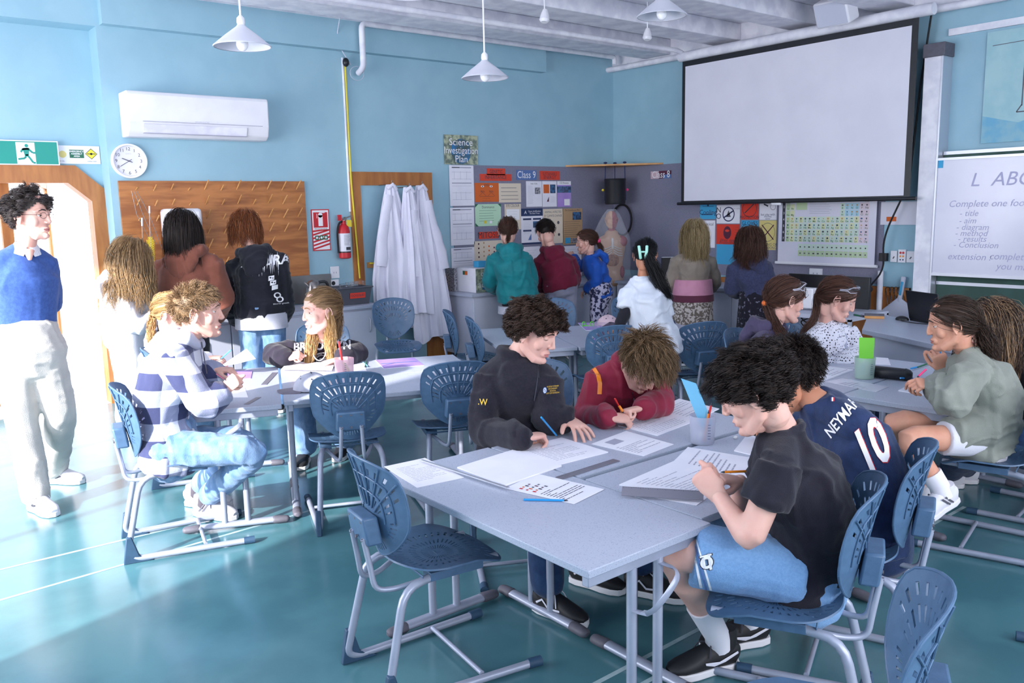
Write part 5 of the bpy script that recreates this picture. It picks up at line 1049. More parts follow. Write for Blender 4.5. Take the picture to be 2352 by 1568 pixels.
# ---------------- people ----------------
cloth('blue_knit', '3f5c9e', '385391', 60, .3, 500); cloth('chino', 'c3c0bb', 'bab7b3', 8); cloth('shirt_check', 'c9cedb', 'eef0f6', 60, kind='stripe')
cloth('hoodie_white', 'dcdde6', 'd2d4df', 9); cloth('jeans_light', '7f9cc0', '5f81ab', 16, stretch=(1, 1, .5)); cloth('jeans_dark', '2b4468', '22375a', 22); cloth('hoodie_brown', '8a5546', '804d3f', 8); cloth('trousers_black', '24232a', '1e1d24', 10); cloth('hoodie_black', '25262f', '1f2028', 8); cloth('undershirt', 'c5c6d2', 'babccb', 8)
cloth('sweat_black', '302c38', '292631', 8); cloth('jacket_teal', '1b7f86', '17737b', 10, .15, 60, rough=.5); cloth('hoodie_maroon', '6d1f36', '63192f', 8); cloth('joggers_grey', '8d8d9e', '83839a', 9); cloth('jacket_blue', '1f56b4', '1a4ca5', 10, .15, 60, rough=.5); cloth('floral', '2a2c4a', 'b4b2cc', 26, lo=.48, hi=.52)
cloth('tee_white', 'd5dbe6', 'cbd2e0', 8); cloth('sleeve_black', '24242c'); cloth('cardigan', '8c8279', '83796f', 10); cloth('tee_pink', 'c98fa8', 'c0859f', 9); cloth('plum', '5f3245'); cloth('skirt_pattern', '6f655f', 'c4bcb8', 40, lo=.48, hi=.52); cloth('hoodie_navy', '3d4260', '363a56', 60); cloth('skirt_dark', '1f1e29', '77758a', 30, lo=.58, hi=.62)
cloth('hoodie_purple', '4b4560', '443e58', 8); cloth('cowl_grey', 'b9bdd0', 'b0b4c9', 8); cloth('sweat_green', '8f948b', '868b83', 8); cloth('shorts_white', 'dcdce6'); cloth('top_black', '1c1b22', '201f27', 10); cloth('fleece', '2a2833', '25232d', 90, .5, 400); cloth('jacket_maroon', '8e2740', '852139', 12, .12, 80, rough=.55)
cloth('jersey', '25365c', '202f52', 30, rough=.6); cloth('tee_black', '26252f', '211f29', 12); cloth('mesh_blue', '83acd8', '7aa3d1', 130, .3, 300, rough=.7); cloth('cap_cloth', 'b7b9c8', 'adafc0', 20); cloth('cap_dark', '6d6878', '646070', 20); cloth('cap_plum', '574a62', '4e4259', 20); cloth('cap_pink', 'd9bfc8', 'd0b4be', 20)
# checked flannel: procedural squares; spotted blouse: procedural dots
def check_mat(name, c0, c1, c2_, size):
    m = cloth(name, c0); nt = m.node_tree; b = nt.nodes['Principled BSDF']; tc = nt.nodes.new('ShaderNodeTexCoord'); sp = nt.nodes.new('ShaderNodeSeparateXYZ'); mp = nt.nodes.new('ShaderNodeMapping'); mp.inputs['Rotation'].default_value = (0, 0, R_(-30)); nt.links.new(tc.outputs['Object'], mp.inputs[0]); nt.links.new(mp.outputs[0], sp.inputs[0]); outs = []
    for ax_ in ('X', 'Z'):
        a = nt.nodes.new('ShaderNodeMath'); a.operation = 'MULTIPLY'; a.inputs[1].default_value = PI / size; nt.links.new(sp.outputs[ax_], a.inputs[0]); q = nt.nodes.new('ShaderNodeMath'); q.operation = 'SINE'; nt.links.new(a.outputs[0], q.inputs[0]); g_ = nt.nodes.new('ShaderNodeMath'); g_.operation = 'GREATER_THAN'; g_.inputs[1].default_value = 0; nt.links.new(q.outputs[0], g_.inputs[0]); outs.append(g_)
    s_ = nt.nodes.new('ShaderNodeMath'); s_.operation = 'ADD'; nt.links.new(outs[0].outputs[0], s_.inputs[0]); nt.links.new(outs[1].outputs[0], s_.inputs[1]); d_ = nt.nodes.new('ShaderNodeMath'); d_.operation = 'MULTIPLY'; d_.inputs[1].default_value = .5; nt.links.new(s_.outputs[0], d_.inputs[0])
    r = nt.nodes.new('ShaderNodeValToRGB'); r.color_ramp.interpolation = 'CONSTANT'; e = r.color_ramp.elements; e[0].color = rgb(c0); e[1].position = .4; e[1].color = rgb(c1); n3 = e.new(.8); n3.color = rgb(c2_); nt.links.new(d_.outputs[0], r.inputs[0]); nt.links.new(r.outputs[0], b.inputs['Base Color'])
check_mat('flannel', 'd9dbe8', '8d92ad', '3b4062', .085)
def dots_mat(name, c0, c1, scale):
    m = cloth(name, c0); nt = m.node_tree; b = nt.nodes['Principled BSDF']; tc = nt.nodes.new('ShaderNodeTexCoord'); v = nt.nodes.new('ShaderNodeTexVoronoi'); v.inputs['Scale'].default_value = scale; v.inputs['Randomness'].default_value = .45; nt.links.new(tc.outputs['Object'], v.inputs['Vector']); r = nt.nodes.new('ShaderNodeValToRGB'); r.color_ramp.interpolation = 'CONSTANT'; r.color_ramp.elements[0].color = rgb(c1); r.color_ramp.elements[1].position = .30; r.color_ramp.elements[1].color = rgb(c0); nt.links.new(v.outputs['Distance'], r.inputs[0]); nt.links.new(r.outputs[0], b.inputs['Base Color'])
dots_mat('blouse_dots', 'e2e2ee', '20202c', 62)
UP = A(0, 0, 1.); LFT, RGT, AWY, TOW = yaw(90), yaw(-90), yaw(0), yaw(180)
def stand(bx, by, rel, H=1.65, gap=.085, hipz=None, shift=(0, 0)):
    d = yaw(rel); l = np.cross(d, UP); l = l if l @ RT >= 0 else -l; b_ = A(bx, by, 0); hz = hipz or .53 * H
    return dict(hip=[b_ - l * gap + UP * hz, b_ + l * gap + UP * hz], kn=[b_ - l * (gap + .01) + UP * .28 * H + d * .02, b_ + l * (gap + .01) + UP * .28 * H + d * .02], an=[b_ - l * (gap + .02) + UP * .095, b_ + l * (gap + .02) + UP * .095])
# teacher
G = person('standing man in blue V-neck sweater, glasses and pale trousers by the doorway', (.9, 5.5), (72, 497, 0), (60, 570, .03), [(2, 594, -.05), (104, 598, .12)], [(-34, 690, .10), (121, 690, .24)], [(6, 752, .28), (66, 752, .30)], [(28, 806, 0), (100, 806, .06)],
    [(52, 975, -.04), (140, 955, .08)], [PZ(86, 1172, 0) + UP * .095, PZ(126, 1108, 0) + UP * .095], rel=-98, pitch=3, hs=1.1, brel=-140, w=1.16, top=dict(mat='blue_knit', loose=.018, amp=.007, name='sweater', hem=-.05), bottom=dict(mat='chino', loose=.026, amp=.008, up=.04), shoes=dict(mat='shoe_white', dir=[yaw(-125), yaw(-98)], s=1.08, laces='lace_white', mark=('swoosh', 'ink')), hairkey='greybrown', seed=3, chest=.015, lid=.5)
glasses(G); hair_obj(G['o'], G['c'], G['ax'], 1.1, 'greybrown', [grow(G['c'], G['ax'], 1.1, 'curly', .062, 1900, 3, comb=(0, -.1, .1), wave=.0045)], 3)
b = MB(); nk, lat, bk, up = G['nk'], G['lat'], G['bk'], G['up']
for s_ in (-1, 1):
    b.loft([nk + (lat * s_ * .064 * math.sin(t) + bk * .060 * math.cos(t)) * (1 + .1 * t / 3) + up * (.030 - .014 * t) for t in np.linspace(0, 2.9, 10)], [(.020 + .002 * k, .0035) for k in range(10)], 'shirt_check', lat=[up * 1.0 + (lat * s_ * math.sin(t) + bk * math.cos(t)) * -.55 for t in np.linspace(0, 2.9, 10)], n=10)
b.loft([nk - bk * .075 - up * .01, nk - bk * .085 - up * .055], [(.030, .012), (.012, .010)], 'skin_fair', lat=lat)
b.build('shirt_collar', G['o'])
# girl in pale grey hoodie at the counter
L = stand(1.68, 6.85, -50, 1.6)
G = person('girl in pale grey hoodie with long wavy fair hair standing beside the doorway', (1.68, 6.85), (306, 590, 0), (288, 640, .0), [(268, 662, -.08), (310, 664, .14)], [(312, 752, -.14), (345, 725, .24)], [(366, 722, .05), (382, 706, .35)], L['hip'], L['kn'], L['an'], rel=-62, pitch=22, hs=1.14, fem=1, brel=-55, w=.98,
    top=dict(mat='hoodie_white', loose=.034, hood=1.0, name='hoodie', amp=.011), bottom=dict(mat='hoodie_white', loose=.04), shoes=dict(mat='shoe_white', dir=[yaw(-50)] * 2), hairkey='dblonde', seed=11)
hair_obj(G['o'], G['c'], G['ax'], 1.14, 'dblonde', [grow(G['c'], G['ax'], 1.14, 'long', .38, 3000, 5, colliders=body_colliders(G), wave=.012, K=14)], 5)
# brown hoodie
L = stand(2.15, 6.92, 5, 1.7)
G = person('person with long straight dark hair in oversized brown hoodie, seen from behind', (2.15, 6.92), (420, 524, 0), (430, 576, .0), [(382, 606, 0), (486, 604, 0)], [(362, 700, .06), (514, 690, .06)], [(392, 728, .36), (492, 728, .36)], L['hip'], L['kn'], L['an'], rel=12, pitch=14, hs=1.12, fem=1, brel=5, w=1.1,
    top=dict(mat='hoodie_brown', loose=.05, hood=1.3, name='hoodie', amp=.014, hem=-.22), bottom=dict(mat='trousers_black', loose=.035), shoes=dict(dir=[yaw(5)] * 2), hairkey='dark', seed=12)
hair_obj(G['o'], G['c'], G['ax'], 1.12, 'dark', [grow(G['c'], G['ax'], 1.12, 'long', .34, 3000, 6, comb=(-.2, 0, 0), colliders=body_colliders(G, 1.1), wave=.003, K=14)], 6)
# black graphic hoodie
L = stand(2.78, 6.85, 15, 1.72)
G = person('person with auburn bob in black hoodie with white back print and blue jeans', (2.78, 6.85), (563, 524, .05), (583, 578, .0), [(545, 606, 0), (638, 592, .02)], [(524, 700, .06), (656, 700, .06)], [(548, 735, .36), (640, 738, .3)], L['hip'], L['kn'], L['an'], rel=48, pitch=28, hs=1.12, brel=15, w=1.1,
    top=dict(mat='hoodie_black', loose=.045, hood=1.2, name='hoodie', amp=.012, hem=-.2), bottom=dict(mat='jeans_light', loose=.035), shoes=dict(dir=[yaw(15)] * 2), hairkey='auburn', seed=13)
hair_obj(G['o'], G['c'], G['ax'], 1.12, 'auburn', [grow(G['c'], G['ax'], 1.12, 'long', .15, 3000, 7, comb=(0, .2, 0), wave=.004)], 7)
hc = G['hc']; MB().loft([hc - UP * .04, hc - UP * .17], [(.215, .165), (.22, .17)], 'undershirt', lat=G['lat'], n=26, domed=False).build('shirt_hem', G['o'])
def draw(s):
    rr = random.Random(5)
    s.text(.14, .43, .13, 'AMURA', 'white_ink', bold=.02, shear=.2)
    for k in range(16):
        x = .02 + k * .0155; l_ = rr.uniform(.06, .16); s.poly([(x, .44), (x + .012, .44), (x + .004 - .02 * rr.random(), .44 - l_)], 'white_ink'); s.poly([(x, .44), (x + .01, .44), (x + .008, .44 + l_ * .5)], 'white_ink')
    for k in range(3): s.poly([(.15 + .01 * k, .24 - k * .045), (.2 + .01 * k, .25 - k * .045), (.205 + .01 * k, .29 - k * .045), (.155 + .01 * k, .285 - k * .045)], 'white_ink')
    for k in range(2): s.disc(.21 + .015 * k, .1 - k * .04, .028, 'white_ink', r0=.017)
    s.up().disc(.17, .27, .008, 'ink').disc(.19, .265, .006, 'ink').disc(.18, .225, .008, 'ink').disc(.2, .22, .006, 'ink'); s.text(.23, .02, .018, 'blind for growth', 'white_ink')
decal([G['top']], [(575, 708), (662, 700), (640, 570), (575, 575)], .28, .54, draw, 'back_print')
# boy in checked hoodie, seated
G = person('boy with short fair hair in blue and white checked hoodie, seated writing at left table', (1.20, 4.45), (458, 718, 0), (424, 778, .0), [(398, 822, -.15), (424, 808, .17)], [(474, 934, -.17), (478, 880, .22)], [(512, 897, -.10), (492, 850, .16)], [(384, 1030, -.10), (400, 1022, .12)],
    [(594, 1034, -.08), (566, 1008, .14)], [PZ(474, 1184, 0) + UP * .1, PZ(456, 1160, 0) + UP * .1], rel=-78, pitch=2, hs=1.08, brel=-82, w=1.06, slouch=.06, top=dict(mat='flannel', loose=.036, hem=-.2, name='hoodie', amp=.009), bottom=dict(mat='jeans_light', loose=.016, amp=.008, up=.12), shoes=dict(mat='shoe_white', dir=[yaw(-112), yaw(-100)], s=1.1, sock='sock_grey', sh=.3, laces='ink', mark=('bars', 'cap_grey')),
    hands=((N(UP * .5 + RGT * .6), N(LFT * .4 + TOW * .8 + UP * .3), 'fist', 1), (RGT, UP, 'hold', -1)), hairkey='sand', seed=21, near=1)
hair_obj(G['o'], G['c'], G['ax'], 1.08, 'sand', [grow(G['c'], G['ax'], 1.08, 'short', .034, 3200, 8, comb=(0, .45, .15), wave=.001, lift=.02)], 8, .0011)
nk, lat, bk, up = G['nk'], G['lat'], G['bk'], G['up']; b = MB(); b.loft([nk - bk * .075 - lat * .03 - up * .02, nk - bk * .03 - lat * .085 + up * .015, nk + bk * .06 - lat * .07 + up * .0, nk + bk * .10 - up * .03, nk + bk * .06 + lat * .07 + up * .0, nk - bk * .03 + lat * .085 + up * .015, nk - bk * .075 + lat * .03 - up * .02], [.022, .036, .05, .056, .05, .036, .022], 'hood_grey' if 0 else 'cowl_grey'); b.loft([nk + bk * .05 - up * .0, nk + bk * .12 - up * .06, nk + bk * .12 - up * .13], [(.085, .05), (.09, .04), (.04, .02)], 'cowl_grey', lat=lat); cloth_obj('hood', b, 'cowl_grey', G['o'], .009, 3, .006)
MB().tube([nk - bk * .09 - lat * .05, nk - bk * .13 - lat * .05 - up * .16], .003, 'cap_grey').build('drawstring', G['o'])
# fair head behind him
G = person('fair-haired person seated behind the boy in checked hoodie, holding up a paper', (1.62, 5.55), (396, 722, 0), (386, 780, .0), [(360, 800, -.1), (395, 800, .12)], [(400, 870, -.1), (430, 860, .15)], [(478, 834, .0), (478, 822, .1)], [(370, 930, -.08), (385, 930, .1)], [(470, 920, -.05), (480, 915, .1)], [PZ(470, 1030, 0) + UP * .09, PZ(490, 1010, 0) + UP * .09], rel=-95, pitch=10, hs=1.06, fem=1, brel=-85, w=.95,
    top=dict(mat='hoodie_white', loose=.03), bottom=dict(mat='jeans_light'), shoes=dict(dir=[yaw(-90)] * 2), hands=((RGT, UP, 'hold', 1), (RGT, UP, 'hold', -1)), hairkey='blonde', seed=22)
hair_obj(G['o'], G['c'], G['ax'], 1.06, 'blonde', [grow(G['c'], G['ax'], 1.06, 'back', .1, 900, 9, tie=(0, -.12, -.01)), tail(G['c'], G['ax'], 1.06, (0, -.12, -.01), [G['c'] + LFT * .15 - UP * .1, G['c'] + LFT * .14 - UP * .25], 260, 3)], 9)
# girl with printed sweatshirt
an = [PZ(700, 1062, 0) + UP * .09, PZ(795, 1044, 0) + UP * .09]
G = person('girl with half-up fair hair in black printed sweatshirt, seated looking left', (2.58, 5.48), (735, 716, -.28), (741, 784, -.16), [(680, 806, -.12), (797, 804, -.08)], [(624, 812, -.22), (822, 808, -.10)], [(658, 822, -.36), (786, 824, -.34)], [(708, 905, .05), (775, 903, .05)], [(688, 915, -.34), (790, 912, -.34)], an, rel=128, pitch=4, hs=1.22, fem=1, brel=172, w=1.06, slouch=.05,
    top=dict(mat='sweat_black', loose=.035, amp=.011), bottom=dict(mat='jeans_light', loose=.04, up=.14), shoes=dict(mat='shoe_black', dir=[yaw(185), yaw(170)], laces='lace_white', mark=('wave', 'lace_white'), s=1.0), hands=((N(RGT + UP * .3), N(TOW * .5 + UP * .8), 'fist', 1), (N(LFT + TOW * .5 - UP * .1), N(UP), 'flat', -1)), hairkey='blonde', seed=23, near=1, lid=.3)
c, ax = G['c'], G['ax']; hair_obj(G['o'], c, ax, 1.22, 'dblonde', [grow(c, ax, 1.22, 'back', .1, 1500, 10, tie=(0, -.115, .02), K=11), tail(c, ax, 1.22, (0, -.115, .02), [c + RGT * .10 + AWY * .08 - UP * .06, c + RGT * .11 + AWY * .05 - UP * .2], 320, 4, r1=.035, K=11)], 10)
hair_obj(G['o'], c, ax, 1.22, 'blonde', [np.concatenate([tail(c, ax, 1.22, (q * .07, -.02, .0), [G['nk'] + RT * x0 - FW * .08 - UP * .0, G['nk'] + RT * x1 - FW * .14 - UP * .2], 700, 5 + q, r0=.026, r1=.044, wave=.005, K=12) for q, x0, x1 in ((1, -.055, -.085), (-1, .07, .085))])], 14, cap=.5)
ribbon(G, 'necklace', [G['nk'] + RT * .05 * math.cos(t) - FW * (.10 + .03 * math.sin(t)) - UP * (.02 + .09 * math.sin(t)) for t in np.linspace(0, PI, 14)], [.0035] * 14, 'board_white')
def draw(s):
    s.text(.21, .24, .135, 'BROOKLYN', 'white_ink', bold=.028, sx=.68); s.up(); s.text(.21, .24, .135, 'BROOKLYN', 'faint_ink', bold=-.008, sx=.68); s.disc(.21, .08, .085, 'white_ink', r0=.079, n=36).disc(.21, .08, .055, 'white_ink', r0=.051, n=36)
    s.rect(.185, .06, .05, .04, 'white_ink').text(.08, .08, .035, 'EST', 'white_ink').text(.34, .08, .035, '98', 'white_ink')
    for k, ch in enumerate('COLLEGE LEAGUE'): t = PI * (.93 - .066 * k); s.text(.21 + .067 * math.cos(t), .08 + .067 * math.sin(t), .019, ch, 'white_ink', rot=t - PI / 2)
decal([G['top']], [(682, 842), (800, 842), (796, 776), (684, 782)], .42, .32, draw, 'chest_print', lift=.006)
# the three by the back counter
def rear(label, base, H, head, neck, sh, el, wr, rel, pitch, brel, top, bottom, key, seed, hs=1.2, w=1.05, **k):
    L = stand(base[0], base[1], brel, H); return person(label, base, head, neck, sh, el, wr, L['hip'], L['kn'], L['an'], rel=rel, pitch=pitch, hs=hs, fem=1, brel=brel, w=w, top=top, bottom=bottom, shoes=dict(dir=[yaw(brel)] * 2, **k.pop('shoes', {})), hairkey=key, seed=seed, **k)
G = rear('person in teal rain jacket and black leggings at the right back counter', (5.7, 7.0), 1.62, (1166, 530, .05), (1170, 569, .02), [(1137, 592, 0), (1206, 592, 0)], [(1124, 650, .08), (1221, 648, .08)], [(1142, 664, .32), (1204, 664, .32)], 5, 12, 0, dict(mat='jacket_teal', loose=.05, hood=1.15, name='rain_jacket', amp=.010, flare=.02, hem=-.42), dict(mat='trousers_black', loose=.0, amp=.002), 'chestnut', 31)
c, ax = G['c'], G['ax']; hair_obj(G['o'], c, ax, 1.2, 'chestnut', [grow(c, ax, 1.2, 'back', .1, 900, 11, tie=(0, -.11, -.045)), tail(c, ax, 1.2, (0, -.11, -.045), [c - UP * .09 * 1.2 - AWY * .1, c - UP * .14 - AWY * .08], 160, 3, r1=.028)], 11)
MB().loft([G['hc'] - UP * .2, G['hc'] - UP * .28], [(.20, .16), (.205, .165)], 'undershirt', lat=G['lat'], n=24, domed=False).build('shirt_hem', G['o'])
G = rear('person in maroon hoodie and grey joggers leaning over the back counter', (6.3, 6.95), 1.62, (1253, 536, .12), (1268, 574, .04), [(1242, 596, 0), (1306, 594, 0)], [(1234, 644, .08), (1320, 642, .08)], [(1246, 662, .3), (1312, 660, .3)], 18, 38, 5, dict(mat='hoodie_maroon', loose=.045, hood=1.1, name='hoodie', amp=.010), dict(mat='joggers_grey', loose=.03), 'dark', 32)
c, ax = G['c'], G['ax']; hair_obj(G['o'], c, ax, 1.2, 'dark', [grow(c, ax, 1.2, 'back', .1, 900, 12, tie=(0, -.115, .03)), tail(c, ax, 1.2, (0, -.115, .03), [c - AWY * .12 + UP * .12 + RT * .05, c - AWY * .12 + UP * .02 + RT * .09], 150, 4, r1=.035, wave=.01)], 12)
G = rear('child in bright blue jacket with reddish ponytail facing the maroon hoodie', (6.85, 6.88), 1.42, (1346, 556, 0), (1358, 588, 0), [(1346, 606, .12), (1370, 606, -.12)], [(1330, 612, .26), (1371, 648, -.12)], [(1316, 590, .4), (1348, 664, .0)], 82, 6, 70, dict(mat='jacket_blue', loose=.035, hood=.8, name='jacket', amp=.008, hem=-.3), dict(mat='floral', loose=.035, amp=.004), 'chestnut', 33, hs=1.12, w=.92)
c, ax = G['c'], G['ax']; hair_obj(G['o'], c, ax, 1.12, 'chestnut', [grow(c, ax, 1.12, 'back', .1, 900, 13, tie=(0, -.115, .0)), tail(c, ax, 1.12, (0, -.115, .0), [c + RT * .16 - UP * .03, c + RT * .18 - UP * .12, c + RT * .19 - UP * .22], 220, 5, r1=.03, wave=.008)], 13)
MB().ball(TH_(G, 0, -.125, .0), (.028, .028, .028), 'pink_pen').build('hair_tie', G['o'])
# girl in white t-shirt with claw clip
L = stand(4.50, 4.0, -10, 1.55, hipz=.80)
G = person('girl in white t-shirt over black sleeves, long black hair in mint claw clip', (4.50, 4.0), (1482, 588, .05), (1478, 640, .02), [(1444, 664, 0), (1514, 662, .04)], [(1437, 714, -.05), (1530, 735, .02)], [(1420, 752, -.02), (1532, 775, .12)], L['hip'], L['kn'], L['an'], rel=-14, pitch=16, hs=.97, fem=1, brel=-5, w=.92, skin='tan',
    top=dict(mat='tee_white', loose=.030, sleeve='short', slen=.9, name='t_shirt', amp=.014, hem=-.5, flare=.02), bottom=dict(mat='trousers_black', loose=.0), shoes=dict(dir=[yaw(-5)] * 2), hands=((N(-UP + LFT * .4), TOW, 'hold', -1), (-UP, TOW, 'relax', 1)), hairkey='black', seed=34, near=1)
for i in (0, 1): cloth_obj('under_sleeve', MB().loft([G['sh'][i] * .25 + G['el'][i] * .75, G['el'][i], G['wr'][i] * .75 + G['el'][i] * .25, G['wr'][i]], [.046, .044, .038, .033], 'sleeve_black'), 'sleeve_black', G['o'], .009, 4, .004)
c, ax = G['c'], G['ax']; K_ = dict(K=13); tk = grow(c, ax, 0.97, 'back', .1, 1300, 15, tie=(.02, -.115, -.01), K=13); tl_ = tail(c, ax, 0.97, (.02, -.12, -.01), [c + RT * .05 - AWY * .11 - UP * .10, c + RT * .11 - AWY * .125 - UP * .22, c + RT * .17 - AWY * .11 - UP * .30], 700, 6, r0=.03, r1=.052, wave=.006, K=13)
hair_obj(G['o'], c, ax, 0.97, 'black', [np.concatenate([tk, tl_])], 15)
q = MB(); cc = TH_(G, -.005, -.14, .0)
mat('mint_plastic', 'a3dccb', .35)
for s_ in (-1, 1): q.loft([cc + RT * s_ * .028 + UP * .04, cc + RT * s_ * .024 - AWY * .012, cc + RT * s_ * .016 - UP * .045], [(.010, .005)] * 3, 'mint_plastic', lat=RT)
q.loft([cc - RT * .022, cc + RT * .022], [.007, .007], 'mint_plastic'); q.build('hair_claw', G['o'])
# blonde woman and navy hoodie by the right counter
G = rear('woman with blonde shoulder-length hair in taupe cardigan over pink top at counter', (7.05, 5.7), 1.62, (1594, 538, .02), (1591, 582, .0), [(1556, 596, 0), (1628, 596, 0)], [(1540, 650, .05), (1644, 648, .05)], [(1556, 668, .3), (1632, 664, .3)], 8, 10, 5, dict(mat='cardigan', loose=.025, name='cardigan', amp=.007, hem=-.05), dict(mat='skirt_pattern', type='skirt', len=.62, loose=.02, amp=.008), 'lblonde', 35, hs=1.22)
c, ax = G['c'], G['ax']; hair_obj(G['o'], c, ax, 1.22, 'lblonde', [grow(c, ax, 1.22, 'long', .235, 2800, 16, colliders=body_colliders(G), wave=.004, K=13)], 16)
hc = G['hc']; b = MB(); b.loft([hc + UP * .06, hc - UP * .10], [(.20, .16), (.215, .175)], 'tee_pink', lat=G['lat'], n=26, domed=False); b.build('pink_top_hem', G['o']); MB().loft([hc - UP * .10, hc - UP * .17], [(.217, .177), (.222, .182)], 'plum', lat=G['lat'], n=26, domed=False).build('plum_hem', G['o'])
G = rear('person with long brown hair in navy hoodie and dark patterned skirt at right counter', (7.15, 4.95), 1.6, (1721, 555, .0), (1722, 592, .0), [(1690, 612, 0), (1756, 612, 0)], [(1680, 664, .05), (1767, 654, .08)], [(1698, 672, .3), (1764, 664, .3)], 14, 8, 10, dict(mat='hoodie_navy', loose=.04, hood=1.0, name='hoodie', amp=.008, hem=-.3), dict(mat='skirt_dark', type='skirt', len=.75, loose=.02, amp=.01), 'chestnut', 36, hs=1.2)
c, ax = G['c'], G['ax']; hair_obj(G['o'], c, ax, 1.2, 'chestnut', [grow(c, ax, 1.2, 'long', .24, 2800, 17, colliders=body_colliders(G), wave=.01, K=13)], 17)
nk, lat, bk, up = G['nk'], G['lat'], G['bk'], G['up']; b = MB()
for k in range(6): b.loft([nk + bk * .1 - up * (.03 + k * .014) + lat * (-.06 + .01 * k), nk + bk * (.118) - up * (.045 + k * .014), nk + bk * .1 - up * (.03 + k * .014) + lat * (.06 - .01 * k)], [.003] * 3, 'white_ink', n=6)
b.build('hood_stripes', G['o'])
# purple hoodie girl, spotted blouse woman
G = person('girl in purple hoodie with goggles on head and long ponytail, seated at right cluster', (4.55, 3.08), (1806, 690, 0), (1776, 750, .04), [(1742, 785, -.12), (1796, 782, .14)], [(1800, 845, -.20), (1832, 832, .16)], [(1842, 864, -.24), (1848, 850, .10)], [(1740, 905, -.08), (1775, 900, .12)], [(1850, 900, -.2), (1880, 890, .05)], [A(4.85, 2.75, .09), A(4.98, 2.85, .09)], rel=-80, pitch=12, hs=1.16, fem=1, brel=-95, w=1.02, slouch=.05,
    top=dict(mat='hoodie_purple', loose=.03, hood=1.15, name='hoodie'), bottom=dict(mat='jeans_dark'), shoes=dict(dir=[yaw(-130)] * 2), hands=((RGT, N(UP + TOW * .3), 'grip', 1), (RGT, UP, 'relax', -1)), hairkey='chestnut', seed=41, near=1, lid=.6)
c, ax = G['c'], G['ax']; hair_obj(G['o'], c, ax, 1.16, 'chestnut', [grow(c, ax, 1.16, 'back', .1, 1500, 18, tie=(0, -.115, -.035), K=13), tail(c, ax, 1.16, (0, -.115, -.035), [c - RT * .075 - FW * .06 - UP * .16, c - RT * .03 - FW * .20 - UP * .27, c + RT * .03 - FW * .22 - UP * .40, c + RT * .06 - FW * .22 - UP * .48], 420, 7, r1=.034, wave=.008, K=13)], 18)
goggles(G, .07, .045); MB().ball(TH_(G, 0, -.12, -.035), .02, 'orange_card').build('hair_tie', G['o'])
G = person('woman in white blouse with black spots and grey cowl, goggles on head, looking down', (5.15, 3.02), (1925, 688, -.03), (1893, 745, .02), [(1862, 778, -.10), (1945, 762, .12)], [(1862, 842, -.20), (1970, 812, .02)], [(1955, 836, -.30), (1930, 838, -.20)], [(1850, 890, -.05), (1910, 885, .12)], [(1950, 880, -.2), (1990, 870, .05)], [A(5.3, 2.75, .09), A(5.45, 2.85, .09)], rel=-108, pitch=24, hs=1.14, fem=1, brel=-118, w=1.05, slouch=.05,
    top=dict(mat='blouse_dots', loose=.03, name='blouse', amp=.009), bottom=dict(mat='jeans_dark'), shoes=dict(dir=[yaw(-130)] * 2), hairkey='dark', seed=42, near=1, lid=.8)
c, ax = G['c'], G['ax']; hair_obj(G['o'], c, ax, 1.14, 'chestnut', [grow(c, ax, 1.14, 'back', .1, 1500, 19, tie=(0, -.12, -.03), K=13), tail(c, ax, 1.14, (0, -.12, -.03), [c - RT * .14 - UP * .12, c - RT * .22 - UP * .2, c - RT * .26 - UP * .32], 320, 8, r1=.026, wave=.004, K=13)], 19)
goggles(G, .07, .045); nk, lat, bk, up = G['nk'], G['lat'], G['bk'], G['up']
cloth_obj('cowl', MB().loft([nk - lat * .06 + up * .0, nk - lat * .05 - bk * .09 - up * .06, nk - bk * .145 - up * .17, nk + lat * .05 - bk * .10 - up * .08, nk + lat * .06], [(.022, .014), (.045, .018), (.060, .024), (.045, .018), (.022, .014)], 'cowl_grey'), 'cowl_grey', G['o'], .008, 5, .006)
ribbon(G, 'necklace', [nk - lat * .055 + up * .02, nk - lat * .04 - bk * .09 - up * .02, nk - bk * .135 - up * .09, nk + lat * .04 - bk * .08 - up * .02, nk + lat * .05 + up * .02], [.003] * 5, 'ink')
# girl in grey-green sweatshirt and the long haired girl beyond
G = person('girl in grey-green sweatshirt and white shorts sitting cross-legged at right table', (4.28, 1.70), (2184, 746, 0), (2222, 812, .02), [(2236, 848, -.13), (2216, 842, .15)], [(2184, 926, -.20), (2186, 898, .24)], [(2150, 884, -.05), (2168, 852, .26)], [(2256, 1008, -.08), (2244, 1000, .11)], [(2078, 1004, -.14), (2046, 962, .08)], [(2166, 1128, -.20), PZ(2120, 1165, 0) + UP * .1], rel=72, pitch=10, hs=1.04, fem=1, brel=70, w=1.02, slouch=.07, skin='warm',
    top=dict(mat='sweat_green', loose=.038, amp=.014, hem=-.16, flare=.01, lap=.26), bottom=dict(mat='shorts_white', type='shorts', len=.52, loose=.010, amp=.003), shoes=dict(mat='shoe_white', dir=[yaw(112), yaw(100)], pitch=(18, 0), flat=(0, 1), sock='sock_white', sh=.10, mark=('bars', 'cap_grey')), hands=((N(LFT + UP * .15), N(UP + TOW * .5), 'grip', -1), (N(LFT * .4 + UP), N(TOW), 'grip', 1)), hairkey='brown', seed=43, near=1, lid=.4)
c, ax = G['c'], G['ax']; hair_obj(G['o'], c, ax, 1.04, 'brown', [grow(c, ax, 1.04, 'back', .1, 1800, 20, tie=(.0, -.125, -.03), K=12), tail(c, ax, 1.04, (0, -.12, -.03), [c + RT * .155 - UP * .07 - FW * .05, c + RT * .185 - UP * .13 - FW * .05, c + RT * .21 - UP * .15 - FW * .05], 480, 9, r0=.02, r1=.048, wave=.010, K=12)], 20, .0011)
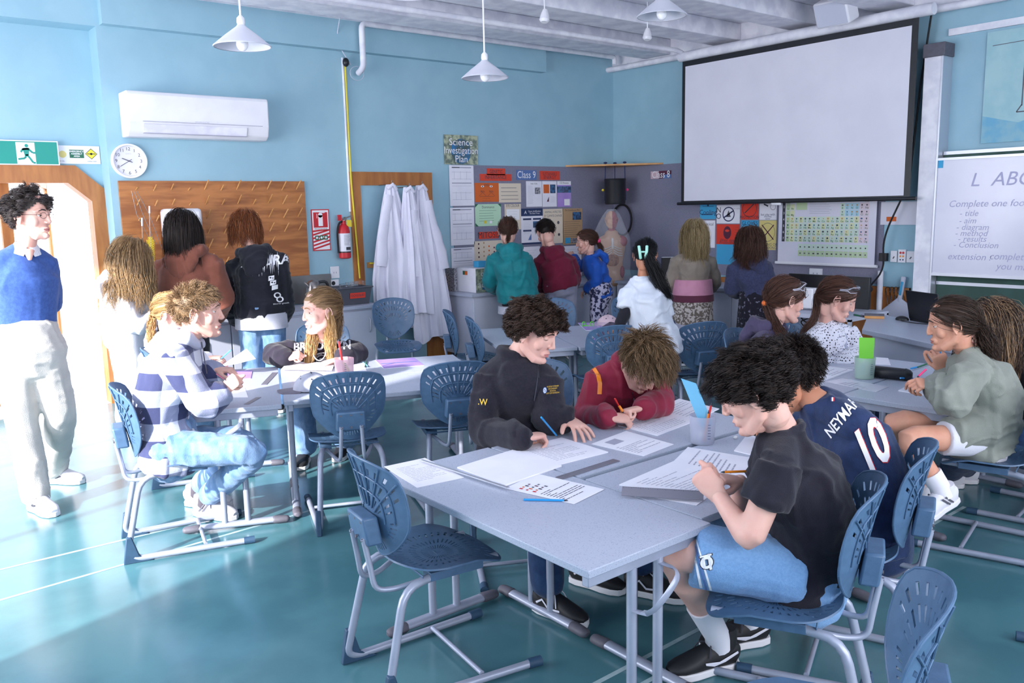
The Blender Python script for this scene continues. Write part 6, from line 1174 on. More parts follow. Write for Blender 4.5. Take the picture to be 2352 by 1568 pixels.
G = person('girl in black top with long highlighted brown hair at the right edge', (4.95, 1.50), (2272, 748, 0), (2318, 812, .0), [(2312, 850, .12), (2362, 850, -.10)], [(2330, 930, .1), (2372, 940, -.1)], [(2290, 940, .05), (2300, 960, 0)], [(2350, 1000, .1), (2360, 1000, -.1)], [(2215, 1000, .1), (2205, 1010, -.02)], [PZ(2182, 1118, 0) + UP * .09, PZ(2215, 1108, 0) + UP * .09], rel=98, pitch=12, hs=1.08, fem=1, brel=80, w=1.0, slouch=.05,
    top=dict(mat='top_black', loose=.02), bottom=dict(mat='jeans_dark', loose=.02), shoes=dict(mat='shoe_white', dir=[yaw(70)] * 2), hairkey='highlight', seed=44, near=1)
c, ax = G['c'], G['ax']; hair_obj(G['o'], c, ax, 1.08, 'highlight', [grow(c, ax, 1.08, 'long', .42, 4000, 21, colliders=body_colliders(G), wave=.012, K=14)], 21)
# boy in black fleece
w0, w1 = PZ(1206, 1006, .735), PZ(1306, 962, .745)
G = person('boy with curly brown hair in black school fleece, seated writing', (2.28, 3.05), (1228, 764, -.02), (1180, 822, .02), [(1122, 866, .0), (1262, 872, .0)], [(1108, 992, -.10), (1258, 968, -.10)], [w0, w1], [(1150, 1050, .05), (1225, 1050, .05)], [A(2.23, 2.60, .50), A(2.46, 2.66, .50)], [A(2.19, 2.52, .1), A(2.50, 2.62, .1)], rel=-118, pitch=22, hs=1.07, brel=-155, w=1.12, slouch=.05,
    top=dict(mat='fleece', loose=.026, collar=.045, name='fleece_jacket', amp=.012, freq=13, hem=-.1), bottom=dict(mat='jeans_dark', loose=.02, up=.1), shoes=dict(mat='shoe_black', dir=[A(.18, -1, 0), A(.3, -1, 0)], laces='lace_white', mark=('wave', 'lace_white'), hi=.03, s=1.03),
    hands=((N(w1 - w0 + A(.05, -.04, -.03)), N(UP + FW * -.2 - RT * .3), 'grip', 1), (N(PZ(1372, 1012, .70) - w1), N(UP + AWY * .15), 'spread', -1)), hairkey='brown', seed=51, near=1, lid=.85)
FLB = G; c, ax = G['c'], G['ax']; hair_obj(G['o'], c, ax, 1.07, 'brown', [grow(c, ax, 1.07, 'curly', .068, 3600, 22, comb=(0, .3, .25), wave=.0045), grow(c, ax, 1.07, 'curly', .045, 1800, 23, comb=(0, .1, 0), wave=.003)], 22, .0012)
nk, lat, bk, up = G['nk'], G['lat'], G['bk'], G['up']; F = G['F']
def surf(g, px, py, lift=.003):
    d = Vector(N(ray(px, py))); h = BVH[g.name].ray_cast(Vector(CP), d); return np.array(h[0] - d * lift) if h[0] is not None else F(px, py)
MB().tube([surf(G['top'], *p) for p in ((1236, 838), (1236, 860), (1232, 890), (1227, 920))], .0025, 'ink', n=6).build('zip', G['o']); MB().loft([surf(G['top'], *p, .006) for p in ((1238, 842), (1238, 866))], [.004, .003], 'black_plastic').build('zip_puller', G['o'])
decal([G['top']], [(1098, 933), (1119, 936), (1119, 912), (1098, 912)], .06, .055, lambda s: s.text(.03, .027, .05, '.W', 'gold_ink', bold=.01), 'sleeve_initial') if mat('gold_ink', 'e5b93a', .6) else 0
def draw(s):
    s.disc(.022, .04, .018, 'clear_blue', ry=.026).up(); s.disc(.022, .04, .013, 'white_ink', r0=.010, ry=.02).line(.015, .03, .028, .05, .004, 'white_ink')
    for k in range(4): s.text(.095, .066 - k * .018, .0165, ('RUDOLF STEINER', 'SECONDARY', 'SCHOOL', 'CITY OF DUNEDIN')[k], 'gold_ink', sx=.85)
decal([G['top']], [(1246, 908), (1286, 904), (1286, 880), (1246, 884)], .16, .085, draw, 'chest_emblem')
wd = N(w1 - G['el'][1]); MB().lathe(w1 + wd * .008, [(.031, -.008), (.033, 0), (.031, .008)], 'steel', ax=wd, cap=False).build('wrist_watch', G['o'])
# boy in maroon jacket, head bowed
w0, w1 = PZ(1398, 958, .735), PZ(1472, 938, .755)
G = person('boy with light brown hair in maroon tracksuit jacket, head bowed over his writing', (2.88, 3.02), (1480, 838, -.16), (1440, 832, .0), [(1378, 868, .02), (1500, 872, .02)], [(1346, 962, -.06), (1524, 924, -.10)], [w0, w1], [(1345, 1010, .1), (1430, 1010, .1)], [A(2.75, 2.6, .5), A(3.0, 2.6, .5)], [A(2.62, 2.38, .1), A(3.0, 2.5, .1)], rel=-150, pitch=52, roll=0, hs=1.1, brel=-165, w=1.06, slouch=.06,
    top=dict(mat='jacket_maroon', loose=.026, collar=.03, name='track_jacket', amp=.010), bottom=dict(mat='jeans_dark'), shoes=dict(mat='shoe_black', dir=[A(.45, -1, 0), A(.3, -1, 0)], laces='lace_white', mark=('wave', 'lace_white'), s=1.05),
    hands=((N(RGT + AWY * .1 - UP * .1), N(UP - AWY * .3), 'grip', 1), (N(LFT + TOW * .4 - UP * .05), N(UP + AWY * .3), 'fist', -1)), hairkey='sand', seed=52, near=1, lid=.9)
MAB = G; c, ax = G['c'], G['ax']; hair_obj(G['o'], c, ax, 1.1, 'sand', [grow(c, ax, 1.1, 'short', .085, 3000, 24, comb=(0, .75, -.05), wave=.003, lift=.05, K=11), grow(c, ax, 1.1, 'short', .05, 2000, 25, comb=(0, .5, .1), wave=.002, lift=.03, K=11)], 24, .0011)
def draw(s):
    P0 = [(.005, .15), (.03, .125), (.052, .09), (.06, .05), (.058, .0)]
    for i in range(4): s.poly([P0[i + 1], (P0[i + 1][0] + .02, P0[i + 1][1]), (P0[i][0] + .02, P0[i][1]), P0[i]], 'orange_pen')
decal([G['top']], [(1343, 905), (1383, 905), (1383, 832), (1343, 832)], .08, .15, draw, 'shoulder_stripe')
MB().tube([surf(G['top'], *p) for p in ((1452, 900), (1456, 915), (1458, 930))], .0025, 'plum', n=6).build('zip', G['o'])
decal([G['top']], [(1473, 898), (1488, 898), (1488, 884), (1473, 884)], .04, .03, lambda s: s.poly([(0, .028), (.014, .02), (.03, .016), (.04, .0), (.028, .01), (.012, .014)], 'white_ink'), 'chest_logo')
# football shirt boy
w0, w1 = PZ(1800, 985, .76), PZ(1850, 960, .76)
G = person('boy in navy football shirt with NEYMAR JR 10 on the back, leaning over table', (3.0, 1.50), (1815, 868, .10), (1876, 922, .04), [(1872, 968, .20), (1968, 968, -.10)], [(1800, 1030, .34), (1870, 1060, .22)], [w0, w1], [(1968, 1222, .12), (2022, 1222, -.10)], [(1880, 1175, .36), (1900, 1190, .20)], [A(2.85, 1.95, .1), A(3.12, 1.95, .1)], rel=62, pitch=28, hs=1.06, brel=42, w=1.06, slouch=.055, skin='tan',
    top=dict(mat='jersey', loose=.03, sleeve='short', slen=.85, name='football_shirt', amp=.009, hem=-.12), bottom=dict(mat='jersey', type='shorts', len=.85, loose=.02), shoes=dict(mat='shoe_black', dir=[A(0, 1, 0)] * 2), hands=((N(LFT + AWY), UP, 'hold', -1), (N(LFT + AWY), UP, 'hold', 1)), hairkey='black', seed=53, near=1)
c, ax = G['c'], G['ax']; hair_obj(G['o'], c, ax, 1.06, 'dark', [grow(c, ax, 1.06, 'short', .045, 5500, 26, comb=(0, .2, -.1), wave=.002, lift=.03)], 26, .0013)
decal([G['top']], [(1921, 1002), (1992, 918), (1962, 890), (1898, 974)], .30, .075, lambda s: s.text(.15, .037, .075, 'NEYMAR JR', 'white_ink', bold=.015), 'name_print')
def draw(s):
    s.text(.12, .12, .30, '10', 'red', bold=.04, sx=.78); s.up(); s.text(.118, .122, .30, '10', 'white_ink', bold=.028, sx=.78)
decal([G['top']], [(1996, 1108), (2058, 1056), (2016, 944), (1950, 1000)], .24, .25, draw, 'number_print')
decal([G['top']], [(1907, 921), (1917, 921), (1917, 912), (1907, 912)], .03, .03, lambda s: s.rect(0, 0, .01, .03, 'navy_ink').rect(.01, 0, .01, .03, 'white_ink').rect(.02, 0, .01, .03, 'red'), 'collar_flag')
# boy in black t-shirt, nearest the camera
G = person('boy with dark curly hair in black t-shirt and light blue shorts, nearest the camera', (2.45, 1.40), (1728, 902, .0), (1800, 990, .03), [(1788, 1068, -.15), (1806, 1040, .16)], [(1722, 1240, -.20), (1700, 1180, .20)], [(1652, 1140, -.06), (1700, 1106, .09)], [(1838, 1318, -.09), (1842, 1300, .12)], [(1540, 1262, -.02), (1570, 1222, .24)], [PZ(1650, 1536, 0) + UP * .12, PZ(1722, 1478, 0) + UP * .12], rel=66, pitch=28, hs=1.06, brel=62, w=1.08, slouch=.065,
    top=dict(mat='tee_black', loose=.028, sleeve='short', slen=.52, name='t_shirt', amp=.010, hem=-.10), bottom=dict(mat='mesh_blue', type='shorts', len=.82, loose=.024, amp=.007), shoes=dict(mat='shoe_black', dir=[yaw(108), yaw(104)], hi=.035, laces='ink', sock='sock_white', sh=.24, mark=('swoosh', 'lace_white'), s=1.08),
    hands=((N(UP * .62 + LFT * .5 + AWY * .3), N(TOW * .8 + LFT * .3), 'fist', -1), (N(LFT * .8 + UP * .25 - AWY * .3), N(UP + LFT * -.1), 'grip', 1)), hairkey='dark', seed=54, near=1, lid=.85, voxel=.0075)
BTB = G; c, ax = G['c'], G['ax']; hair_obj(G['o'], c, ax, 1.06, 'dark', [grow(c, ax, 1.06, 'curly', .062, 5200, 27, comb=(0, .3, .3), wave=.0046), grow(c, ax, 1.06, 'curly', .04, 2400, 28, comb=(0, .1, 0), wave=.003)], 27, .0010)
def draw(s):
    for m, o in (('ink', 0), ('white_ink', .006)):
        s.disc(.05, .06, .042 - o, m, r0=.016 + o * .6, ry=.05 - o); s.rect(.02 + o, .02 + o * .6, .024 - 1.3 * o, .08 - o, m).rect(.055 + o, .0 + o * .6, .022 - 1.3 * o, .12 - o, m).rect(.01 + o, .1 + o * .5, .08 - 2 * o, .018 - o, m); s.up()
decal([G['bottom']], [(1606, 1316), (1646, 1306), (1640, 1266), (1600, 1276)], .1, .125, draw, 'shorts_emblem')
def draw(s): s.line(.0, .0, .0, .2, .014, 'white_ink').line(.022, .0, .022, .2, .009, 'clear_blue')
decal([G['bottom']], [(1606, 1356), (1640, 1360), (1602, 1238), (1584, 1240)], .06, .2, lambda s: s.rect(.004, .0, .012, .2, 'white_ink').rect(.026, .0, .01, .2, 'clear_blue').rect(.044, .0, .01, .2, 'white_ink'), 'shorts_trim')
# ---------------- things on the tables ----------------
def flat(name, q, label, cat, m='paper', z=None, th=.0012, marks=(), group=None, over=0, parent=None, edge=None):
    """thin sheet or book lying on a top; q = four corners in the picture (ll, lr, ur, ul); marks = (u0, v0, u1, v1, material) strips"""
    z0 = (TH if z is None else z) + .0005 + over; P4 = [PZ(px, py, z0 + th) for px, py in q]; b = MB()
    if edge: b.prism([p - UP * th for p in P4], UP * (th - .0006), edge); b.prism([p - UP * .0005 for p in P4], UP * .0005, m)
    else: b.prism([p - UP * th for p in P4], UP * th, m)
    B_ = lambda u, v: (1 - u) * (1 - v) * P4[0] + u * (1 - v) * P4[1] + u * v * P4[2] + (1 - u) * v * P4[3] + UP * .0004
    for u0, v0, u1, v1, mm in marks: b.add([B_(u0, v0), B_(u1, v0), B_(u1, v1), B_(u0, v1)], [(0, 1, 2, 3)], mm)
    o = b.build(name, parent, smooth=False); return tag(o, label, cat, group) if parent is None else o
def writing(u0, v0, u1, v1, n, m='faint_ink', seed=0, t=.35, dens=3):
    r = random.Random(seed); out = []; h = (v1 - v0) / n
    for i in range(n):
        u = u0
        while u < u1 - .02:
            l_ = min(r.uniform(.04, .16), u1 - u); v = v1 - (i + 1) * h; out.append((u, v, u + l_, v + h * t, m)); u += l_ + .015
            if r.random() < .12: break
    return out
flat('paper_sheet', [(957, 1119), (1066, 1096), (976, 1051), (882, 1071)], 'loose written sheet at left end of the nearest table', 'paper', marks=writing(.15, .2, .85, .85, 12, 'faint_ink', 1, .18))
def book(pages, label, marks=(), cover='paper', z=None, th=.004, over=0, group=None, name='exercise_book'):
    o = flat(name, pages[0], label, 'book', z=z, th=th, over=over, marks=marks[0] if marks else (), group=group); flat('page', pages[1], None, None, z=z, th=th * .8, over=over, marks=marks[1] if len(marks) > 1 else (), parent=o); return o
book([[(1160, 1113), (1290, 1068), (1178, 1032), (1050, 1072)], [(1282, 1066), (1397, 1037), (1290, 1004), (1178, 1032)]], 'large open white exercise book in front of the boy in black fleece', [(), writing(.1, .15, .8, .85, 12, 'faint_ink', 2, .2)], th=.006)
flat('worksheet', [(1318, 1157), (1388, 1123), (1232, 1087), (1160, 1121)], 'worksheet with small coloured pictures on the nearest table', 'paper', marks=writing(.1, .15, .92, .55, 9, 'ink', 3, .28) + [(.12 + .09 * (k % 5), .6 + .10 * (k // 5) + .02 * (k % 2), .17 + .09 * (k % 5), .65 + .10 * (k // 5), ['red', 'orange_card', 'ink', 'plum', 'cap_grey'][k % 5]) for k in range(14)], over=.001)
flat('worksheet', [(1478, 1047), (1548, 1020), (1438, 989), (1358, 1019)], 'printed worksheet on table between fleece and maroon boys', 'paper', marks=writing(.08, .15, .9, .6, 8, 'faint_ink', 4, .3) + [(.2, .68, .5, .88, 'faint_ink')])
book([[(1510, 999), (1596, 966), (1500, 942), (1420, 977)], [(1596, 966), (1652, 938), (1560, 915), (1500, 942)]], 'open exercise book the boy in maroon jacket writes in', [writing(.1, .1, .9, .9, 12, 'faint_ink', 5, .2), writing(.1, .1, .9, .9, 10, 'faint_ink', 6, .2)])
book([[(1606, 1132), (1705, 1096), (1548, 1058), (1422, 1112)], [(1712, 1100), (1735, 1052), (1580, 1026), (1546, 1060)]], 'open workbook with plastic pocket under hands of the black t-shirt boy', [writing(.1, .1, .9, .9, 13, 'faint_ink', 7, .2), writing(.08, .2, .9, .85, 9, 'faint_ink', 8, .3)], th=.005)
flat('paper_sheet', [(1600, 1160), (1628, 1140), (1545, 1118), (1498, 1141)], 'white sheet lying half under the open workbook', 'paper')
def bar(name, p0, p1, w_, th, m, label, cat, ticks=None, group=None, z=None, tilt=None):
    a = PZ(*p0, (TH if z is None else z) + th / 2 + .001) if len(p0) == 2 else np.asarray(p0); c_ = PZ(*p1, (TH if z is None else z) + th / 2 + .001) if len(p1) == 2 else np.asarray(p1); d = N(c_ - a); n_ = UP if tilt is None else N(tilt); s_ = np.cross(n_, d); b = MB(); b.obox((a + c_) / 2, d, s_, n_, (np.linalg.norm(c_ - a) / 2, w_ / 2, th / 2), m)
    if ticks:
        for k in range(int(np.linalg.norm(c_ - a) / .006)): q = a + d * (.004 + k * .006); L_ = .006 if k % 5 == 0 else .0035; b.obox(q + s_ * (w_ / 2 - L_ / 2 - .001) + n_ * (th / 2 + .0001), d, s_, n_, (.0005, L_ / 2, .0001), ticks)
    return tag(b.build(name, smooth=False), label, cat, group)
z_ = TH + .003; bar('ruler', (968, 1056), (1168, 1120), .012, .004, 'aluminium', 'long shiny steel ruler along the edge of the nearest table', 'ruler', z=TH + .008)
bar('ruler', (1283, 1098), (1416, 1056), .036, .002, 'ruler_grey', 'grey plastic ruler bridging two tables beside open exercise book', 'ruler', 'ink')
ra, rb = PZ(1428, 1127, TH + .022), PZ(1616, 1138, TH + .022); bar('ruler', ra, rb, .038, .002, 'ruler_grey', 'grey ruler held on the workbook by black t-shirt boy', 'ruler', 'ink', tilt=N(UP * .75 + TOW * .6))
def pen(p0, p1, m, label, r=.0042, tipm='ink', cat='pen', group=None, z0=None, z1=None, name='pen'):
    a = PZ(*p0, z0) if len(p0) == 2 else np.asarray(p0); c_ = PZ(*p1, z1) if len(p1) == 2 else np.asarray(p1); d = N(c_ - a); L_ = np.linalg.norm(c_ - a); o = MB().tube([a, c_ - d * .014], r, m, n=8).build(name); tag(o, label, cat, group); MB().loft([c_ - d * .014, c_], [r, .0008], tipm, n=8, domed=False).build('tip', o); return o
tz = TH + .005
pen((1203, 1147), (1305, 1149), 'blue_pen', 'bright blue pencil partly under the picture worksheet', z0=tz, z1=tz)
pen(FLB['F'](1243, 958, -.34), PZ(1280, 1002, TH + .01), 'blue_pen', 'blue pencil in right hand of the boy in black fleece')
pen(MAB['F'](1412, 915, -.34), PZ(1440, 966, TH + .01), 'red_pen', 'clear pen with orange grip held by maroon jacket boy'); pen(MAB['F'](1422, 932, -.345), MAB['F'](1434, 950, -.345), 'orange_pen', 'orange pen grip between fingers of maroon jacket boy', r=.006)
pen(BTB['F'](1712, 1082, -.02), BTB['F'](1655, 1084, -.06), 'orange_pen', 'orange pencil in hand of the black t-shirt boy')
def cup(px, py, r, h, m, label, sheet=None, z=TH, pens=()):
    p = PZ(px, py, z + .001); o = empty('plastic_cup', p); tag(o, label, 'cup', 'plastic beakers on the tables')
    MB().lathe(p, [(.0, .001), (r * .88, .001), (r * .9, .004), (r, h), (r * .965, h), (r * .86, .006), (0, .006)], m, n=36, cap=False).build('beaker', o)
    q = MB()
    for k in range(6): q.obox(p + TOW * r * .945 + RT * r * .3 + UP * (.03 + k * .012), RT, TOW, UP, (.006, .0006, .0008), 'navy_ink')
    q.build('measure_marks', o); return p
p = cup(1613, 1016, .056, .122, 'cup_plastic', 'clear beaker of pencils with pale blue card on centre table')
c4 = [p + UP * .06 + RT * -.002, p + UP * .075 + RT * .05, p + UP * .262 - RT * .03 - FW * .0, p + UP * .285 - RT * .095]; tag(MB().prism([c4[0] + FW * .01, c4[1] + FW * .01, c4[2], c4[3]], FW * .001, 'sticky_blue').build('note_card', smooth=False), 'pale blue card standing in the centre beaker', 'card')
for dx, dy, m, l_, hh in ((.02, .01, 'red_pen', 'red pencil standing in the centre beaker', .175), (.012, -.01, 'orange_pen', 'short orange pencil standing in the centre beaker', .145)): pen(p + RT * dx * .6 + FW * dy + UP * .01, p + RT * dx * 2 + FW * dy + UP * hh, m, l_, r=.0045)
tag(MB().ball(p + UP * .032 + FW * .005, (.022, .02, .018), 'white_eraser').build('eraser'), 'round white eraser at the bottom of centre beaker', 'eraser')
flat('paper_strip', [(1592, 1002), (1622, 1004), (1620, 992), (1590, 992)], 'strip of white paper tape in front of the centre beaker', 'paper')
tag(MB().ball(PZ(1689, 1004, TH + .007), (.013, .008, .007), 'white_eraser').build('eraser'), 'small white eraser right of the centre beaker', 'eraser')
flat('note_pad', [(1762, 1052), (1800, 1010), (1722, 990), (1686, 1034)], 'small white note pad near football shirt boy', 'paper', th=.004); flat('note_pad', [(1775, 1012), (1800, 990), (1742, 978), (1712, 995)], 'second white pad behind the small note pad', 'paper', th=.004)
# left cluster
p = cup(792, 864, .062, .115, 'cup_pink', 'pink tinted beaker of pens with a red pencil on left table'); pen(p + UP * .015, p + UP * .235 - RT * .03 + FW * .01, 'red_pen', 'tall red pencil in the pink tinted beaker', r=.007)
for k, (m, l_) in enumerate((('sticky_blue', 'pale blue pen leaning in pink tinted beaker'), ('yellow', 'yellow pen leaning in pink tinted beaker'), ('sticky_green', 'green pen leaning in pink tinted beaker'))): pen(p + RT * (-.02 + .01 * k) + UP * .09, p + RT * (.02 + .012 * k) + UP * .012, m, l_, r=.005)
def cap_hat(c, brim, R0, m, mb, label, tilt=UP, sc=1.0):
    o = empty('cap', c); tag(o, label, 'cap'); br = N(brim); up = N(tilt); sd = np.cross(up, br); v = []; f = []; n, K = 36, 12
    for i in range(K + 1):
        t = i / K * PI / 2
        for j in range(n): a = 2 * PI * j / n; rr = 1 + .02 * math.sin(a * 6); v.append(c + (br * math.cos(a) * 1.08 + sd * math.sin(a)) * R0 * math.cos(t) * rr + up * R0 * .95 * math.sin(t) * (1 + .06 * math.sin(a * 2)))
    for i in range(K):
        for j in range(n): f.append((i * n + j, i * n + (j + 1) % n, (i + 1) * n + (j + 1) % n, (i + 1) * n + j))
    MB().add(v, f, m).build('crown', o); v = []; f = []; nu, nv = 16, 6
    for lay in (0, 1):
        for i in range(nv + 1):
            for j in range(nu + 1):
                a = -1.0 + 2.0 * j / nu; r_ = R0 * (1.03 + .85 * i / nv * math.cos(a * 1.15)); v.append(c + (br * math.cos(a) * 1.06 + sd * math.sin(a)) * r_ + up * (.004 - .003 * lay - .02 * (i / nv) * abs(math.sin(a))))
    W = nu + 1; H_ = (nv + 1) * W
    for i in range(nv):
        for j in range(nu): q = i * W + j; f.append((q, q + 1, q + W + 1, q + W)); f.append((H_ + q, H_ + q + W, H_ + q + W + 1, H_ + q + 1))
    for j in range(nu): q = nv * W + j; f.append((q, q + 1, H_ + q + 1, H_ + q))
    MB().add(v, f, mb).build('brim', o)
    MB().ball(c + up * R0 * .96, .007, mb).build('button', o); q = MB(); q.ball(c - br * R0 * .3 + sd * R0 * .0 + up * R0 * .9, .004, 'ink', n=8); 
    for a in (.6, 1.6, -.6, 2.6): MB().ball(c + (br * math.cos(a) + sd * math.sin(a)) * R0 * .72 + up * R0 * .70, .0045, 'ink', n=8).build('eyelet', o)
    return o
o = cap_hat(PZ(716, 892, TH + .006), LFT + TOW * .25, .098, 'cap_cloth', 'cap_dark', 'light grey baseball cap with darker brim on left table'); 
flat('purple_folder', [(882, 846), (974, 838), (951, 821), (862, 826)], 'purple plastic folder on left table before the lab coats', 'folder', 'lilac', th=.003, edge='paper', marks=[(.03, .48, .97, .54, 'clear_blue')]); flat('purple_folder', [(500, 872), (576, 868), (580, 850), (502, 852)], 'purple folder beside the boy in checked hoodie', 'folder', 'lilac', th=.003)
flat('paper_sheet', [(645, 848), (762, 850), (770, 832), (662, 830)], 'white paper under arms of girl in printed sweatshirt', 'paper', over=.012, th=.003)
flat('paper_sheet', [(646, 850), (780, 868), (775, 846), (660, 838)], 'second sheet below paper of girl in printed sweatshirt', 'paper'); flat('paper_sheet', [(530, 912), (570, 912), (562, 890), (534, 892)], 'small white paper under hand of checked hoodie boy', 'paper')
flat('paper_sheet', [(800, 866), (842, 852), (836, 832), (800, 838)], 'paper with small prints right of pink tinted beaker', 'paper', marks=writing(.2, .2, .8, .8, 4, 'faint_ink', 3))
bar('ruler', (606, 883), (632, 855), .034, .002, 'ruler_grey', 'short grey ruler on the table by checked hoodie boy', 'ruler', 'ink'); bar('ruler', (566, 928), (594, 912), .030, .001, 'ruler_grey', 'grey ruler outline nearer edge of left table', 'ruler')
for k, (a_, b_, m, l_) in enumerate((((834, 832), (846, 842), 'sticky_blue', 'pale blue pen crossing another right of pink beaker'), ((842, 830), (838, 843), 'dark_green', 'dark pen crossing the pale blue pen'))): pen(a_, b_, m, l_, z0=tz, z1=tz)
Fp = Fig(1.62, 5.55); q4 = [Fp(505, 842, -.02), Fp(545, 835, -.12), Fp(587, 824, -.06), Fp(566, 801, .05)]; tag(MB().prism(q4, A(.0005, .0005, .0012), 'paper').build('paper_sheet', smooth=False), 'white sheet held up by the fair-haired person at left table', 'paper')
pen(Fp(531, 803, -.02), Fp(505, 826, -.02), 'blue_pen', 'blue pencil held by fair-haired person behind checked hoodie'); G_ = Fig(1.20, 4.45); pen(G_(497, 858, -.10), G_(520, 874, -.10), 'plum', 'dark red pencil in fist of checked hoodie boy')
# middle cluster
flat('purple_folder', [(1346, 758), (1392, 756), (1374, 741), (1327, 741)], 'purple exercise book under the green glasses', 'folder', 'lilac', th=.004, edge='paper'); flat('purple_folder', [(1362, 780), (1402, 780), (1412, 758), (1376, 763)], 'purple exercise book under the plum cap', 'folder', 'lilac', th=.004, edge='paper')
flat('purple_folder', [(1498, 748), (1530, 744), (1525, 737), (1494, 740)], 'purple folder right of the girl in white t-shirt', 'folder', 'lilac', th=.003)
p = PZ(1350, 744, TH + .022); o = empty('lime_glasses', p); tag(o, 'lime green safety glasses on the purple exercise book', 'glasses'); q = MB()
for s_ in (-1, 1): q.tube([p + RT * s_ * .035 + A(.018 * math.cos(t), -.0, .02 * math.sin(t)) for t in np.linspace(0, 6.28, 12)], .005, 'lime'); 
q.tube([p - RT * .05 - UP * .015, p + RT * .05 - UP * .015], .005, 'lime'); q.build('frame', o)
b = MB(); a_ = PZ(1378, 757, TH + .001); b.obox(a_ + UP * .028, fu, fv, UP, (.09, .05, .026), 'lens'); tag(b.build('clear_box', bevel=.004), 'clear plastic box on the middle table left of plum cap', 'box')
cap_hat(PZ(1396, 745, TH + .006), LFT + AWY * .4, .085, 'cap_pink', 'cap_pink', 'pale pink cap behind the plum cap'); cap_hat(PZ(1404, 770, TH + .02), LFT + TOW * .3 - UP * .15, .105, 'cap_plum', 'cap_plum', 'dark plum cap on the middle table', tilt=UP + LFT * .15)
p = PZ(1538, 742, TH + .03); tag(MB().ball(p, (.055, .05, .035), 'hoodie_navy').build('hat'), 'crumpled dark blue hat right of white t-shirt girl', 'hat')
flat('paper_sheet', [(1222, 757), (1252, 757), (1250, 748), (1224, 748)], 'blue printed sheet behind curls of the fleece boy', 'paper', 'sticky_blue', th=.002)
# right cluster
p = cup(1985, 868, .058, .125, 'cup_green', 'pale green beaker with lime card on right table')
tag(MB().prism([p + UP * .09 - RT * .035, p + UP * .09 + RT * .048, p + UP * .235 + RT * .05, p + UP * .24 - RT * .04], FW * .001, 'sticky_green').build('note_card', smooth=False), 'bright green card standing in the right beaker', 'card'); pen(p + UP * .1 + RT * .005, p + UP * .02 - RT * .025, 'blue_pen', 'blue pen inside the pale green beaker', r=.006)
for k, (dx, dz) in enumerate(((.015, .03), (.02, .065), (.0, .09))): tag(MB().ball(p + RT * dx + UP * dz, (.02, .018, .016), 'white_eraser').build('eraser'), ['white eraser at bottom of pale green beaker', 'white eraser halfway up pale green beaker', 'white eraser near the rim of pale green beaker'][k], 'eraser')
mat('glitter', '17171d', .45, c2='c8c8d4', kind='voronoi', scale=170, lo=.03, hi=.10); MATS['glitter'].node_tree.nodes['Color Ramp'].color_ramp.elements[0].color = rgb('b8b8c4'); MATS['glitter'].node_tree.nodes['Color Ramp'].color_ramp.elements[1].color = rgb('17171d')
o = empty('pencil_case', PZ(2040, 850, TH)); tag(o, 'glittery black pencil case beside the pale green beaker', 'pencil case')
pts = [PZ(2008, 852, TH + .034), PZ(2040, 856, TH + .036), PZ(2080, 860, TH + .034)]; MB().loft(pts, [(.042, .032), (.040, .034), (.038, .033)], 'glitter', n=22, power=2.6).build('case_body', o); MB().loft([pts[2], pts[2] + N(pts[2] - pts[1]) * .006], [.036, .034], 'black_plastic').build('case_end', o)
for a_, b_, m, l_ in (((2092, 846), (2108, 842), 'blue_pen', 'blue marker behind the pencil case'), ((2108, 843), (2132, 834), 'dark_green', 'clear green marker behind the pencil case'), ((2068, 868), (2098, 868), 'blue_pen', 'blue pencil crossing under pink pen')): pen(a_, b_, m, l_, z0=tz + .02 * (m == 'blue_pen' and a_[1] > 860), z1=tz, r=.005)
F_ = Fig(4.28, 1.70); pen(F_(2127, 848, .0), F_(2105, 868, -.02), 'pink_pen', 'bright pink pen in hand of grey-green sweatshirt girl', r=.005); pen(F_(2157, 790, .26), F_(2163, 828, .26), 'blue_pen', 'blue pencil upright in far hand near grey-green sweatshirt girl')
flat('note_pad', [(2135, 908), (2160, 885), (2110, 872), (2063, 896)], 'small white notepad with two written words under pink pen', 'paper', th=.005, marks=writing(.1, .55, .45, .8, 2, 'ink', 2, .5)); flat('worksheet', [(2012, 900), (2042, 888), (1935, 868), (1895, 876)], 'printed worksheet in plastic sleeve on right table', 'paper', 'board_white', marks=writing(.1, .2, .9, .8, 7, 'faint_ink', 9, .3))
F__ = book([[(1912, 866), (1960, 848), (1880, 838), (1852, 848)], [(1855, 885), (1912, 866), (1870, 862), (1850, 872)]], 'open exercise book under the hand of purple hoodie girl', [writing(.1, .1, .9, .9, 8, 'faint_ink', 10, .3)], th=.006)
pen(PZ(1832, 848, .74), PZ(1872, 872, TH + .008), 'blue_pen', 'blue pencil in writing hand of the purple hoodie girl'); flat('paper_sheet', [(2005, 836), (2046, 838), (2040, 822), (2012, 820)], 'white sheet behind the pencil case', 'paper'); bar('ruler', (1900, 840), (1964, 846), .012, .004, 'board_white', 'white ruler before the spotted blouse woman', 'ruler')
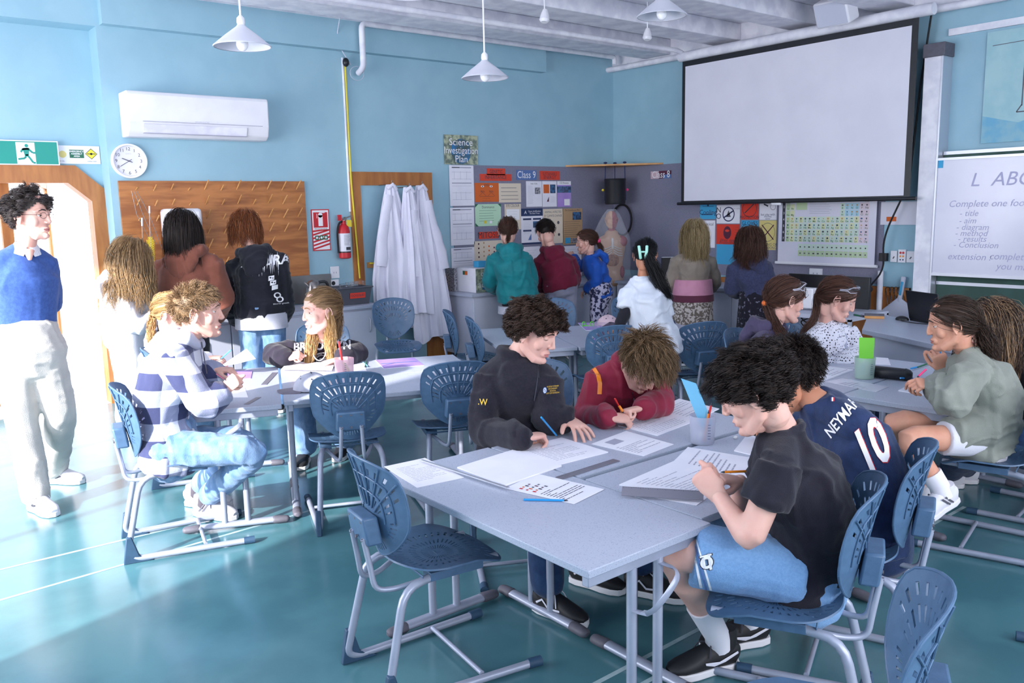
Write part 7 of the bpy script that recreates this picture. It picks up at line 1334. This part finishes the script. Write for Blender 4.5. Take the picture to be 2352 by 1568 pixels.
# Science activity box and small packs
p0, p1 = PZ(1028, 662, .78), PZ(1140, 672, .78); o = empty('activity_box', (5.6, 7.6, .78)); tag(o, 'white cardboard box with painted side reading Science activity', 'box')
bx0, by0 = 5.50, 7.46; MB().box((bx0, by0, .781), (bx0 + .56, by0 + .36, 1.05), 'paper').build('box_body', o, smooth=False, bevel=.003)
s = Sheet((bx0 + .002, by0 - .0005, .783), (1, 0, 0), (0, 0, 1), .556, .264, 'art_leaf', th=.001); s.poly([(.08, .03), (.3, .0), (.5, .06), (.52, .2), (.35, .24), (.15, .2)], 'art_blue').up(); s.text(.17, .18, .10, 'Scien', 'white_ink').text(.17, .085, .10, 'activity', 'white_ink'); s.build('painted_side', o)
s = Sheet((bx0 - .0005, by0 + .36, .783), (0, -1, 0), (0, 0, 1), .36, .264, 'paper', th=.001); s.rect(.12, .19, .09, .045, 'dark_green').up(); s.rect(.16, .19, .05, .04, 'orange_card'); s.build('end_label', o)
for k, (dx, m, l_) in enumerate(((.12, 'sky_card', 'small blue and white pack on the Science activity box'), (.22, 'red_card', 'small red topped pack behind the blue pack'), (.34, 'mint_card', 'small pale green pack on the Science activity box'))): tag(MB().box((bx0 + dx, by0 + .1 + .05 * k, 1.052), (bx0 + dx + .11, by0 + .2 + .05 * k, 1.10 + .02 * (k == 0)), m).build('small_pack', smooth=False, bevel=.002), l_, 'box')
tag(MB().box((bx0 - .05, 7.8, .781), (bx0 - .01, 7.97, 1.04), 'photo_grey').build('folder_file', smooth=False), 'grey patterned file standing left of Science activity box', 'file')
# posters on the back wall
def P_(px0, py0, px1, py1, m, label, draw=None, cat='poster', wall='B', name='poster', group=None):
    s = wsheet(wall, px0, py0, px1, py1, m); 
    if draw: draw(s)
    return tag(s.build(name), label, cat, group)
def form(s):
    s.rect(s.w * .1, s.h * .93, s.w * .8, s.h * .03, 'faint_ink').rect(s.w * .1, s.h * .55, s.w * .8, s.h * .025, 'faint_ink')
    for k in range(5): s.rect(s.w * .1, s.h * (.15 + k * .17), s.w * .8, .0025, 'faint_ink')
    for k in range(3): s.rect(s.w * (.25 + k * .2), s.h * .15, .0025, s.h * .2, 'faint_ink').rect(s.w * (.2 + k * .25), s.h * .65, .0025, s.h * .2, 'faint_ink')
    s.up().rect(s.w * .12, s.h * .935, s.w * .3, s.h * .018, 'ink')
P_(1034, 380, 1087, 473, 'paper', 'white planning form, top of the column at left of pin board', form); P_(1036, 476, 1088, 564, 'paper', 'white planning form, middle of column at left of pin board', form); P_(1038, 567, 1089, 640, 'paper', 'white planning form, lowest of the column at left of pin board', form)
P_(1021, 312, 1096, 377, 'art_leaf', 'painted sign reading Science Investigation Plan above pin board', lambda s: s.disc(s.w * .5, s.h * .45, s.w * .3, 'art_blue').up().text(s.w * .5, s.h * .75, .11, 'Science', 'white_ink').text(s.w * .5, s.h * .47, .11, 'Investigation', 'white_ink', sx=.86).text(s.w * .5, s.h * .18, .11, 'Plan', 'white_ink'), 'sign')
P_(1186, 391, 1232, 413, 'clear_blue', 'Class 9 title card on pin board', lambda s: s.text(s.w * .5, s.h * .5, .12, 'Class 9', 'white_ink', sx=.85), 'sign'); P_(1495, 391, 1542, 411, 'plum', 'Class 8 title card left of projector screen', lambda s: s.rect(0, 0, s.w * .4, s.h, 'cap_pink').rect(s.w * .6, 0, s.w * .4, s.h * .5, 'clear_blue').up().text(s.w * .5, s.h * .5, .12, 'Class 8', 'white_ink', sx=.85), 'sign', 'R')
P_(1118, 387, 1160, 402, 'orange_red', 'orange-red paper word reading GENETIC', lambda s: s.text(s.w / 2, s.h / 2, .06, 'GENETIC', 'ink', sx=.8), 'sign'); P_(1102, 400, 1174, 415, 'orange_red', 'orange-red paper word reading INHERITANCE', lambda s: s.text(s.w / 2, s.h / 2, .06, 'INHERITANCE', 'ink', sx=.85), 'sign')
P_(1240, 393, 1285, 413, 'orange_red', 'orange-red title card right of the Class 9 card', lambda s: s.text(s.w / 2, s.h * .66, .055, 'SUSTAINABLE', 'ink', sx=.7).text(s.w / 2, s.h * .28, .055, 'ENERGY', 'ink'), 'sign'); P_(1100, 531, 1145, 549, 'orange_red', 'orange-red paper word reading MITOSIS', lambda s: s.text(s.w / 2, s.h / 2, .1, 'MITOSIS', 'ink', sx=.9), 'sign')
def orange(s):
    s.text(s.w * .5, s.h * .88, .035, 'EYES', 'ink')
    for q in (.32, .68): s.disc(s.w * q, s.h * .82, .022, 'white_ink', ry=.011); s.line(s.w * q, s.h * .5, s.w * (q - .15), s.h * .3, .003, 'ink').line(s.w * q, s.h * .5, s.w * (q + .15), s.h * .3, .003, 'ink').text(s.w * q, s.h * .55, .03, 'BbEe', 'ink')
    s.rect(s.w * .2, s.h * .28, s.w * .6, .003, 'ink').lines(s.w * .3, s.h * .18, s.w * .4, 2, .03, 'ink').up()
    for q in (.32, .68): s.disc(s.w * q, s.h * .82, .008, 'ink')
P_(1091, 420, 1145, 464, 'orange_card', 'orange card with drawn eyes and branching lines', orange)
P_(1146, 421, 1196, 465, 'cream_card', 'cream card with small pasted labels beside orange card', lambda s: s.lines(s.w * .1, s.h * .75, s.w * .8, 4, .045, 'cap_grey', .005)); P_(1092, 468, 1150, 520, 'mint_card', 'mint green family tree poster with yellow square', lambda s: s.poly([(0, s.h), (0, s.h * .85), (s.w * .12, s.h)], 'dark_green').poly([(s.w, s.h), (s.w, s.h * .85), (s.w * .88, s.h)], 'dark_green').poly([(0, 0), (0, s.h * .15), (s.w * .12, 0)], 'dark_green').poly([(s.w, 0), (s.w, s.h * .15), (s.w * .88, 0)], 'dark_green').text(s.w * .5, s.h * .86, .04, 'Dominance', 'ink').lines(s.w * .15, s.h * .7, s.w * .7, 5, .03, 'dark_green', .003).rect(s.w * .33, s.h * .12, .035, .035, 'yellow').rect(s.w * .55, s.h * .12, .035, .03, 'white_ink'))
P_(1160, 468, 1196, 528, 'cream_card', 'cream EYE COLOUR poster with white inset', lambda s: s.rect(s.w * .1, s.h * .38, s.w * .8, s.h * .42, 'white_ink').up().text(s.w * .5, s.h * .93, .045, 'EYE COLOUR', 'ink', sx=.75).lines(s.w * .2, s.h * .7, s.w * .6, 4, .03))
P_(1209, 416, 1244, 475, 'paper', 'white article with grey photo, left of three in a row', lambda s: s.rect(s.w * .55, s.h * .5, s.w * .35, s.h * .25, 'photo_grey').lines(s.w * .1, s.h * .8, s.w * .4, 16, .014).text(s.w * .5, s.h * .9, .025, 'Solar Cells', 'ink')); P_(1246, 416, 1278, 475, 'paper', 'white article with orange and blue pictures, middle of three', lambda s: s.rect(s.w * .08, s.h * .53, s.w * .4, s.h * .34, 'orange_card').rect(s.w * .54, s.h * .53, s.w * .38, s.h * .34, 'photo_blue').poly([(s.w * .3, s.h * .2), (s.w * .45, s.h * .2), (s.w * .45, s.h * .4)], 'plum').lines(s.w * .55, s.h * .4, s.w * .35, 6, .014))
P_(1280, 416, 1311, 475, 'lilac', 'CO2 Emissions poster with blue sky, right of three', lambda s: s.rect(0, s.h * .55, s.w, s.h * .25, 'photo_blue').rect(0, s.h * .85, s.w, s.h * .15, 'white_ink').up().text(s.w / 2, s.h * .93, .035, 'CO2 Emissions', 'ink', sx=.72).lines(s.w * .1, s.h * .75, s.w * .8, 8, .014).rect(s.w * .5, s.h * .05, s.w * .4, s.h * .25, 'white_ink'))
P_(1198, 478, 1246, 562, 'paper', 'navy headed ocean acidification poster behind the ponytail person', lambda s: s.rect(0, s.h * .79, s.w, s.h * .21, 'navy_card').rect(0, 0, s.w, s.h * .05, 'navy_card').rect(s.w * .08, s.h * .68, s.w * .38, s.h * .05, 'navy_card').rect(s.w * .54, s.h * .68, s.w * .38, s.h * .05, 'navy_card').rect(s.w * .08, s.h * .36, s.w * .38, s.h * .05, 'navy_card').rect(s.w * .54, s.h * .46, s.w * .36, s.h * .18, 'photo_blue').poly([(s.w * .3, s.h * .12), (s.w * .45, s.h * .12), (s.w * .45, s.h * .3)], 'clear_blue').up().text(s.w * .62, s.h * .92, .03, 'Ocean Acidification:', 'white_ink', sx=.85).text(s.w * .62, s.h * .86, .026, 'The Silent Threat', 'white_ink', sx=.9).text(s.w * .2, s.h * .89, .06, 'A', 'white_ink').lines(s.w * .1, s.h * .63, s.w * .32, 9, .018))
P_(1248, 479, 1293, 560, 'cream_card', 'cream ANIMALS AFFECTED BY CLIMATE CHANGE poster', lambda s: s.text(s.w / 2, s.h * .91, .038, 'ANIMALS AFFECTED', 'cap_grey', sx=.82).text(s.w / 2, s.h * .8, .038, 'BY CLIMATE CHANGE', 'cap_grey', sx=.8).lines(s.w * .1, s.h * .68, s.w * .5, 10, .03).disc(s.w * .75, s.h * .6, .02, 'cap_grey').disc(s.w * .78, s.h * .25, .018, 'ink'))
P_(1293, 478, 1337, 562, 'tan_card', 'brown The Greenhouse Effect poster with planet picture', lambda s: s.rect(s.w * .5, s.h * .68, s.w * .45, s.h * .22, 'photo_blue').rect(s.w * .12, s.h * .03, s.w * .25, s.h * .16, 'sky_card').rect(s.w * .42, s.h * .03, s.w * .3, s.h * .14, 'photo_grey').text(s.w * .5, s.h * .95, .032, 'The Greenhouse Effect', 'ink', sx=.9).lines(s.w * .06, s.h * .63, s.w * .85, 12, .027, 'ink', .003))
P_(1090, 550, 1172, 600, 'cream_card', 'pale sheet of small brown seed pictures behind the teal jacket', lambda s: [s.disc(s.w * (.12 + .14 * (k % 6)), s.h * (.2 + .22 * (k // 6) + .04 * (k % 3)), .011, ['plum', 'tan_card', 'orange_card'][k % 3]) for k in range(20)])
P_(1196, 565, 1240, 660, 'paper', 'white sheet low on pin board beside maroon hoodie', lambda s: s.lines(s.w * .1, s.h * .9, s.w * .8, 14, .03)); P_(1290, 563, 1335, 650, 'paper', 'white and blue sheet behind the child in blue jacket', lambda s: s.rect(0, s.h * .1, s.w, s.h * .05, 'clear_blue').lines(s.w * .1, s.h * .9, s.w * .8, 12, .03))
# posters right wall
W_ = dict(wall='R')
P_(1608, 466, 1645, 503, 'sky_card', 'blue card with drawn cooling symbol at upper left of safety posters', lambda s: s.text(s.w / 2, s.h * .42, .08, 'Cooling', 'navy_ink').rect(s.w * .1, s.h * .26, s.w * .7, .01, 'navy_ink').disc(s.w * .5, s.h * .88, .015, 'navy_ink').line(s.w * .15, s.h * .8, s.w * .85, s.h * .8, .005, 'navy_ink'), **W_)
P_(1646, 470, 1700, 513, 'paper', 'white poster with navy no-flame circle', lambda s: s.disc(s.w * .52, s.h * .5, s.h * .40, 'navy_ink', r0=s.h * .34).line(s.w * .3, s.h * .3, s.w * .74, s.h * .7, .016, 'navy_ink').poly([(s.w * .42, s.h * .35), (s.w * .62, s.h * .35), (s.w * .52, s.h * .72)], 'cap_grey').text(s.w * .09, s.h * .72, .09, 'N', 'ink').text(s.w * .09, s.h * .38, .09, 'O', 'ink').text(s.w * .88, s.h * .8, .03, 'no naked', 'faint_ink'), **W_)
P_(1702, 466, 1742, 504, 'red_card', 'red card with crossed circle and PROTECTION lettering', lambda s: s.disc(s.w / 2, s.h * .66, s.w * .42, 'ink', r0=s.w * .39).line(s.w * .22, s.h * .4, s.w * .75, s.h * .95, .012, 'ink').text(s.w / 2, s.h * .13, .05, 'PROTECTION', 'ink', sx=.85), **W_)
P_(1744, 466, 1785, 505, 'paper', 'white card with hand and match drawing', lambda s: s.line(s.w * .25, s.h * .95, s.w * .5, s.h * .82, .016, 'ink').disc(s.w * .78, s.h * .78, .035, 'ink', r0=.031).text(s.w * .5, s.h * .32, .035, 'but play with', 'navy_ink').text(s.w * .5, s.h * .2, .03, 'matches', 'navy_ink').text(s.w * .5, s.h * .08, .03, 'never', 'navy_ink'), **W_)
P_(1608, 506, 1643, 568, 'paper', 'white card with chemical flask drawing beside the blonde hair', lambda s: s.text(s.w / 2, s.h * .86, .05, 'chemical', 'cap_grey').line(s.w * .3, s.h * .35, s.w * .5, s.h * .75, .005, 'cap_grey').line(s.w * .5, s.h * .75, s.w * .7, s.h * .35, .005, 'cap_grey').line(s.w * .3, s.h * .35, s.w * .7, s.h * .35, .005, 'cap_grey'), **W_)
P_(1645, 515, 1699, 560, 'red_card', 'red card with black goggle face and Wear Eye Protection', lambda s: s.disc(s.w * .48, s.h * .58, .055, 'plum', ry=.075).up().disc(s.w * .48, s.h * .68, .03, 'red_card', ry=.015).text(s.w * .48, s.h * .2, .05, 'Wear eye', 'ink').text(s.w * .48, s.h * .08, .05, 'Protection', 'ink').lines(s.w * .8, s.h * .85, s.w * .16, 6, .03, 'ink'), **W_)
P_(1645, 562, 1700, 606, 'sky_card', 'plain blue card between the blonde and navy hoodie figures', None, **W_); P_(1702, 506, 1742, 550, 'sky_card', 'blue lettered card mostly hidden by brown hair', lambda s: s.text(s.w / 2, s.h * .85, .06, 'GLOVES', 'navy_ink'), **W_)
P_(1743, 506, 1784, 573, 'straw_card', 'yellow card with big red cross over a circle', lambda s: s.disc(s.w / 2, s.h * .6, s.w * .42, 'cap_grey', r0=s.w * .40, ry=s.h * .32).line(s.w * .15, s.h * .35, s.w * .85, s.h * .85, .012, 'plum').line(s.w * .15, s.h * .85, s.w * .85, s.h * .35, .012, 'plum').text(s.w * .6, s.h * .18, .045, 'EATING OR', 'cap_grey', sx=.9).text(s.w * .6, s.h * .07, .045, 'DRINKING', 'cap_grey', sx=.9), **W_)
mat('pt_green', 'b9cfa6', .6); mat('pt_yellow', 'd6dcae', .6); mat('pt_blue', 'a9d2e4', .6); mat('pt_pink', 'dccbd6', .6); mat('pt_mint', 'c6dccb', .6)
def ptable(s):
    w_, h_ = s.w / 20, s.h * .1; x0 = w_; top = s.h * .985
    for r_ in range(7):
        for k in range(18):
            if (r_ == 0 and 0 < k < 17) or (r_ in (1, 2) and 1 < k < 12): continue
            m = 'dark_green' if 0 else 'pt_green' if k == 0 else 'pt_yellow' if k == 1 else 'pt_blue' if (r_ < 3 and k in (13, 14, 15)) else 'pt_pink' if k > 15 else ['pt_mint', 'pt_yellow'][(k + r_) % 3 == 0]
            x = x0 + k * w_ * 1.02; y = top - (r_ + 1) * h_; s.rect(x, y, w_ * .94, h_ * .92, m)
    for r_ in range(2):
        for k in range(15): s.rect(x0 + (k + 3) * w_ * 1.02, top - (8.25 + r_) * h_, w_ * .94, h_ * .92, ['pt_mint', 'pt_green'][r_])
    s.rect(x0 * .1, top - 7 * h_, w_ * .7, 6.9 * h_, 'ink').rect(x0 + 5.2 * w_, top - 2.9 * h_, w_ * 5.5, 2.6 * h_, 'board_white').rect(x0 + 2.3 * w_, top - 2 * h_, w_ * 2.6, 1.5 * h_, 'pt_green'); s.up()
    rr = random.Random(3); sy = 'H He Li Be B C N O F Ne Na Mg Al Si P S Cl Ar K Ca Sc Ti V Cr Mn Fe Co Ni Cu Zn Ga Ge As Se Br Kr Rb Sr Y Zr Nb Mo Tc Ru Rh Pd Ag Cd In Sn Sb Te I Xe Cs Ba La Hf Ta W Re Os Ir Pt Au Hg Tl Pb Bi Po At Rn Fr Ra Ac Rf Db Sg Bh Hs Mt Ds Rg Cn Nh Fl Mc Lv Ts Og'.split(); i = 0
    for r_ in range(7):
        for k in range(18):
            if (r_ == 0 and 0 < k < 17) or (r_ in (1, 2) and 1 < k < 12): continue
            x = x0 + (k + .45) * w_ * 1.02; y = top - (r_ + 1) * h_; s.text(x, y + h_ * .2, h_ * .42, sy[min(i, len(sy) - 1)], 'dark_green', bold=.01); i += 1
            if r_ > 2 or k > 11: s.disc(x, y + h_ * .62, h_ * rr.uniform(.1, .2), rr.choice(['cap_grey', 'ink', 'photo_blue', 'tan_card']), n=6, ry=h_ * rr.uniform(.08, .16))
    for r_ in range(7): s.text(x0 * .1 + w_ * .35, top - (r_ + .5) * h_, h_ * .5, str(r_ + 1), 'white_ink')
    s.lines(x0 + 5.4 * w_, top - .5 * h_, w_ * 5, 9, h_ * .26, 'faint_ink', .004)
    for r_ in range(2):
        for k in range(15): s.disc(x0 + (k + 3.5) * w_ * 1.02, top - (7.8 + r_) * h_, h_ * rr.uniform(.1, .2), rr.choice(['cap_grey', 'ink']), n=6, ry=h_ * .12)
a = PX(1790, 466, XR - .05); c_ = PX(2008, 612, XR - .05); s = Sheet((XR - .05, a[1], 1.04), (0, -1, 0), (0, 0, 1), a[1] - c_[1], .72, 'board_white', th=.003); s.w -= .08; s.o = s.o + s.ux * .04 + s.uy * .04; s.h = .68; ptable(s)
r = empty('wall_chart', (XR - .05, 4.9, 1.04)); tag(r, 'laminated periodic table wall chart below projector screen', 'wall chart'); s.build('chart_sheet', r); MB().loft([A(XR - .05, a[1] + .03, 1.04), A(XR - .05, c_[1] - .03, 1.04)], [(.016, .012)] * 2, 'white_plastic', lat=A(0, 0, 1), domed=False).build('bottom_rail', r)
P_(2022, 462, 2118, 516, 'board_white', 'white plastic wall tray with orange label beside the hanging cable', lambda s: s.rect(s.w * .15, s.h * .15, s.w * .25, s.h * .2, 'orange_card'), 'tray', 'R', 'wall_tray')
# corner shelf, ropes, black bucket, hose ring, anatomical torso under plastic
c = A(7.72, 7.5, 2.215); r = empty('corner_shelf', c); tag(r, 'small triangular wooden shelf high in the corner', 'shelf'); MB().prism([A(7.35, YB - .01, 2.2), A(XR - .01, 7.13, 2.2), A(XR - .01, YB - .01, 2.2)], UP * .02, 'pale_pine').build('board', r, smooth=False)
c = A(7.86, 7.62, 1.72); r = empty('black_bucket', c); tag(r, 'black cylinder bucket hanging from ropes under the corner shelf', 'bucket')
MB().lathe(c, [(.125, 0), (.132, .02), (.135, .30), (.14, .31), (.135, .32)], 'black_plastic', n=32).build('cylinder', r)
for k, (dx, dy) in enumerate(((-.10, .09), (.09, -.10), (.1, .1))): MB().tube([c + A(dx, dy, .05), c + A(dx * .9, dy * .9, .47), c + A(dx * .9, dy * .9, .51)], .006, 'navy_ink').build('rope', r); MB().ball(c + A(dx * 1.15, dy * 1.15, .18), .018, ['yellow', 'pink_pen', 'navy_ink'][k], n=8).build('rope_knot', r); MB().ball(c + A(dx * .9, dy * .9, .52), (.03, .02, .014), 'navy_ink', n=8).build('rope_coil', r)
p = PX(1440, 505, XR - .05); tag(MB().tube([A(XR - .06, p[1] + .08, p[2]) + A(0, .17 * math.cos(t), .2 * math.sin(t)) for t in np.linspace(0, 2 * PI, 28)], .014, 'black_rubber').build('hose_ring'), 'black hose coiled in a ring on the wall behind the torso model', 'hose')
mat('model_skin', 'cfa688', .5, c2='c59a7c', scale=8); mat('model_muscle', 'a8434a', .5, c2='8e343c', scale=30, kind='wave'); mat('model_bone', 'd8d6d0', .5); mat('model_gut', 'b98463', .5, c2='8d5a41', scale=26); mat('plastic_film', 'f2f6ff', .12, alpha=.16, spec=.9)
c = A(7.62, 7.45, .78); r = empty('torso_model', c); tag(r, 'anatomical torso model under clear plastic on the corner worktop', 'anatomical model'); U = UP; X_ = RT
b = MB(); b.loft([c + U * .01, c + U * .22, c + U * .4, c + U * .52, c + U * .565], [(.155, .1), (.14, .1), (.17, .11), (.185, .10), (.09, .07)], 'model_skin', lat=X_, n=28); b.build('torso_body', r)
t_ = TOW; MB().loft([c + U * .55, c + U * .66], [.05, .045], 'model_muscle').build('neck', r); b = MB(); hv, hf, lip = HEAD[0]; mx = np.stack([RGT * -1, TOW, UP]); hx = hv @ mx; b.add(c + U * .75 + hx * .95, hf, ['model_muscle' if hv[list(q)].mean(0)[0] < 0 else 'model_skin' for q in hf]); b.build('head', r)
MB().ball(c + U * .26 + t_ * .065, (.095, .05, .12), 'model_gut', ax=np.stack([X_, t_, U])).build('intestines', r); MB().ball(c + U * .47 + X_ * .07 + t_ * .05, (.055, .045, .06), 'model_gut', ax=np.stack([X_, t_, U])).build('heart', r); MB().ball(c + U * .48 + X_ * .12 + t_ * .03, (.075, .06, .075), 'model_muscle', ax=np.stack([X_, t_, U])).build('chest_muscle', r); MB().ball(c + U * .10 + X_ * .12 + t_ * .04, (.04, .05, .08), 'model_muscle', ax=np.stack([X_, t_, U])).build('thigh_muscle', r)
for k in range(4):
    for s_ in (-1, 1): MB().tube([c + U * (.43 - k * .026) + X_ * s_ * .01 + t_ * .11, c + U * (.40 - k * .03) + X_ * s_ * .07 + t_ * .115, c + U * (.39 - k * .028) + X_ * s_ * .125 + t_ * .06], .006, 'model_bone', smooth=.03).build('rib', r)
MB().loft([c + U * .52 + t_ * .105, c + U * .40 + t_ * .118], [(.014, .008)] * 2, 'model_bone', lat=X_).build('sternum', r)
v = []; f = []; n, K = 40, 14
for i in range(K + 1):
    t = i / K; z = .01 + .87 * t; rr = np.interp(t, [0, .1, .6, .72, .9, 1], [.24, .21, .235, .19, .12, .05])
    for j in range(n): a = 2 * PI * j / n; q = rr * (1 + .07 * math.sin(a * 5 + t * 6) + .04 * math.sin(a * 11 + t * 9)); v.append(c + U * z + X_ * q * math.cos(a) + t_ * q * .8 * math.sin(a))
for i in range(K):
    for j in range(n): f.append((i * n + j, i * n + (j + 1) % n, (i + 1) * n + (j + 1) % n, (i + 1) * n + j))
MB().add(v, f, 'plastic_film').build('plastic_cover', r)
# monitor in the corner behind the black haired girl, small things
p = PZ(1530, 648, .78); r = empty('monitor', p); tag(r, 'dark monitor on the worktop behind girl in white t-shirt', 'monitor'); l_ = RT; MB().obox(p + A(.4, .2, .14), RT, FW, UP, (.17, .02, .13), 'black_plastic').build('screen', r, bevel=.006); MB().obox(p + A(.4, .2, .275), RT, FW, UP, (.17, .021, .004), 'aluminium').build('top_edge', r); MB().obox(p + A(.4, .2, .006), RT, FW, UP, (.08, .06, .005), 'black_plastic').build('stand', r)
